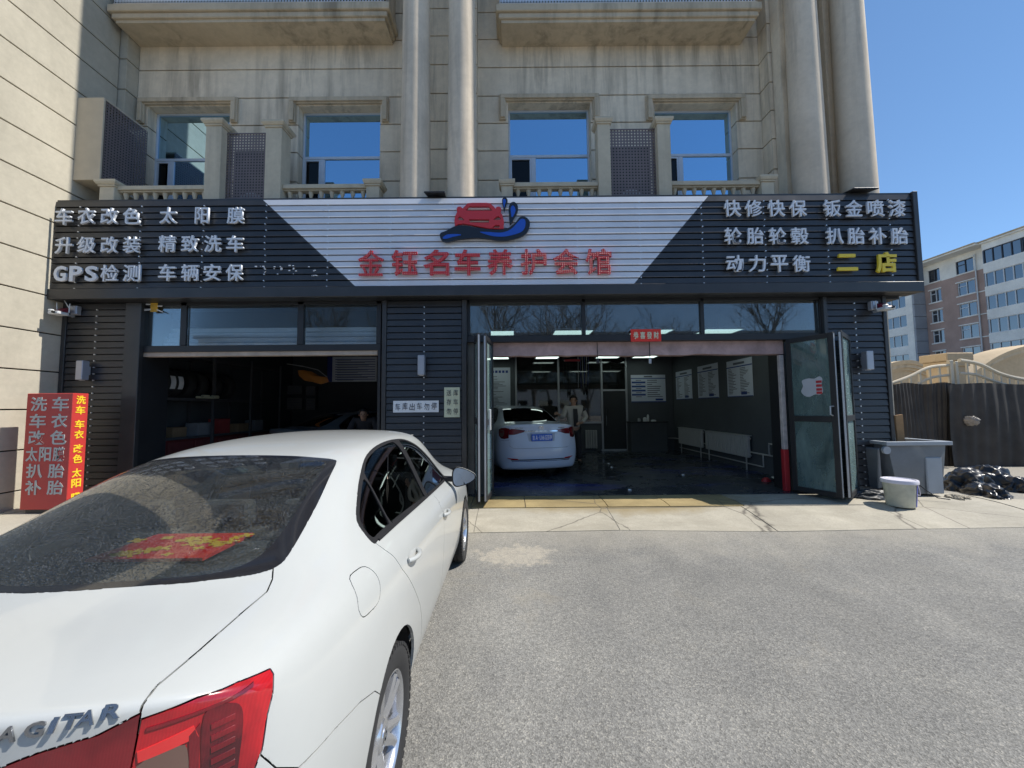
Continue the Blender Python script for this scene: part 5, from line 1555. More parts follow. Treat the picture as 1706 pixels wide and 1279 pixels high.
MB().tube(arc([(1598, 600), (1630, 606), (1665, 622), (1706, 632), (1760, 636), (1830, 640)], yg), 0.045, 8).build('top_rail', M_gatecream, gbb, smooth=True)
MB().tube(arc([(1598, 622), (1625, 624), (1650, 633), (1680, 642), (1706, 646)], yg), 0.035, 8).build('inner_rail', M_gatecream, gbb, smooth=True)
for px, py in ((1610, 602), (1624, 605), (1638, 610), (1652, 616), (1666, 622), (1680, 627), (1694, 630), (1708, 632)):
    t_ = at(px, py, yg)
    MB().box(t_.x - 0.018, t_.x + 0.018, yg - 0.018, yg + 0.018, 0.25, t_.z).build('gate_bar', M_gatecream, gbb)
MB().box(at(1596, 700, yg).x, at(1601, 700, yg).x, yg - 0.04, yg + 0.04, 0.2, at(1600, 602, yg).z).build('stile', M_gatecream, gbb, bevel=0.006)
MB().box(at(1596, 700, yg).x, at(1900, 700, yg).x, yg - 0.02, yg + 0.02, 0.5, 0.56).build('cross_rail', M_gatecream, gbb)
o1, a, c = cloth_panel('shade_cloth', '', 1484, 1592, 638, 790, YG, 3)
tag(o1, 'faded black shade cloth stretched over the left gate leaf', 'cloth', 'black cloths on the gate')
o2, a, c = cloth_panel('shade_cloth', '', 1590, 1900, 637, 785, YG - 0.14, 5)
tag(o2, 'darker pleated black shade cloth over the right gate leaf', 'cloth', 'black cloths on the gate')
# rag tied on the gate
rg = bag('x', at(1617, 701, YG - 0.2), (0.15, 0.07, 0.12), 14.7)
rg.name = 'tied_rag'; rg.data.materials.clear(); rg.data.materials.append(mat('pale_cloth', (0.24, 0.22, 0.20), 0.35, 0, 0.3, 9))
rg['label'] = 'crumpled pale plastic tied to the gate at the cloth edge'; rg['category'] = 'bag'; del rg['group']
# gate pier, arched canopies behind
gp = thing('gate_pier', 'cream gate pier with a stepped cap between the gate leaves', 'pier', (at(1576, 700, 11).x, 11, 0.2))
p = at(1576, 590, 11)
MB().box(p.x - 0.28, p.x + 0.28, 10.75, 11.3, 0.1, at(1576, 612, 11).z).build('shaft', M_archcream, gp)
MB().box(p.x - 0.33, p.x + 0.33, 10.70, 11.35, at(1576, 612, 11).z + 0.002, at(1576, 603, 11).z).box(p.x - 0.38, p.x + 0.38, 10.65, 11.4, at(1576, 603, 11).z + 0.001, at(1576, 590, 11).z).build('cap', M_archcream, gp, bevel=0.02)
def arch_shell(label, pts, Y, thick, name='arched_canopy'):
    t = thing(name, label, 'canopy', at(pts[len(pts) // 2][0], 660, Y), group='arched canopies beyond the gate')
    top = arc(pts, Y)
    for k, (d0, d1, off) in enumerate(((0.0, 0.16, 0.0), (0.162, 0.30, 0.06), (0.302, 0.42, 0.12), (0.422, 3.5, 0.18))):
        vs_ = []
        for q in top:
            vs_ += [(q.x, Y + off, q.z - d0), (q.x, Y + off, max(0.1, q.z - d1)), (q.x, Y + thick, max(0.1, q.z - d1)), (q.x, Y + thick, q.z - d0)]
        n = len(top)
        fs = [(4 * i + a_, 4 * i + (a_ + 1) % 4, 4 * i + 4 + (a_ + 1) % 4, 4 * i + 4 + a_) for i in range(n - 1) for a_ in range(4)] + [(0, 1, 2, 3), (4 * n - 1, 4 * n - 2, 4 * n - 3, 4 * n - 4)]
        MB().add(vs_, fs).build(('coping', 'band', 'band', 'tympanum')[k], M_archcream if k != 1 else M_trim, t)
arch_shell('low cream arched canopy beyond the left gate leaf', [(1440, 625), (1484, 605), (1520, 600), (1555, 612), (1600, 640)], 16, 1.2)
arch_shell('large cream arched canopy beyond the right gate leaf', [(1600, 640), (1630, 615), (1665, 592), (1706, 577), (1760, 570), (1840, 590)], 18, 1.5)

# ================================================================ saloon cars
KZ = (.82, .62, .42, .21)
# per station: y of j0..j5, x of j1..j5 + k3..k0, z of j0..j5 (+ k3..k0)
ST = [
 ((.075, .085, .125, .19, .27, .36), (.30, .52, .68, .78, .825, .862, .880, .875, .83), (1.085, 1.083, 1.075, 1.055, 1.02, .965), None),
 ((.30, .31, .34, .39, .46, .54), (.30, .52, .68, .79, .845, .888, .903, .898, .86), (1.100, 1.10, 1.09, 1.07, 1.03, .97), None),
 ((.52, .55, .65, .76, .82, .86), (.30, .51, .66, .777, .85, .893, .915, .912, .87), (1.11, 1.11, 1.10, 1.085, 1.035, .97), None),
 ((.82, .84, .92, 1.0, 1.03, 1.06), (.30, .50, .65, .762, .85, .893, .918, .916, .87), (1.235, 1.23, 1.205, 1.175, 1.05, .968), None),
 ((1.14, 1.15, 1.19, 1.24, 1.27, 1.29), (.30, .485, .62, .745, .85, .892, .908, .904, .865), (1.36, 1.355, 1.335, 1.27, 1.055, .965), None),
 ((1.42, 1.43, 1.45, 1.48, 1.50, 1.52), (.30, .475, .61, .755, .85, .890, .900, .895, .86), (1.43, 1.425, 1.405, 1.345, 1.025, .96), None),
 ((1.8,) * 6, (.30, .475, .605, .770, .85, .887, .896, .89, .86), (1.465, 1.46, 1.445, 1.39, 1.0, .95), None),
 ((2.25,) * 6, (.30, .48, .61, .779, .85, .887, .896, .89, .86), (1.48, 1.475, 1.455, 1.405, .975, .935), None),
 ((2.7,) * 6, (.30, .475, .605, .780, .85, .887, .896, .89, .86), (1.47, 1.465, 1.445, 1.39, .96, .92), None),
 ((3.02, 3.02, 3.0, 2.98, 3.0, 3.0), (.30, .47, .595, .777, .85, .886, .896, .89, .86), (1.435, 1.43, 1.41, 1.345, .95, .915), None),
 ((3.40, 3.38, 3.33, 3.25, 3.25, 3.25), (.31, .50, .615, .772, .85, .886, .897, .89, .86), (1.26, 1.255, 1.23, 1.17, .945, .91), None),
 ((3.78, 3.76, 3.70, 3.60, 3.55, 3.5), (.32, .54, .67, .775, .85, .886, .898, .892, .86), (1.07, 1.065, 1.05, 1.01, .94, .905), None),
 ((4.0, 4.0, 3.95, 3.9, 3.85, 3.8), (.32, .54, .68, .78, .85, .886, .898, .892, .86), (1.00, .995, .98, .955, .92, .88), (.78, .60, .42, .21)),
 ((4.35, 4.34, 4.3, 4.22, 4.16, 4.1), (.30, .52, .66, .76, .82, .86, .88, .875, .84), (.90, .895, .88, .86, .83, .80), (.72, .56, .40, .21)),
 ((4.58, 4.57, 4.52, 4.44, 4.38, 4.30), (.30, .50, .64, .73, .78, .83, .85, .845, .80), (.76, .755, .75, .74, .72, .70), (.62, .50, .36, .22)),
]
REARY = {3: (.055, .06, .10, .16, .24), 2: (.0, .01, .05, .12, .205), 1: (-.01, .0, .045, .115, .20), 0: (.04, .05, .09, .15, .23)}
REARSIDE = (.34, .315, .31, .33)
FRONTY = {3: (4.62, 4.61, 4.56, 4.48, 4.40), 2: (4.64, 4.63, 4.58, 4.50, 4.42), 1: (4.65, 4.64, 4.59, 4.50, 4.42), 0: (4.58, 4.57, 4.53, 4.46, 4.38)}
FRONTSIDE = (4.31, 4.32, 4.32, 4.28)
def car_surface(level=4, mod=None):
    """closed Catmull-Clark skin of a three-box saloon, right half and left half welded"""
    st = mod(ST) if mod else ST
    V, idx = [], {}
    def vid(key, co):
        if key not in idx:
            idx[key] = len(V)
            V.append(co)
        return idx[key]
    nS = len(st)
    def P(i, r, s):
        """ring slot r: 0..5 top j, 6..9 side k3..k0, 10 underside"""
        yy, xx, zz, kz = st[i]
        kz = kz or KZ
        if r <= 5:
            x = 0 if r == 0 else xx[r - 1]
            co = (x, yy[r], zz[r])
        else:
            k = r - 6
            rr = min(k, 3)
            y = yy[5]
            if i == 0: y = REARSIDE[rr]
            if i == nS - 1: y = FRONTSIDE[rr]
            co = (xx[5 + rr], y, kz[rr])
            if r == 10: co = (xx[8] - 0.10, y, kz[3] - 0.03)
        if r == 0: return vid(('c', i, 0), co)
        return vid((s, i, r), (co[0] * s, co[1], co[2]))
    def Q(end, j, k, s):
        """end grid, j 0..4 across, k 3..0 down, -1 underside"""
        i = 0 if end == 'r' else nS - 1
        Y = REARY if end == 'r' else FRONTY
        xx, zz, kz = st[i][1], st[i][2], st[i][3] or KZ
        x = 0 if j == 0 else xx[j - 1]
        kk = max(k, 0)
        y = Y[kk][j]
        z = kz[3 - kk]
        if end == 'r' and k == 3: z = .85
        if k == -1:
            y += 0.06 if end == 'r' else -0.06
            z -= 0.03
        key = (end, 0, k, 'c') if j == 0 else (end, j, k, s)
        return vid(key, (x * s, y, z))
    F = []
    for s in (1, -1):
        for i in range(nS - 1):
            for r in range(10):
                f = (P(i, r, s), P(i, r + 1, s), P(i + 1, r + 1, s), P(i + 1, r, s))
                F.append(f if s == 1 else f[::-1])
        for end in 'rf':
            i = 0 if end == 'r' else nS - 1
            def G(j, k):
                if j == 5: return P(i, 10, s) if k == -1 else (P(i, 5, s) if k == 4 else P(i, 9 - k, s))
                if k == 4: return P(i, j, s)
                return Q(end, j, k, s)
            for j in range(5):
                for k in range(3, -2, -1):
                    f = (G(j, k + 1), G(j, k), G(j + 1, k), G(j + 1, k + 1))
                    if (s == 1) != (end == 'r'): f = f[::-1]
                    F.append(f)
    me = bpy.data.meshes.new('skin')
    me.from_pydata(V, [], F)
    bm = bmesh.new()
    bm.from_mesh(me)
    cl = bm.edges.layers.float.new('crease_edge')
    inv = {v: k for k, v in idx.items()}
    bm.verts.ensure_lookup_table()
    for e in bm.edges:
        a, b = inv[e.verts[0].index], inv[e.verts[1].index]
        def row(t, i, rmin, rmax): return len(t) == 3 and t[1] == i and rmin <= t[2] <= rmax
        if row(a, 0, 0, 5) and row(b, 0, 0, 5): e[cl] = 0.88
        if len(a) == 3 and len(b) == 3 and a[2] == 6 and b[2] == 6 and min(a[1], b[1]) >= 1: e[cl] = 0.25
    bmesh.ops.recalc_face_normals(bm, faces=bm.faces)
    bm.to_mesh(me)
    bm.free()
    o = bpy.data.objects.new('skin', me)
    COL.objects.link(o)
    m = o.modifiers.new('s', 'SUBSURF')
    m.levels = m.render_levels = level
    dg = bpy.context.evaluated_depsgraph_get()
    out = bpy.data.meshes.new_from_object(o.evaluated_get(dg))
    bpy.data.objects.remove(o)
    bpy.data.meshes.remove(me)
    return out
CARX, CARY, CARH = -1.395, 0.615, R(0.4)

def car_paint(name, col, rough=0.28):
    m, nt, b = _nodes(name)
    v = coords(nt)
    c = ramp(nt, noise(nt, v, 3, 6, 0.7), [(0.35, tuple(x * 0.97 for x in col)), (0.7, col)])
    dust = ramp(nt, noise(nt, v, 55, 5, 0.8), [(0.55, (0,) * 3), (0.85, (0.14,) * 3)])
    c = mixc(nt, c, tuple(x * 0.72 for x in col), dust)
    nt.links.new(c, b.inputs['Base Color'])
    b.inputs['Roughness'].default_value = rough
    b.inputs['Specular IOR Level'].default_value = 0.35
    b.inputs['Coat Weight'].default_value = 0.75
    b.inputs['Coat Roughness'].default_value = 0.05
    return m
M_paint_white = car_paint('white_paint', (0.46, 0.475, 0.465))
M_paint_pearl = car_paint('pearl_white_paint', (0.62, 0.68, 0.78))
M_paint_dark = car_paint('dark_grey_paint', (0.10, 0.12, 0.13))
M_rearglass = glass_mat('rear_glass_wet', (0.55, 0.60, 0.60), 0.03, 1.2, drops=0.10, film=0.05)
M_sideglass = glass_mat('side_glass', (0.22, 0.25, 0.27), 0.0, 1.3, film=0.07)
M_garglass = glass_mat('garage_car_glass', (0.10, 0.12, 0.13), 0.0, 1.5, film=0.12)
M_trimblk = mat('window_rubber', (0.016, 0.016, 0.018), 0.55, 0, 0.1, spec=0.25)
M_badge = mat('badge_chrome', (0.34, 0.35, 0.37), 0.18, 0.9, 0)
M_mirror = mat('mirror_silver', (0.22, 0.27, 0.36), 0.02, 1.0, 0)
M_frit = mat('glass_frit', (0.012, 0.013, 0.018), 0.12, 0, 0, coat=0.5)
M_under = mat('underbody', (0.012, 0.012, 0.013), 0.85, 0, 0)
def lamp_mat(name, col, dark):
    """ribbed red lamp cover"""
    m, nt, b = _nodes(name)
    v = coords(nt)
    w = N(nt, 'ShaderNodeTexWave', Scale=70.0, Distortion=3.0)
    nt.links.new(v, w.inputs['Vector'])
    c = ramp(nt, noise(nt, v, 9, 3, 0.5), [(0.38, dark), (0.56, col)])
    c = mixc(nt, c, ramp(nt, w.outputs[0], [(0.3, (0.86,) * 3), (0.8, (1.08,) * 3)]), 0.5, 'MULTIPLY')
    nt.links.new(c, b.inputs['Base Color'])
    b.inputs['Roughness'].default_value = 0.22
    b.inputs['Coat Weight'].default_value = 1.0
    b.inputs['Coat Roughness'].default_value = 0.02
    return m
M_lampred = lamp_mat('tail_lamp_red', (0.44, 0.010, 0.016), (0.26, 0.006, 0.012))
M_lampdark = lamp_mat('tail_lamp_dark_red', (0.16, 0.006, 0.012), (0.055, 0.004, 0.008))
M_lampmid = lamp_mat('tail_lamp_mid_red', (0.20, 0.008, 0.014), (0.12, 0.005, 0.01))
M_lampclear = mat('lamp_clear', (0.17, 0.10, 0.08), 0.15, 0.3, 0.1, coat=0.8)
M_lampspark = mat('lamp_bright_red', (0.62, 0.03, 0.03), 0.15, 0, 0, coat=1.0)

SIDE = (lambda c: (c.y, c.z), Vector((1, 0, 0)))
TOP = (lambda c: (c.x, c.y), Vector((0, 0, 1)))
REAR = (lambda c: (c.x, c.z), Vector((0, -1, 0)))
OBLR = (lambda c: ((c.x + c.y) / math.sqrt(2), c.z), Vector((1, -1, 0)).normalized())
OBLF = (lambda c: ((c.x - (c.y - 4.6)) / math.sqrt(2), c.z), Vector((1, 1, 0)).normalized())
def inpoly(p, poly):
    x, y = p
    c = False
    n = len(poly)
    j = n - 1
    for i in range(n):
        xi, yi = poly[i]; xj, yj = poly[j]
        if (yi > y) != (yj > y) and x < (xj - xi) * (y - yi) / (yj - yi) + xi:
            c = not c
        j = i
    return c
def sm(pts, n=5, closed=True):
    """Catmull-Rom rounding of a 2D outline"""
    out = []
    k = len(pts)
    rng = range(k) if closed else range(k - 1)
    for i in rng:
        g = (lambda q: pts[q % k]) if closed else (lambda q: pts[min(max(q, 0), k - 1)])
        p0, p1, p2, p3 = (Vector(g(i + d)) for d in (-1, 0, 1, 2))
        for j in range(n):
            t = j / n
            v = 0.5 * ((2 * p1) + (p2 - p0) * t + (2 * p0 - 5 * p1 + 4 * p2 - p3) * t * t + (3 * p1 - p0 - 3 * p2 + p3) * t ** 3)
            out.append((v.x, v.y))
    if not closed: out.append(tuple(pts[-1]))
    return out
def grow(poly, d):
    n = len(poly)
    A = sum(poly[i][0] * poly[(i + 1) % n][1] - poly[(i + 1) % n][0] * poly[i][1] for i in range(n))
    s = 1 if A > 0 else -1
    out = []
    for i in range(n):
        a, b, c = Vector(poly[i - 1]), Vector(poly[i]), Vector(poly[(i + 1) % n])
        e1, e2 = (b - a), (c - b)
        if e1.length < 1e-6 or e2.length < 1e-6:
            out.append(tuple(b)); continue
        e1.normalize(); e2.normalize()
        nrm = Vector((e1.y + e2.y, -e1.x - e2.x)) * s
        if nrm.length < 1e-4: nrm = Vector((e1.y, -e1.x)) * s
        nrm.normalize()
        k = d / max(0.5, nrm.dot(Vector((e1.y, -e1.x)) * s))
        out.append((b.x + nrm.x * k, b.y + nrm.y * k))
    return out

DLO = sm([(1.148, 1.036), (1.140, 1.085), (1.155, 1.137), (1.26, 1.205), (1.40, 1.286), (1.57, 1.357), (1.765, 1.397), (2.0, 1.416), (2.23, 1.416), (2.43, 1.397), (2.64, 1.329), (2.86, 1.201), (3.06, 1.033), (3.10, .966), (2.795, .978), (2.0, 1.005), (1.48, 1.025), (1.22, 1.035)], 3)
def seg(poly_in, clip):
    return poly_in
GLASS_Q = sm([(1.185, 1.062), (1.178, 1.10), (1.20, 1.135), (1.29, 1.19), (1.395, 1.25), (1.43, 1.255), (1.425, 1.15), (1.415, 1.062), (1.38, 1.058), (1.25, 1.060)], 3)
GLASS_R = sm([(1.455, 1.056), (1.462, 1.15), (1.468, 1.275), (1.50, 1.305), (1.60, 1.345), (1.78, 1.378), (1.95, 1.392), (2.10, 1.397), (2.15, 1.385), (2.16, 1.30), (2.17, 1.15), (2.175, 1.032), (2.14, 1.026), (1.8, 1.042), (1.50, 1.054)], 3)
GLASS_F = sm([(2.275, 1.020), (2.27, 1.15), (2.265, 1.30), (2.27, 1.385), (2.33, 1.392), (2.45, 1.374), (2.62, 1.312), (2.83, 1.188), (3.01, 1.037), (3.03, 1.0), (2.98, .994), (2.6, 1.006), (2.31, 1.020)], 3)
REARG = sm([(0, .518), (.12, .526), (.27, .550), (.40, .583), (.525, .643), (.580, .692), (.598, .741), (.596, .783), (.582, .89), (.557, 1.076), (.522, 1.26), (.494, 1.385), (.465, 1.398), (.38, 1.376), (.2, 1.368), (0, 1.366)], 3, False) + [(-.05, 1.366), (-.05, .518)]
REARG_IN = sm([(0, .545), (.12, .553), (.27, .578), (.40, .615), (.475, .66), (.512, .72), (.525, .79), (.522, .89), (.505, 1.076), (.483, 1.24), (.462, 1.345), (.43, 1.352), (.35, 1.338), (.2, 1.332), (0, 1.330)], 3, False) + [(-.05, 1.33), (-.05, .545)]
WSH = [(-.05, 3.075), (.30, 3.075), (.45, 3.07), (.52, 3.11), (.565, 3.25), (.63, 3.52), (.645, 3.60), (.50, 3.68), (.30, 3.725), (-.05, 3.745)]
TRUNK_TOP = [(-.05, -.2), (.653, -.2), (.653, .179), (.651, .195), (.643, .228), (.645, .332), (.640, .484), (.640, .60), (.619, .66), (.585, .72), (.40, 1.0), (-.05, 1.0)]
LAMP_OUT = [(.5905, 1.030), (.677, 1.034), (.75, 1.022), (.822, 1.004), (.828, .992), (.822, .96), (.8075, .925), (.796, .866), (.757, .80), (.65, .775), (.562, .765), (.560, .80)]
LAMP_IN = sm([(.70, 1.028), (.60, 1.022), (.55, 1.018), (.50, 1.010), (.42, .984), (.345, .94), (.30, .87), (.325, .80), (.45, .775), (.60, .768), (.70, .765)], 3)
RDOOR = [(1.160, 1.036), (1.165, 1.026), (1.183, .997), (1.218, .954), (1.256, .878), (1.35, .776), (1.46, .655), (1.527, .578), (1.59, .47), (1.625, .36), (1.63, .275), (2.275, .275), (2.285, .493), (2.335, .736), (2.363, .886), (2.396, .965), (2.396, 1.5), (1.16, 1.5)]
FDOOR = [(2.275, .275), (2.285, .493), (2.335, .736), (2.363, .886), (2.396, .965), (2.396, 1.5), (3.2, 1.5), (3.12, .95), (3.17, .87), (3.245, .75), (3.255, .5), (3.20, .275)]
FUEL = sm([(.800, .965), (.835, 1.015), (.90, 1.019), (.965, 1.008), (.995, .968), (.988, .925), (.935, .888), (.84, .893), (.787, .905), (.778, .935)], 3)
BUMP = [(-.3, -.2), (-.3, .765), (.255, .765), (.300, .862), (.327, .807), (.379, .761), (.532, .734), (.681, .694), (.80, .645), (.90, .55), (.98, .40), (.98, -.2)]
HOOD = [(-.05, 3.80), (.30, 3.79), (.50, 3.74), (.655, 3.66), (.68, 3.9), (.665, 4.2), (.62, 4.42), (.48, 4.50), (-.05, 4.53)]
HEADL = sm([(.40, .74), (.52, .76), (.66, .80), (.80, .83), (.86, .82), (.80, .74), (.68, .68), (.50, .65), (.40, .66)], 3)
WR, WF, WZ, ARCH_R = 1.02, 3.66, .315, .362
ARC_C = 1.065
def circ(y, z, r, n=40): return [(y + r * math.cos(2 * math.pi * i / n), z + r * math.sin(2 * math.pi * i / n)) for i in range(n)]

def cut(bm, proj, poly, closed=True, filt=0.12, extra=None):
    f2, d = proj
    xs = [p[0] for p in poly]; ys_ = [p[1] for p in poly]
    x0, x1, y0, y1 = min(xs) - .03, max(xs) + .03, min(ys_) - .03, max(ys_) + .03
    cand = set()
    for f in bm.faces:
        if f.normal.dot(d) < filt: continue
        c = f.calc_center_median()
        if extra and not extra(c): continue
        u, v = f2(c)
        if x0 <= u <= x1 and y0 <= v <= y1: cand.add(f)
    n = len(poly)
    for i in range(n if closed else n - 1):
        a, b = Vector(poly[i]), Vector(poly[(i + 1) % n])
        if (b - a).length < 1e-5: continue
        # plane through the segment, parallel to the projection direction
        o3, e3 = None, None
        if proj is SIDE: P3 = lambda q: Vector((0, q.x, q.y))
        elif proj is TOP: P3 = lambda q: Vector((q.x, q.y, 0))
        elif proj is REAR: P3 = lambda q: Vector((q.x, 0, q.y))
        elif proj is OBLR: P3 = lambda q: Vector((q.x / math.sqrt(2), q.x / math.sqrt(2), q.y))
        else: P3 = lambda q: Vector((q.x / math.sqrt(2), 4.6 - q.x / math.sqrt(2), q.y))
        A, B = P3(a), P3(b)
        no = (B - A).cross(d).normalized()
        lo_u, hi_u, lo_v, hi_v = min(a.x, b.x) - 1e-4, max(a.x, b.x) + 1e-4, min(a.y, b.y) - 1e-4, max(a.y, b.y) + 1e-4
        hit = []
        for f in cand:
            us = [f2(v.co) for v in f.verts]
            if max(u[0] for u in us) < lo_u or min(u[0] for u in us) > hi_u or max(u[1] for u in us) < lo_v or min(u[1] for u in us) > hi_v: continue
            s_ = [(v.co - A).dot(no) for v in f.verts]
            if min(s_) < -1e-5 and max(s_) > 1e-5: hit.append(f)
        if not hit: continue
        hs = set(hit)
        geom = hit + list({e for f in hit for e in f.edges}) + list({v for f in hit for v in f.verts})
        r = bmesh.ops.bisect_plane(bm, geom=geom, dist=1e-5, plane_co=A, plane_no=no)
        cand |= {g for g in r['geom'] if isinstance(g, bmesh.types.BMFace)}
        cand = {f for f in cand if f.is_valid}

def build_car(root, style, level):
    skin = car_surface(level)
    svn = [v.normal.copy() for v in skin.vertices]
    spoly = [tuple(p.vertices) for p in skin.polygons]
    sco = [v.co.copy() for v in skin.vertices]
    bvh = BVHTree.FromPolygons(sco, spoly)
    bm = bmesh.new()
    bm.from_mesh(skin)
    bmesh.ops.bisect_plane(bm, geom=bm.verts[:] + bm.edges[:] + bm.faces[:], plane_co=(0, 0, 0), plane_no=(-1, 0, 0), clear_outer=True, dist=1e-5)
    bm.normal_update()
    hero = style == 'hero'
    GL3 = [grow(g, .009) for g in (GLASS_Q, GLASS_R, GLASS_F)]
    upper = lambda c: c.z > 0.9
    cut(bm, SIDE, circ(ARC_C, WZ, ARCH_R), filt=0.05, extra=lambda c: c.x > .5)
    cut(bm, SIDE, circ(WF, WZ, ARCH_R), filt=0.05, extra=lambda c: c.x > .5)
    cut(bm, SIDE, DLO, extra=lambda c: c.x > .4 and c.z > .93)
    for g in GL3: cut(bm, SIDE, g, extra=lambda c: c.x > .4 and c.z > .93)
    cut(bm, TOP, REARG, extra=lambda c: c.z > 1.0 and c.y < 2)
    if hero: cut(bm, TOP, REARG_IN, extra=lambda c: c.z > 1.0 and c.y < 2)
    cut(bm, TOP, WSH, extra=lambda c: c.z > .95 and c.y > 2.5)
    cut(bm, TOP, TRUNK_TOP[2:-1], closed=False, filt=-0.2, extra=lambda c: c.z > .60 and c.y < 1)
    lo = LAMP_OUT if hero else [(.585, 1.0), (.66, 1.015), (.75, 1.01), (.835, .985), (.83, .93), (.80, .845), (.74, .80), (.66, .79), (.575, .81)]
    li = LAMP_IN if hero else [(.70, 1.0), (.60, .992), (.45, .978), (.335, .958), (.36, .93), (.45, .905), (.56, .875), (.70, .87)]
    cut(bm, OBLR, lo, filt=0.25, extra=lambda c: c.y < .7 and c.x > .55)
    cut(bm, REAR, [p for p in li if p[0] < .69], closed=False, filt=0.15, extra=lambda c: c.y < .5 and c.x < .68)
    cut(bm, REAR, [(0, .605), (.58, .605), (.653, .66)], closed=False, filt=0.2, extra=lambda c: c.y < .5)
    cut(bm, REAR, [(.653, .64), (.653, 1.06)], closed=False, filt=-0.3, extra=lambda c: c.y < .5)
    cut(bm, SIDE, BUMP[1:-1], closed=False, filt=-0.2, extra=lambda c: c.y < 1.1 and c.x > .6)
    if hero:
        cut(bm, SIDE, RDOOR[:15], closed=False, extra=lambda c: c.x > .7)
        cut(bm, SIDE, FDOOR[6:] + [FDOOR[0]], closed=False, extra=lambda c: c.x > .7)
        cut(bm, SIDE, FUEL, extra=lambda c: c.x > .7)
    cut(bm, TOP, HOOD[1:-1], closed=False, extra=lambda c: c.y > 3.5)
    cut(bm, OBLF, HEADL, filt=0.2, extra=lambda c: c.y > 3.8)
    bm.normal_update()
    # ---- which panel does every face belong to
    S2 = math.sqrt(2)
    names = {}
    for f in bm.faces:
        c = f.calc_center_median()
        nr = f.normal
        k = 'body_shell'
        yz, xy = (c.y, c.z), (c.x, c.y)
        if nr.x > 0.02 and c.x > .4 and (inpoly(yz, circ(ARC_C, WZ, ARCH_R)) or inpoly(yz, circ(WF, WZ, ARCH_R))): k = None
        elif c.z > .93 and c.x > .42 and inpoly(yz, DLO) and 1.0 < c.y < 3.2 and nr.x > .1:
            k = 'glass_q' if inpoly(yz, GL3[0]) else 'glass_r' if inpoly(yz, GL3[1]) else 'glass_f' if inpoly(yz, GL3[2]) else 'window_trim'
        elif c.z > 1.05 and c.y < 1.6 and inpoly(xy, REARG): k = 'rear_glass' if (inpoly(xy, REARG_IN) or not hero) else 'rear_frit'
        elif c.z > .98 and c.y > 2.9 and inpoly(xy, WSH): k = 'windscreen'
        elif c.y < .7 and c.x > .6 and nr.dot(OBLR[1]) > 0.25 and c.z < 1.1 and inpoly(((c.x + c.y) / S2, c.z), lo) and c.x > .6525: k = 'lamp_out'
        elif c.y < .5 and c.x < .6535 and nr.y < -0.1 and inpoly((c.x, c.z), li): k = 'lamp_in'
        elif c.y < 1.0 and inpoly(xy, TRUNK_TOP) and c.z > (.605 if c.x < .58 else .605 + (c.x - .58) * .75): k = 'boot_lid'
        elif (c.x < .66 and c.y < .5 and c.z < .70) or (c.y < 1.0 and inpoly(yz, BUMP)): k = 'bumper'
        elif hero and c.x > .7 and inpoly(yz, RDOOR): k = 'door_r'
        elif hero and c.x > .7 and inpoly(yz, FDOOR): k = 'door_f'
        elif hero and c.x > .7 and inpoly(yz, FUEL): k = 'fuel_flap'
        elif c.y > 3.6 and inpoly(xy, HOOD) and c.z > .70: k = 'bonnet'
        elif c.y > 3.8 and nr.dot(OBLF[1]) > .2 and inpoly(((c.x - (c.y - 4.6)) / S2, c.z), HEADL): k = 'headlight'
        names.setdefault(k, []).append(f)
    paint, glass_r, glass_s = {'hero': (M_paint_white, M_rearglass, M_sideglass), 'pearl': (M_paint_pearl, M_garglass, M_garglass), 'dark': (M_paint_dark, M_garglass, M_garglass)}[style]
    def hit_normal(co):
        loc, nn, fi, dd = bvh.find_nearest(co)
        vsx = spoly[fi]
        w = [1.0 / max(1e-6, (sco[i] - loc).length_squared) for i in vsx]
        # smooth blend: bilinear-like weights by inverse distance squared
        n_ = Vector()
        for i, ww in zip(vsx, w): n_ += svn[i] * ww
        return n_.normalized()
    from mathutils.interpolate import poly_3d_calc
    def hn(co):
        loc, nn, fi, dd = bvh.find_nearest(co)
        ix = spoly[fi]
        w = poly_3d_calc([sco[i] for i in ix], loc)
        n_ = Vector()
        for i, ww in zip(ix, w): n_ += svn[i] * ww
        return n_.normalized() if n_.length > 0 else nn
    def panel(key, name, mats, both, gap=0.0018, flange=0.014, sink=0.0, parent=root, solid=None):
        fs = names.get(key)
        if not fs: return []
        vmap, V, Fc = {}, [], []
        for f in fs:
            ix = []
            for v in f.verts:
                if v not in vmap:
                    vmap[v] = len(V); V.append(v.co.copy())
                ix.append(vmap[v])
            Fc.append(ix)
        NR = [hn(c) for c in V]
        b2 = bmesh.new()
        bv = [b2.verts.new(c) for c in V]
        for ix in Fc:
            try: b2.faces.new([bv[i] for i in ix])
            except ValueError: pass
        b2.verts.ensure_lookup_table()
        b2.normal_update()
        # boundary: pull in, then fold down
        ins = {}
        bed = [e for e in b2.edges if len(e.link_faces) == 1 and not (both and abs(e.verts[0].co.x) < 1e-4 and abs(e.verts[1].co.x) < 1e-4)]
        for e in bed:
            f = e.link_faces[0]
            t = (e.verts[1].co - e.verts[0].co).normalized()
            inn = f.normal.cross(t)
            mid = (e.verts[0].co + e.verts[1].co) / 2
            if inn.dot(f.calc_center_median() - mid) < 0: inn.negate()
            for v in e.verts: ins.setdefault(v, Vector()).__iadd__(inn * max(e.calc_length(), 1e-4))
        for v, d_ in ins.items():
            if d_.length > 1e-7:
                q = d_.normalized() * gap
                if both and abs(v.co.x) < 1e-4: q.x = 0
                v.co += q
        if sink:
            for v in b2.verts: v.co -= NR[v.index if v.index < len(NR) else 0] * sink
        nb = len(V)
        fl = []
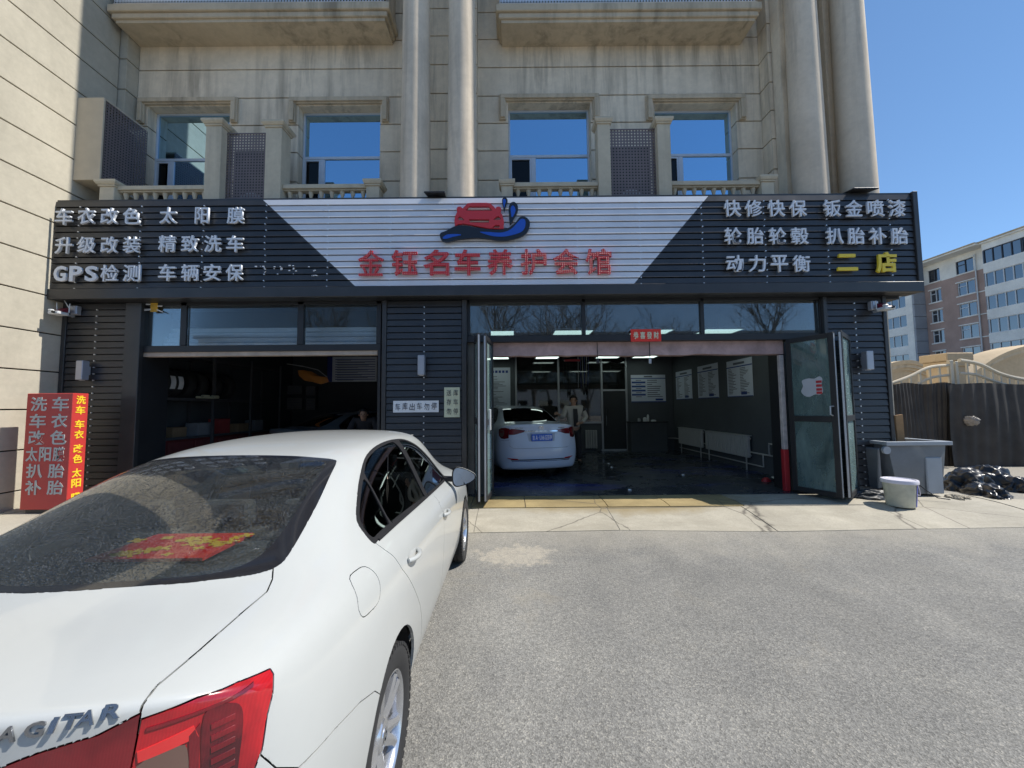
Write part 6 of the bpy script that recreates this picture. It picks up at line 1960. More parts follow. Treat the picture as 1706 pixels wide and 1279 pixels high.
        if flange:
            low = {}
            b2.verts.index_update()
            for v in list(ins):
                low[v] = b2.verts.new(v.co - NR[v.index] * flange)
            for e in bed:
                a, b = e.verts
                f = e.link_faces[0]
                lp = [l for l in f.loops if l.edge == e][0]
                if lp.vert == a: a, b = b, a
                try: fl.append(b2.faces.new((a, b, low[b], low[a])))
                except ValueError: pass
        b2.verts.index_update()
        co = [v.co.copy() for v in b2.verts]
        faces = [[v.index for v in f.verts] for f in b2.faces]
        isfl = set(id(f) for f in fl)
        flf = [id(f) in isfl for f in b2.faces]
        b2.free()
        outs = []
        for s in ((0,) if both else (1, -1)):
            if both:
                C2 = [Vector(c) for c in co] + [Vector((-c.x, c.y, c.z)) for c in co]
                n0 = len(co)
                F2 = faces + [[i + n0 for i in reversed(f)] for f in faces]
                N2 = NR + [None] * (n0 - len(NR)) + [Vector((-n.x, n.y, n.z)) for n in NR] + [None] * (n0 - len(NR))
                FL = flf + flf
            else:
                C2 = [Vector((c.x * s, c.y, c.z)) for c in co]
                F2 = faces if s == 1 else [list(reversed(f)) for f in faces]
                N2 = [Vector((n.x * s, n.y, n.z)) for n in NR] + [None] * (len(co) - len(NR))
                FL = flf
            me = bpy.data.meshes.new(name)
            me.from_pydata(C2, [], F2)
            for p in me.polygons: p.use_smooth = True
            nl = []
            for p, isf in zip(me.polygons, FL):
                for li_ in p.loop_indices:
                    vi = me.loops[li_].vertex_index
                    nn = p.normal if isf or N2[vi] is None else N2[vi]
                    nl.append(nn)
            me.normals_split_custom_set(nl)
            for mm in (mats if isinstance(mats, list) else [mats]): me.materials.append(mm)
            o = link(name, me, parent, local=True)
            outs.append(o)
        return outs
    body = panel('body_shell', 'body_shell', paint, True)[0]
    panel('boot_lid', 'boot_lid', paint, True, gap=0.0028)
    panel('bumper', 'bumper', paint, True)
    panel('bonnet', 'bonnet', paint, True)
    rg = panel('rear_glass', 'rear_window', glass_r, True, gap=0.0, flange=0)[0]
    if hero: panel('rear_frit', 'window_border', M_frit, True, gap=0.0, flange=0, parent=rg)
    panel('windscreen', 'windscreen', glass_s, True, gap=0, flange=0, sink=0.002)
    panel('window_trim', 'window_frame', M_trimblk, False, gap=0, flange=0.012, sink=0.001)
    for k_ in ('glass_q', 'glass_r', 'glass_f'):
        panel(k_, 'side_window', glass_s, False, gap=-0.001, flange=0, sink=0.006)
    doors = []
    if hero:
        doors = panel('door_r', 'door', paint, False) + panel('door_f', 'door', paint, False)
        panel('fuel_flap', 'fuel_flap', paint, False)
    lo_o = panel('lamp_out', 'tail_lamp', M_lampred if hero else M_lampdark, False, gap=0.002, flange=0.02)
    li_o = panel('lamp_in', 'boot_lamp', M_lampmid, False, gap=0.0012, flange=0.02)
    panel('headlight', 'headlight', mat('headlight_clear', (0.5, 0.52, 0.55), 0.1, 0.4, 0, coat=1), False, gap=0.002)
    def surf(x, z, y0=-1.0, d=(0, 1, 0)):
        h = bvh.ray_cast(Vector((x, y0, z)), Vector(d))
        return h[0], h[1]
    def sside(y, z, s=1):
        h = bvh.ray_cast(Vector((2.0, y, z)), Vector((-1, 0, 0)))
        return h[0], h[1]
    # patches raised on a surface (lamp bars, trim)
    def patch(name, proj, poly, m_, raise_, parent, n=5, mirror=True, step=None):
        """piece following the skin under a 2D outline; built as a fan of subdivided strips"""
        f2, d = proj
        b3 = bmesh.new()
        u0, u1 = min(p[0] for p in poly), max(p[0] for p in poly)
        v0, v1 = min(p[1] for p in poly), max(p[1] for p in poly)
        nx, ny = max(2, int((u1 - u0) / (step or .02))), max(2, int((v1 - v0) / (step or .02)))
        g = [[b3.verts.new((u0 + (u1 - u0) * i / nx, v0 + (v1 - v0) * j / ny, 0)) for i in range(nx + 1)] for j in range(ny + 1)]
        for j in range(ny):
            for i in range(nx): b3.faces.new((g[j][i], g[j][i + 1], g[j + 1][i + 1], g[j + 1][i]))
        k = len(poly)
        for i in range(k):
            a, b = Vector(poly[i]), Vector(poly[(i + 1) % k])
            t = b - a
            if t.length < 1e-6: continue
            bmesh.ops.bisect_plane(b3, geom=b3.verts[:] + b3.edges[:] + b3.faces[:], plane_co=(a.x, a.y, 0), plane_no=(t.y, -t.x, 0))
        bad = [f for f in b3.faces if not inpoly(f.calc_center_median().xy[:], poly)]
        bmesh.ops.delete(b3, geom=bad, context='FACES')
        vs_ = []
        for v in list(b3.verts):
            u, w = v.co.x, v.co.y
            if proj is SIDE: o_ = Vector((2, u, w))
            elif proj is REAR: o_ = Vector((u, -2, w))
            elif proj is TOP: o_ = Vector((u, w, 3))
            else: o_ = Vector((u / S2, u / S2, w)) + OBLR[1] * 2
            h = bvh.ray_cast(o_, -d)
            if h[0] is None: h = (o_ - d * 2, d)
            v.co = h[0] + h[1] * raise_
        ex = bmesh.ops.extrude_face_region(b3, geom=b3.faces[:])
        for v in [e for e in ex['geom'] if isinstance(e, bmesh.types.BMVert)]:
            v.co -= d * (raise_ + 0.006)
        bmesh.ops.recalc_face_normals(b3, faces=b3.faces)
        out = []
        for s in ((1, -1) if mirror else (1,)):
            b4 = b3.copy()
            if s == -1:
                for v in b4.verts: v.co.x *= -1
                bmesh.ops.reverse_faces(b4, faces=b4.faces[:])
            me = bpy.data.meshes.new(name)
            for f in b4.faces: f.smooth = True
            for e in b4.edges:
                if len(e.link_faces) == 2 and e.calc_face_angle(0) > R(35): e.smooth = False
            b4.to_mesh(me); b4.free()
            me.materials.append(m_)
            par = parent[0] if s == 1 and isinstance(parent, list) else parent[1] if isinstance(parent, list) else parent
            out.append(link(name, me, par, local=True))
        b3.free()
        return out
    # inner dark liner: wheel housings, floor, cabin tub
    mb = MB()
    mb.box(-.74, .74, .25, 4.4, .20, .26)
    mb.build('underbody', M_under, root, local=True)
    for cy in (ARC_C, WF):
        for s in (1, -1):
            m2 = MB()
            n = 20
            vs_ = []
            for k in range(n + 1):
                t = math.pi * (-.12) + math.pi * 1.24 * k / n
                for x in (.52, .872):
                    vs_.append((x * s, cy + (ARCH_R + .012) * math.cos(t), WZ + (ARCH_R + .012) * math.sin(t)))
            m2.add(vs_, [(2 * k, 2 * k + 1, 2 * k + 3, 2 * k + 2) for k in range(n)])
            m2.box(.50 * s if s > 0 else -.52, .52 if s > 0 else -.50, cy - .36, cy + .36, .2, .66)
            m2.build('wheel_housing', M_under, root, local=True, fix=False)
    # wheels
    R_, RW = .320, .215
    tyre = MB().lathe([(.205, -.085), (.235, -.098), (.285, -.104), (.305, -.098), (.317, -.082)] + [q for k in range(4) for q in ((.3195, -.072 + k * .04), (.3195, -.046 + k * .04), (.311, -.044 + k * .04), (.311, -.036 + k * .04))][:-2] + [(.317, .086), (.305, .098), (.285, .104), (.262, .1065), (.235, .101), (.215, .092), (.205, .085)], n=64, axis='x', caps=False)
    # shoulder tread blocks
    for k in range(56):
        t = 2 * math.pi * k / 56
        for xx in (-.090, .090):
            c_ = Vector((xx, .311 * math.cos(t), .311 * math.sin(t)))
            tyre.bar(c_ - Vector((.012, 0, 0)), c_ + Vector((.012, 0, 0)), .024, .013, up=(0, math.cos(t), math.sin(t)))
    tyre_me = tyre.mesh('tyre', M_rubber, smooth=True, angle=30)
    M_alloy = mat('alloy', (0.60, 0.61, 0.64), 0.22, 0.85, 0.05)
    rim = MB().lathe([(.206, -.08), (.206, .070), (.214, .084), (.219, .092), (.214, .094), (.205, .086), (.198, .072), (.196, .03), (.190, -.06)], n=64, axis='x', caps=False)
    rim_me = rim.mesh('rim', M_alloy, smooth=True, angle=35)
    sp = MB()
    for q in (-1, 1):
        a0, a1 = .15 * q, .30 * q
        prof = [(.045, a0 * 1.6, .062, .030), (.10, a0 * 1.35, .074, .021), (.16, a0 * 1.2, .080, .017), (.199, a0 * 1.22, .084, .020)]
        vs_ = []
        for r_, an, xo_, w_ in prof:
            cx_, cy_ = r_ * math.sin(an), r_ * math.cos(an)
            tx, ty = math.cos(an), -math.sin(an)
            vs_ += [(xo_ - .030, cx_ - tx * w_ * 1.1, cy_ - ty * w_ * 1.1), (xo_ - .004, cx_ - tx * w_, cy_ - ty * w_), (xo_ + .004, cx_, cy_), (xo_ - .004, cx_ + tx * w_, cy_ + ty * w_), (xo_ - .030, cx_ + tx * w_ * 1.1, cy_ + ty * w_ * 1.1)]
        sp.add(vs_, [(5 * i + a, 5 * i + (a + 1) % 5, 5 * i + 5 + (a + 1) % 5, 5 * i + 5 + a) for i in range(3) for a in range(5)])
    sp_me = sp.mesh('spoke', M_alloy, smooth=True, angle=25)
    hub_me = MB().lathe([(0, .040), (.062, .040), (.064, .062), (.052, .074), (.034, .076), (.031, .080), (0, .082)], n=32, axis='x').mesh('hub', M_alloy, smooth=True, angle=30)
    cap_me = MB().lathe([(.026, .0815), (.024, .0825), (.019, .0825), (.017, .0815)], n=28, axis='x').mesh('hub_ring', M_chrome, smooth=True)
    disc_me = MB().lathe([(0, -.02), (.150, -.02), (.150, .0), (0, .0)], n=40, axis='x').mesh('brake_disc', mat('brake_disc', (.25, .24, .23), .35, .9, .1))
    bolt_me = MB().lathe([(0, .03), (.008, .03), (.008, .066), (0, .066)], n=8, axis='x').mesh('bolt', M_black)
    for cy, ang in ((WR, .35), (WF, .9)):
        for s in (1, -1):
            mw = Matrix.Translation(((.902 - .105) * s, cy, WZ + .005)) @ (Matrix.Rotation(math.pi, 4, 'Z') if s < 0 else Matrix.Identity(4)) @ Matrix.Rotation(ang, 4, 'X')
            w = bpy.data.objects.new('wheel', tyre_me)
            COL.objects.link(w)
            w.parent = root
            w.matrix_basis = mw
            w.data = rim_me
            def sub(nm, me, mm=Matrix.Identity(4)):
                o = bpy.data.objects.new(nm, me); COL.objects.link(o); o.parent = w; o.matrix_basis = mm
            sub('tyre', tyre_me)
            sub('hub', hub_me); sub('hub_ring', cap_me); sub('brake_disc', disc_me)
            for k in range(5):
                sub('spoke', sp_me, Matrix.Rotation(2 * math.pi * k / 5, 4, 'X'))
                sub('bolt', bolt_me, Matrix.Rotation(2 * math.pi * (k + .5) / 5, 4, 'X') @ Matrix.Translation((0, 0, .044)))
    # cabin
    M_seat = mat('seat_cloth', (.06, .06, .062), .85, 0, .1)
    M_parcel = mat('parcel_shelf', (.05, .052, .055), .9, 0, .1)
    MB().add([(-.56, .62, 1.02), (.56, .62, 1.02), (.62, 1.22, 1.03), (-.62, 1.22, 1.03), (-.56, .62, 1.0), (.56, .62, 1.0), (.62, 1.22, 1.0), (-.62, 1.22, 1.0)], [(0, 1, 2, 3), (7, 6, 5, 4), (0, 4, 5, 1), (1, 5, 6, 2), (2, 6, 7, 3), (3, 7, 4, 0)]).build('parcel_shelf', M_parcel, root, local=True)
    MB().box(-.66, .66, 1.24, 1.40, .55, 1.06).build('rear_seat_back', M_seat, root, local=True, bevel=.04, seg=3)
    MB().box(-.68, .68, 1.40, 1.95, .40, .62).build('rear_seat', M_seat, root, local=True, bevel=.05, seg=3)
    for x in (-.40, .40) + ((0,) if hero else ()):
        MB().box(x - .12, x + .12, 1.27, 1.36, 1.07, 1.20).build('headrest', M_seat, root, local=True, bevel=.035, seg=3)
    for x in (-.37, .37):
        MB().box(x - .24, x + .24, 2.36, 2.50, .55, 1.12).build('front_seat_back', M_seat, root, local=True, bevel=.05, seg=3)
        MB().box(x - .24, x + .24, 2.50, 3.0, .40, .60).build('front_seat', M_seat, root, local=True, bevel=.05, seg=3)
        MB().box(x - .13, x + .13, 2.38, 2.47, 1.15, 1.29).build('headrest', M_seat, root, local=True, bevel=.035, seg=3)
    MB().box(-.70, .70, 3.15, 3.62, .70, .96).build('dashboard', M_parcel, root, local=True, bevel=.05, seg=3)
    MB().tube([(-.37 + .18 * math.cos(t), 3.02 + .07 * math.sin(t), .93 + .17 * math.sin(t)) for t in np.linspace(0, 2 * math.pi, 25)], .013, 8).build('steering_wheel', M_parcel, root, local=True, smooth=True)
    for s in (1, -1):
        MB().box(*( (.66, .70) if s > 0 else (-.70, -.66)), 1.3, 3.3, .3, .93).build('door_lining', M_seat, root, local=True)
    MB().box(-.5, .5, 1.6, 2.95, 1.395, 1.40).build('headlining', mat('headlining', (.30, .30, .28), .9, 0, .05), root, local=True)
    MB().box(-.12, .12, 3.0, 3.03, 1.27, 1.34).build('rear_view_mirror', M_parcel, root, local=True, bevel=.01)
    # door mirrors
    for s in (1, -1):
        m3 = MB()
        prof = [(0, .0), (.045, .55), (.075, .85), (.085, 1.0)]
        cx_, cy_, cz_ = .962 * s, 2.985, 1.003
        # ellipsoidal housing, flat back face towards the driver
        nu_, nv_ = 24, 8
        vs_ = []
        for j in range(nv_ + 1):
            t = j / nv_ * math.pi / 2
            for i in range(nu_):
                a = 2 * math.pi * i / nu_
                ca, sa = math.cos(a), math.sin(a)
                hx = .112 * (abs(ca) ** (.55 if ca < 0 else 1.0)) * (1 if ca > 0 else -1)
                hz = .078 * (abs(sa) ** .75) * (1 if sa > 0 else -1) * (1 - .42 * hx / .112)
                vs_.append((cx_ + hx * s * math.cos(t) ** .5, cy_ + .11 * math.sin(t), cz_ + hz * math.cos(t) ** .5))
        fs = [(j * nu_ + i, j * nu_ + (i + 1) % nu_, (j + 1) * nu_ + (i + 1) % nu_, (j + 1) * nu_ + i) for j in range(nv_) for i in range(nu_)]
        m3.add(vs_, fs)
        mo = m3.build('door_mirror', paint, root, local=True, smooth=True, angle=60)
        rimv = [Vector(v) for v in vs_[:nu_]]
        cc = Vector((cx_, cy_, cz_))
        m4 = MB()
        ins_ = [cc + (v - cc) * .90 + Vector((0, .006, 0)) for v in rimv]
        m4.add([tuple(v) for v in rimv] + [tuple(v) for v in ins_], [(i, (i + 1) % nu_, nu_ + (i + 1) % nu_, nu_ + i) for i in range(nu_)])
        m4.build('mirror_rim', M_trimblk, mo, local=False if False else True)
        MB().add([tuple(v) for v in ins_] + [tuple(cc + Vector((0, .0065, 0)))], [(i, (i + 1) % nu_, nu_) for i in range(nu_)]).build('mirror_glass', M_mirror, mo, local=True)
        b_, nn_ = sside(3.0, .985)
        MB().bar(((b_.x - .01) * s, 3.02, .985), (.90 * s, 3.03, .975), .06, .045).build('mirror_arm', M_trimblk, mo, local=True, bevel=.008)
    if hero:
        # door handles over recess shade painted on the doors
        for (y, z), dd in zip(((1.45, .868), (2.44, .822)), (doors[0:2], doors[2:4])):
            for s, dr_ in ((1, dd[0]), (-1, dd[1])):
                c_, nn_ = sside(y, z)
                cx_ = c_.x
                m5 = MB()
                P = []
                for k in range(9):
                    t = k / 8
                    y_ = y - .10 + .19 * t
                    off = .004 + .030 * math.sin(math.pi * min(1, max(0, t))) ** .6
                    P.append(Vector(((cx_ + off) * s, y_, z + .012 - .012 * t)))
                m5.tube(P, .0125, 10)
                m5.build('handle', paint, dr_, local=True, smooth=True)
                nu_ = 20
                vs_ = [((cx_ + .0025) * s, y - .02 + .055 * math.cos(2 * math.pi * i / nu_), z + .004 + .026 * math.sin(2 * math.pi * i / nu_)) for i in range(nu_)]
                for i in range(nu_):
                    q, _n = sside(vs_[i][1], vs_[i][2])
                    vs_[i] = ((q.x + .002) * s, vs_[i][1], vs_[i][2])
                MB().add(vs_, [tuple(range(nu_))]).build('handle_recess_shade', mat('recess_shadow_paint', (.42, .43, .42), .4, 0, 0), dr_, local=True)  # flat darker ellipse: recess shade painted on the door skin
        # belt moulding, sill strip
        for s in (1, -1):
            P = []
            for k in range(24):
                y = 1.20 + k / 23 * 1.84
                z = 1.034 - (y - 1.2) * .034
                q, n_ = sside(y, z)
                P.append(Vector(((q.x + .002) * s, y, z)))
            MB().tube(P, .007, 6).build('belt_moulding', M_trimblk, root, local=True, smooth=True)
        # lamp internals seen through the red cover
        patch('brake_segment', OBLR, sm([(.688, .998), (.735, .996), (.757, .965), (.75, .88), (.735, .80), (.690, .79), (.686, .88)], 4), M_lampdark, .0025, lo_o)
        patch('indicator_lens', OBLR, sm([(.588, .950), (.650, .960), (.663, .94), (.664, .89), (.655, .85), (.58, .845)], 3), M_lampclear, .0028, lo_o)
        patch('reflector_bar', OBLR, [(.588, .975), (.672, .985), (.680, .962), (.590, .956)], M_lampspark, .003, lo_o)
        patch('reflector_bar', OBLR, [(.664, .97), (.682, .985), (.680, .85), (.668, .85)], M_lampmid, .003, lo_o)
        patch('reflector_bar', OBLR, [(.600, 1.012), (.78, 1.006), (.778, 1.001), (.600, 1.006)], M_lampmid, .0028, lo_o)
        for k in range(8):
            patch('lamp_facet', OBLR, [(.700, .975 - k * .022), (.742, .972 - k * .022), (.742, .962 - k * .022), (.700, .964 - k * .022)], M_lampmid, .0045, lo_o, step=.02)
        patch('reflector_bar', OBLR, [(.580, .84), (.66, .84), (.655, .822), (.585, .822)], M_lampspark, .003, lo_o)
        # model lettering, chrome, letter by letter on the boot
        for i, ch in enumerate('SAGITAR'):
            x = (.440, .475, .512, .537, .560, .580, .613)[i]
            z = 1.0565
            h, n_ = surf(x, z)
            me, S_ = char_fit(ch, .028 if ch != 'I' else .008, .023, .004, M_badge, .02)
            sh = Matrix.Identity(4); sh[0][2] = .30
            ang = math.atan2(-n_.x, -n_.y)
            tilt = math.asin(max(-1, min(1, n_.z)))
            mw = Matrix.Translation(h + n_ * .003) @ Matrix.Rotation(-math.atan2(n_.x, -n_.y) * -1, 4, 'Z') @ Matrix.Rotation(-tilt, 4, 'X') @ sh @ S_
            link('badge_letter', me, root, local=True, mw=mw)
        # parcel shelf: new-year ornament
    else:
        pass
    return dict(root=root, bvh=bvh, surf=surf, sside=sside, patch=patch, lo=lo_o, li=li_o)

# ================================================================ the three saloons
hc = thing('white_saloon', 'wet white saloon parked in front with its boot towards the viewer', 'car', (CARX, CARY, 0), CARH)
H = build_car(hc, 'hero', 4)
M_gold2 = mat('gold_print', (0.80, 0.50, 0.03), 0.35, 0, 0.05)
M_nyred = mat('festive_red', (0.70, 0.03, 0.02), 0.45, 0, 0.1, 40)
def local_thing(name, label, cat, parent_root, loc):
    w = WM[parent_root.name] @ Vector(loc)
    return thing(name, label, cat, w, CARH)
on = local_thing('new_year_ornament', 'red and gold new-year ornament lying behind the rear window of the white saloon', 'ornament', hc, (-.05, 1.08, 1.035))
MB().add([(-.27, -.11, .0), (.20, -.11, .0), (.27, .09, .035), (-.16, .09, .035), (-.27, -.11, .012), (.20, -.11, .012), (.27, .09, .047), (-.16, .09, .047)], [(0, 3, 2, 1), (4, 5, 6, 7), (0, 1, 5, 4), (1, 2, 6, 5), (2, 3, 7, 6), (3, 0, 4, 7)]).build('card', M_nyred, on, local=True)
rg_ = random.Random(5)
for k in range(26):
    x, y = -.20 + .018 * k + rg_.uniform(-.01, .01), rg_.uniform(-.085, .07)
    r0, r1, ph_ = rg_.uniform(.016, .030), rg_.uniform(.006, .014), rg_.uniform(0, 6)
    pts = [(x + (r0 if i % 3 else r1) * math.cos(i * math.pi / 6 + ph_) * 1.5, y + (r0 if i % 3 else r1) * math.sin(i * math.pi / 6 + ph_) * .8) for i in range(12)]
    MB().add([(p[0], p[1], .0140 + .0006 * (k % 3) + (p[1] + .11) / .20 * .035) for p in pts], [tuple(range(12))]).build('gold_blossom', M_gold2, on, local=True, fix=False)
chm = local_thing('hanging_charm', 'pale diamond-shaped charm hanging inside the rear side window of the white saloon', 'charm', hc, (.66, 1.70, 1.16))
MB().add([(0, 0, .085), (0, .028, 0), (0, 0, -.085), (0, -.028, 0), (.008, 0, 0), (-.008, 0, 0)], [(0, 1, 4), (1, 2, 4), (2, 3, 4), (3, 0, 4), (1, 0, 5), (2, 1, 5), (3, 2, 5), (0, 3, 5)]).build('pendant', mat('pale_wood', (.55, .42, .33), .5), chm, local=True)
MB().tube([(0, 0, .085), (0, .004, .18), (0, 0, .215)], .0025, 5).build('cord', M_black, chm, local=True)

gc = thing('pearl_saloon', 'pale bluish-white saloon standing inside the right bay, rear end facing out', 'car', (0.60, 7.78, FL), R(14))
G = build_car(gc, 'pearl', 3)
pt = G['patch']
pt('lamp_lens', OBLR, [(.70, .975), (.775, .965), (.79, .93), (.775, .85), (.72, .82), (.68, .86), (.675, .94)], M_lampclear, .004, G['lo'])
pt('lamp_band', OBLR, [(.70, .945), (.775, .94), (.77, .915), (.70, .92)], M_lampdark, .007, G['lo'])
pt('chrome_strip', REAR, [(-.34, .925), (.34, .925), (.36, .945), (.30, .955), (-.30, .955), (-.36, .945)], M_chrome, .010, gc, mirror=False)
pt('plate_recess_shade', REAR, [(-.27, .74), (.27, .74), (.30, .90), (-.30, .90)], mat('recess_shade_pearl', (.40, .45, .52), .4), .003, gc, mirror=False)  # darker copy of the paint puts the recess shade into a raised patch
pt('bumper_strip', REAR, [(-.62, .37), (.62, .37), (.64, .39), (-.64, .39)], M_logo_black, .006, gc, mirror=False)
pt('bumper_strip', REAR, [(-.60, .345), (.60, .345), (.62, .362), (-.62, .362)], M_chrome, .006, gc, mirror=False)
pt('bumper_reflector', REAR, [(.47, .375), (.66, .40), (.70, .42), (.50, .405)], M_lampred, .012, gc)
M_plateblue = mat('plate_blue', (0.02, 0.13, 0.62), 0.4, 0, 0)
h, n_ = G['surf'](0, .815)
pl = MB().box(-.22, .22, h.y - .035, h.y - .022, .745, .885).build('number_plate', M_plateblue, gc, local=True, bevel=.004)
MB().box(-.15, .15, h.y - .0215, h.y + .03, .76, .87).build('plate_bracket', M_black, gc, local=True)
M_platew = mat('plate_white', (.8, .82, .85), .4, 0, 0)
for i, ch in enumerate('吉A·U6G59'):
    x = (-.178, -.115, -.075, -.030, .025, .080, .133, .183)[i]
    me, S_ = char_fit(ch, .045 if ch != '·' else .012, .092 if ch != '·' else .012, .002, M_platew, .02)
    link('plate_character', me, pl, local=True, mw=Matrix.Translation((x, h.y - .0365, .815)) @ S_)
h, n_ = G['surf'](0, 1.0)
eb = MB()
for k in range(2):
    for i in range(20):
        t0, t1 = 2 * math.pi * i / 20, 2 * math.pi * (i + 1) / 20
    eb.lathe([(.020, 0), (.020, .006), (.016, .006), (.016, 0)], (0, 0, 0), 20, 'y', caps=False)
    eb.xf(Matrix.Identity(4))
    break
m_ = MB()
for a, b in ((.050, .034), (.018, .032), (.040, .014)):
    P = [(a * math.cos(t), 0, b * math.sin(t) + (.018 if (a, b) == (.040, .014) else 0)) for t in np.linspace(0, 2 * math.pi, 25)]
    m_.tube(P, .0045, 6)
m_.xf(Matrix.Translation((0, h.y - .010, 1.005)))
m_.build('emblem', M_chrome, gc, local=True, smooth=True)
for x0, word in ((-.46, 'LEVIN'), (.45, 'HYBRID')):
    h, n_ = G['surf'](x0, 1.005)
    me, S_ = char_fit(word, .15, .024, .004, M_badge, .01)
    link('badge_lettering', me, gc, local=True, mw=Matrix.Translation((x0, h.y - .006, 1.005)) @ Matrix.Rotation(math.atan2(n_.x, -n_.y), 4, 'Z') @ S_)
MB().add([(0, 1.62, 1.475), (-.02, 1.76, 1.47), (.02, 1.76, 1.47), (0, 1.75, 1.54), (0, 1.78, 1.47)], [(0, 1, 3), (0, 3, 2), (1, 4, 3), (2, 3, 4), (0, 2, 4, 1)]).build('antenna_fin', M_paint_pearl, gc, local=True)
dc = thing('dark_saloon', 'dark grey saloon half hidden inside the left bay, only its roofline showing', 'car', (-5.1, 8.3, FL), R(-33))
build_car(dc, 'dark', 2)
dc.scale = (.93, .93, .93)

# ================================================================ people
def skin_mesh(name, joints, links, m_, root=0, sub=2):
    """one continuous surface grown round a jointed skeleton; joints: (x, y, z, rx, ry)"""
    me = bpy.data.meshes.new(name)
    me.from_pydata([j[:3] for j in joints], links, [])
    o = bpy.data.objects.new(name, me)
    COL.objects.link(o)
    sk = o.modifiers.new('k', 'SKIN')
    sk.use_smooth_shade = True
    lay = me.skin_vertices[0] if me.skin_vertices else None
    if lay is None:
        bm = bmesh.new(); bm.from_mesh(me); bm.verts.layers.skin.verify(); bm.to_mesh(me); bm.free()
        lay = me.skin_vertices[0]
    for i, j in enumerate(joints):
        lay.data[i].radius = (j[3], j[4])
        lay.data[i].use_root = i == root
    ss = o.modifiers.new('s', 'SUBSURF')
    ss.levels = ss.render_levels = sub
    dg = bpy.context.evaluated_depsgraph_get()
    out = bpy.data.meshes.new_from_object(o.evaluated_get(dg))
    bpy.data.objects.remove(o)
    out.name = name
    out.materials.clear(); out.materials.append(m_)
    for p in out.polygons: p.use_smooth = True
    return out
M_skin = mat('skin', (.42, .25, .17), .5, 0, .05)
M_hair = mat('hair', (.012, .010, .009), .6, 0, .1)
M_jacket = mat('beige_jacket', (.46, .44, .40), .8, 0, .08)
M_dkcloth = mat('dark_cloth', (.028, .028, .032), .85, 0, .1)
def person(label, loc, rz, pose, coat, coat2=None):
    t = thing('person', label, 'person', loc, rz)
    J, L = [], []
    def add(p, r, to=None, r2=None):
        J.append((*p, r, r2 or r)); i = len(J) - 1
        if to is not None: L.append((to, i))
        return i
    hip = pose['hip']; ch = pose['chest']; hd = pose['head']
    ip = add(hip, .115, None, .09)
    iw = add(Vector(hip).lerp(Vector(ch), .45), .10, ip, .08)
    ic = add(ch, .115, iw, .085)
    nk0 = Vector(ch).lerp(Vector(hd), .38)
    nk = add(nk0, .058, ic)
    jw = add(Vector(hd) + Vector((0, -.012, -.06)), .066, nk)
    hdi = add(Vector(hd) + Vector((0, 0, .02)), .084, jw, .094)
    add(Vector(hd) + Vector((0, .01, .085)), .062, hdi, .075)
    arms, legs = [], []
    for s, (sh, el, wr, ha) in zip((1, -1), pose['arms']):
        a = add(Vector(sh) * 1.0 + Vector((0, 0, -.02)), .048, ic); b = add(el, .045, a); w_ = add(wr, .030, b); h_ = add(ha, .036, w_, .018)
        arms.append((sh, el, wr, ha))
        d = (Vector(ha) - Vector(wr)).normalized()
        sd_ = d.cross(Vector((0, -1, 0)))
        sd_ = sd_.normalized() if sd_.length > .1 else Vector((1, 0, 0))
        for q, ln in ((-1.5, .055), (-.5, .07), (.5, .066), (1.5, .05)):
            base = Vector(ha) + d * .03 + sd_ * q * .017
            f1 = add(base, .009, h_)
            f2 = add(base + d * ln * .55 + Vector((0, .004, -.004)), .0085, f1)
            add(base + d * ln * .9 + Vector((0, .014, -.012)), .0075, f2)
        th = add(Vector(ha) + sd_ * .034 - d * .005, .010, h_)
        add(Vector(ha) + sd_ * .052 + d * .03, .009, th)
    for kn, an, to in pose['legs']:
        h2 = add(Vector(hip).lerp(Vector((kn[0], kn[1], hip[2])), .75) + Vector((0, 0, -.06)), .085, ip)
        k_ = add(kn, .058, h2); a_ = add(an, .040, k_); add(to, .036, a_, .028)
        legs.append((kn, an, to))
    link('body', skin_mesh('body', J, L, M_skin, 0), t, local=True)
    # face
    H_ = Vector(hd)
    for s in (1, -1):
        MB().lathe([(0, -.004), (.010, 0), (.006, .006), (0, .007)], (0, 0, 0), 10, 'y').xf(Matrix.Translation(H_ + Vector((.032 * s, -.094, .012))) @ Matrix.Rotation(math.pi, 4, 'X')).build('eye', M_hair, t, local=True)
        MB().lathe([(0, -.012), (.022, -.006), (.028, 0), (.02, .008), (0, .010)], (0, 0, 0), 12, 'x').xf(Matrix.Translation(H_ + Vector((.086 * s, 0, -.005)))).build('ear', M_skin, t, local=True, smooth=True)
    MB().add([(0, -.092, .015), (-.014, -.090, -.028), (.014, -.090, -.028), (0, -.118, -.026), (0, -.085, -.036)], [(0, 1, 3), (0, 3, 2), (1, 4, 3), (3, 4, 2), (0, 2, 4, 1)]).xf(Matrix.Translation(H_)).build('nose', M_skin, t, local=True, smooth=True)
    MB().box(-.022, .022, -.094, -.082, -.058, -.050).xf(Matrix.Translation(H_)).build('mouth', mat('lips', (.30, .12, .10), .5), t, local=True)
    bm = bmesh.new()
    bmesh.ops.create_icosphere(bm, subdivisions=4, radius=1)
    for v in bm.verts:
        p = v.co.copy()
        n_ = 1 + .10 * mnoise.noise(p * 6) + .05 * mnoise.noise(p * 14)
        v.co = Vector((p.x * .098 * n_, p.y * .108 * n_ + .014, p.z * .098 * n_ + .050))
        if v.co.y < -.03 and v.co.z < .065: v.co = Vector((v.co.x * .8, -.02, max(v.co.z, .03)))
        if v.co.z < -.03: v.co.z = -.03; v.co.x *= .8
    me = bpy.data.meshes.new('hair')
    for f in bm.faces: f.smooth = True
    bm.to_mesh(me); bm.free(); me.materials.append(M_hair)
    link('hair', me, t, local=True, mw=Matrix.Translation(H_))
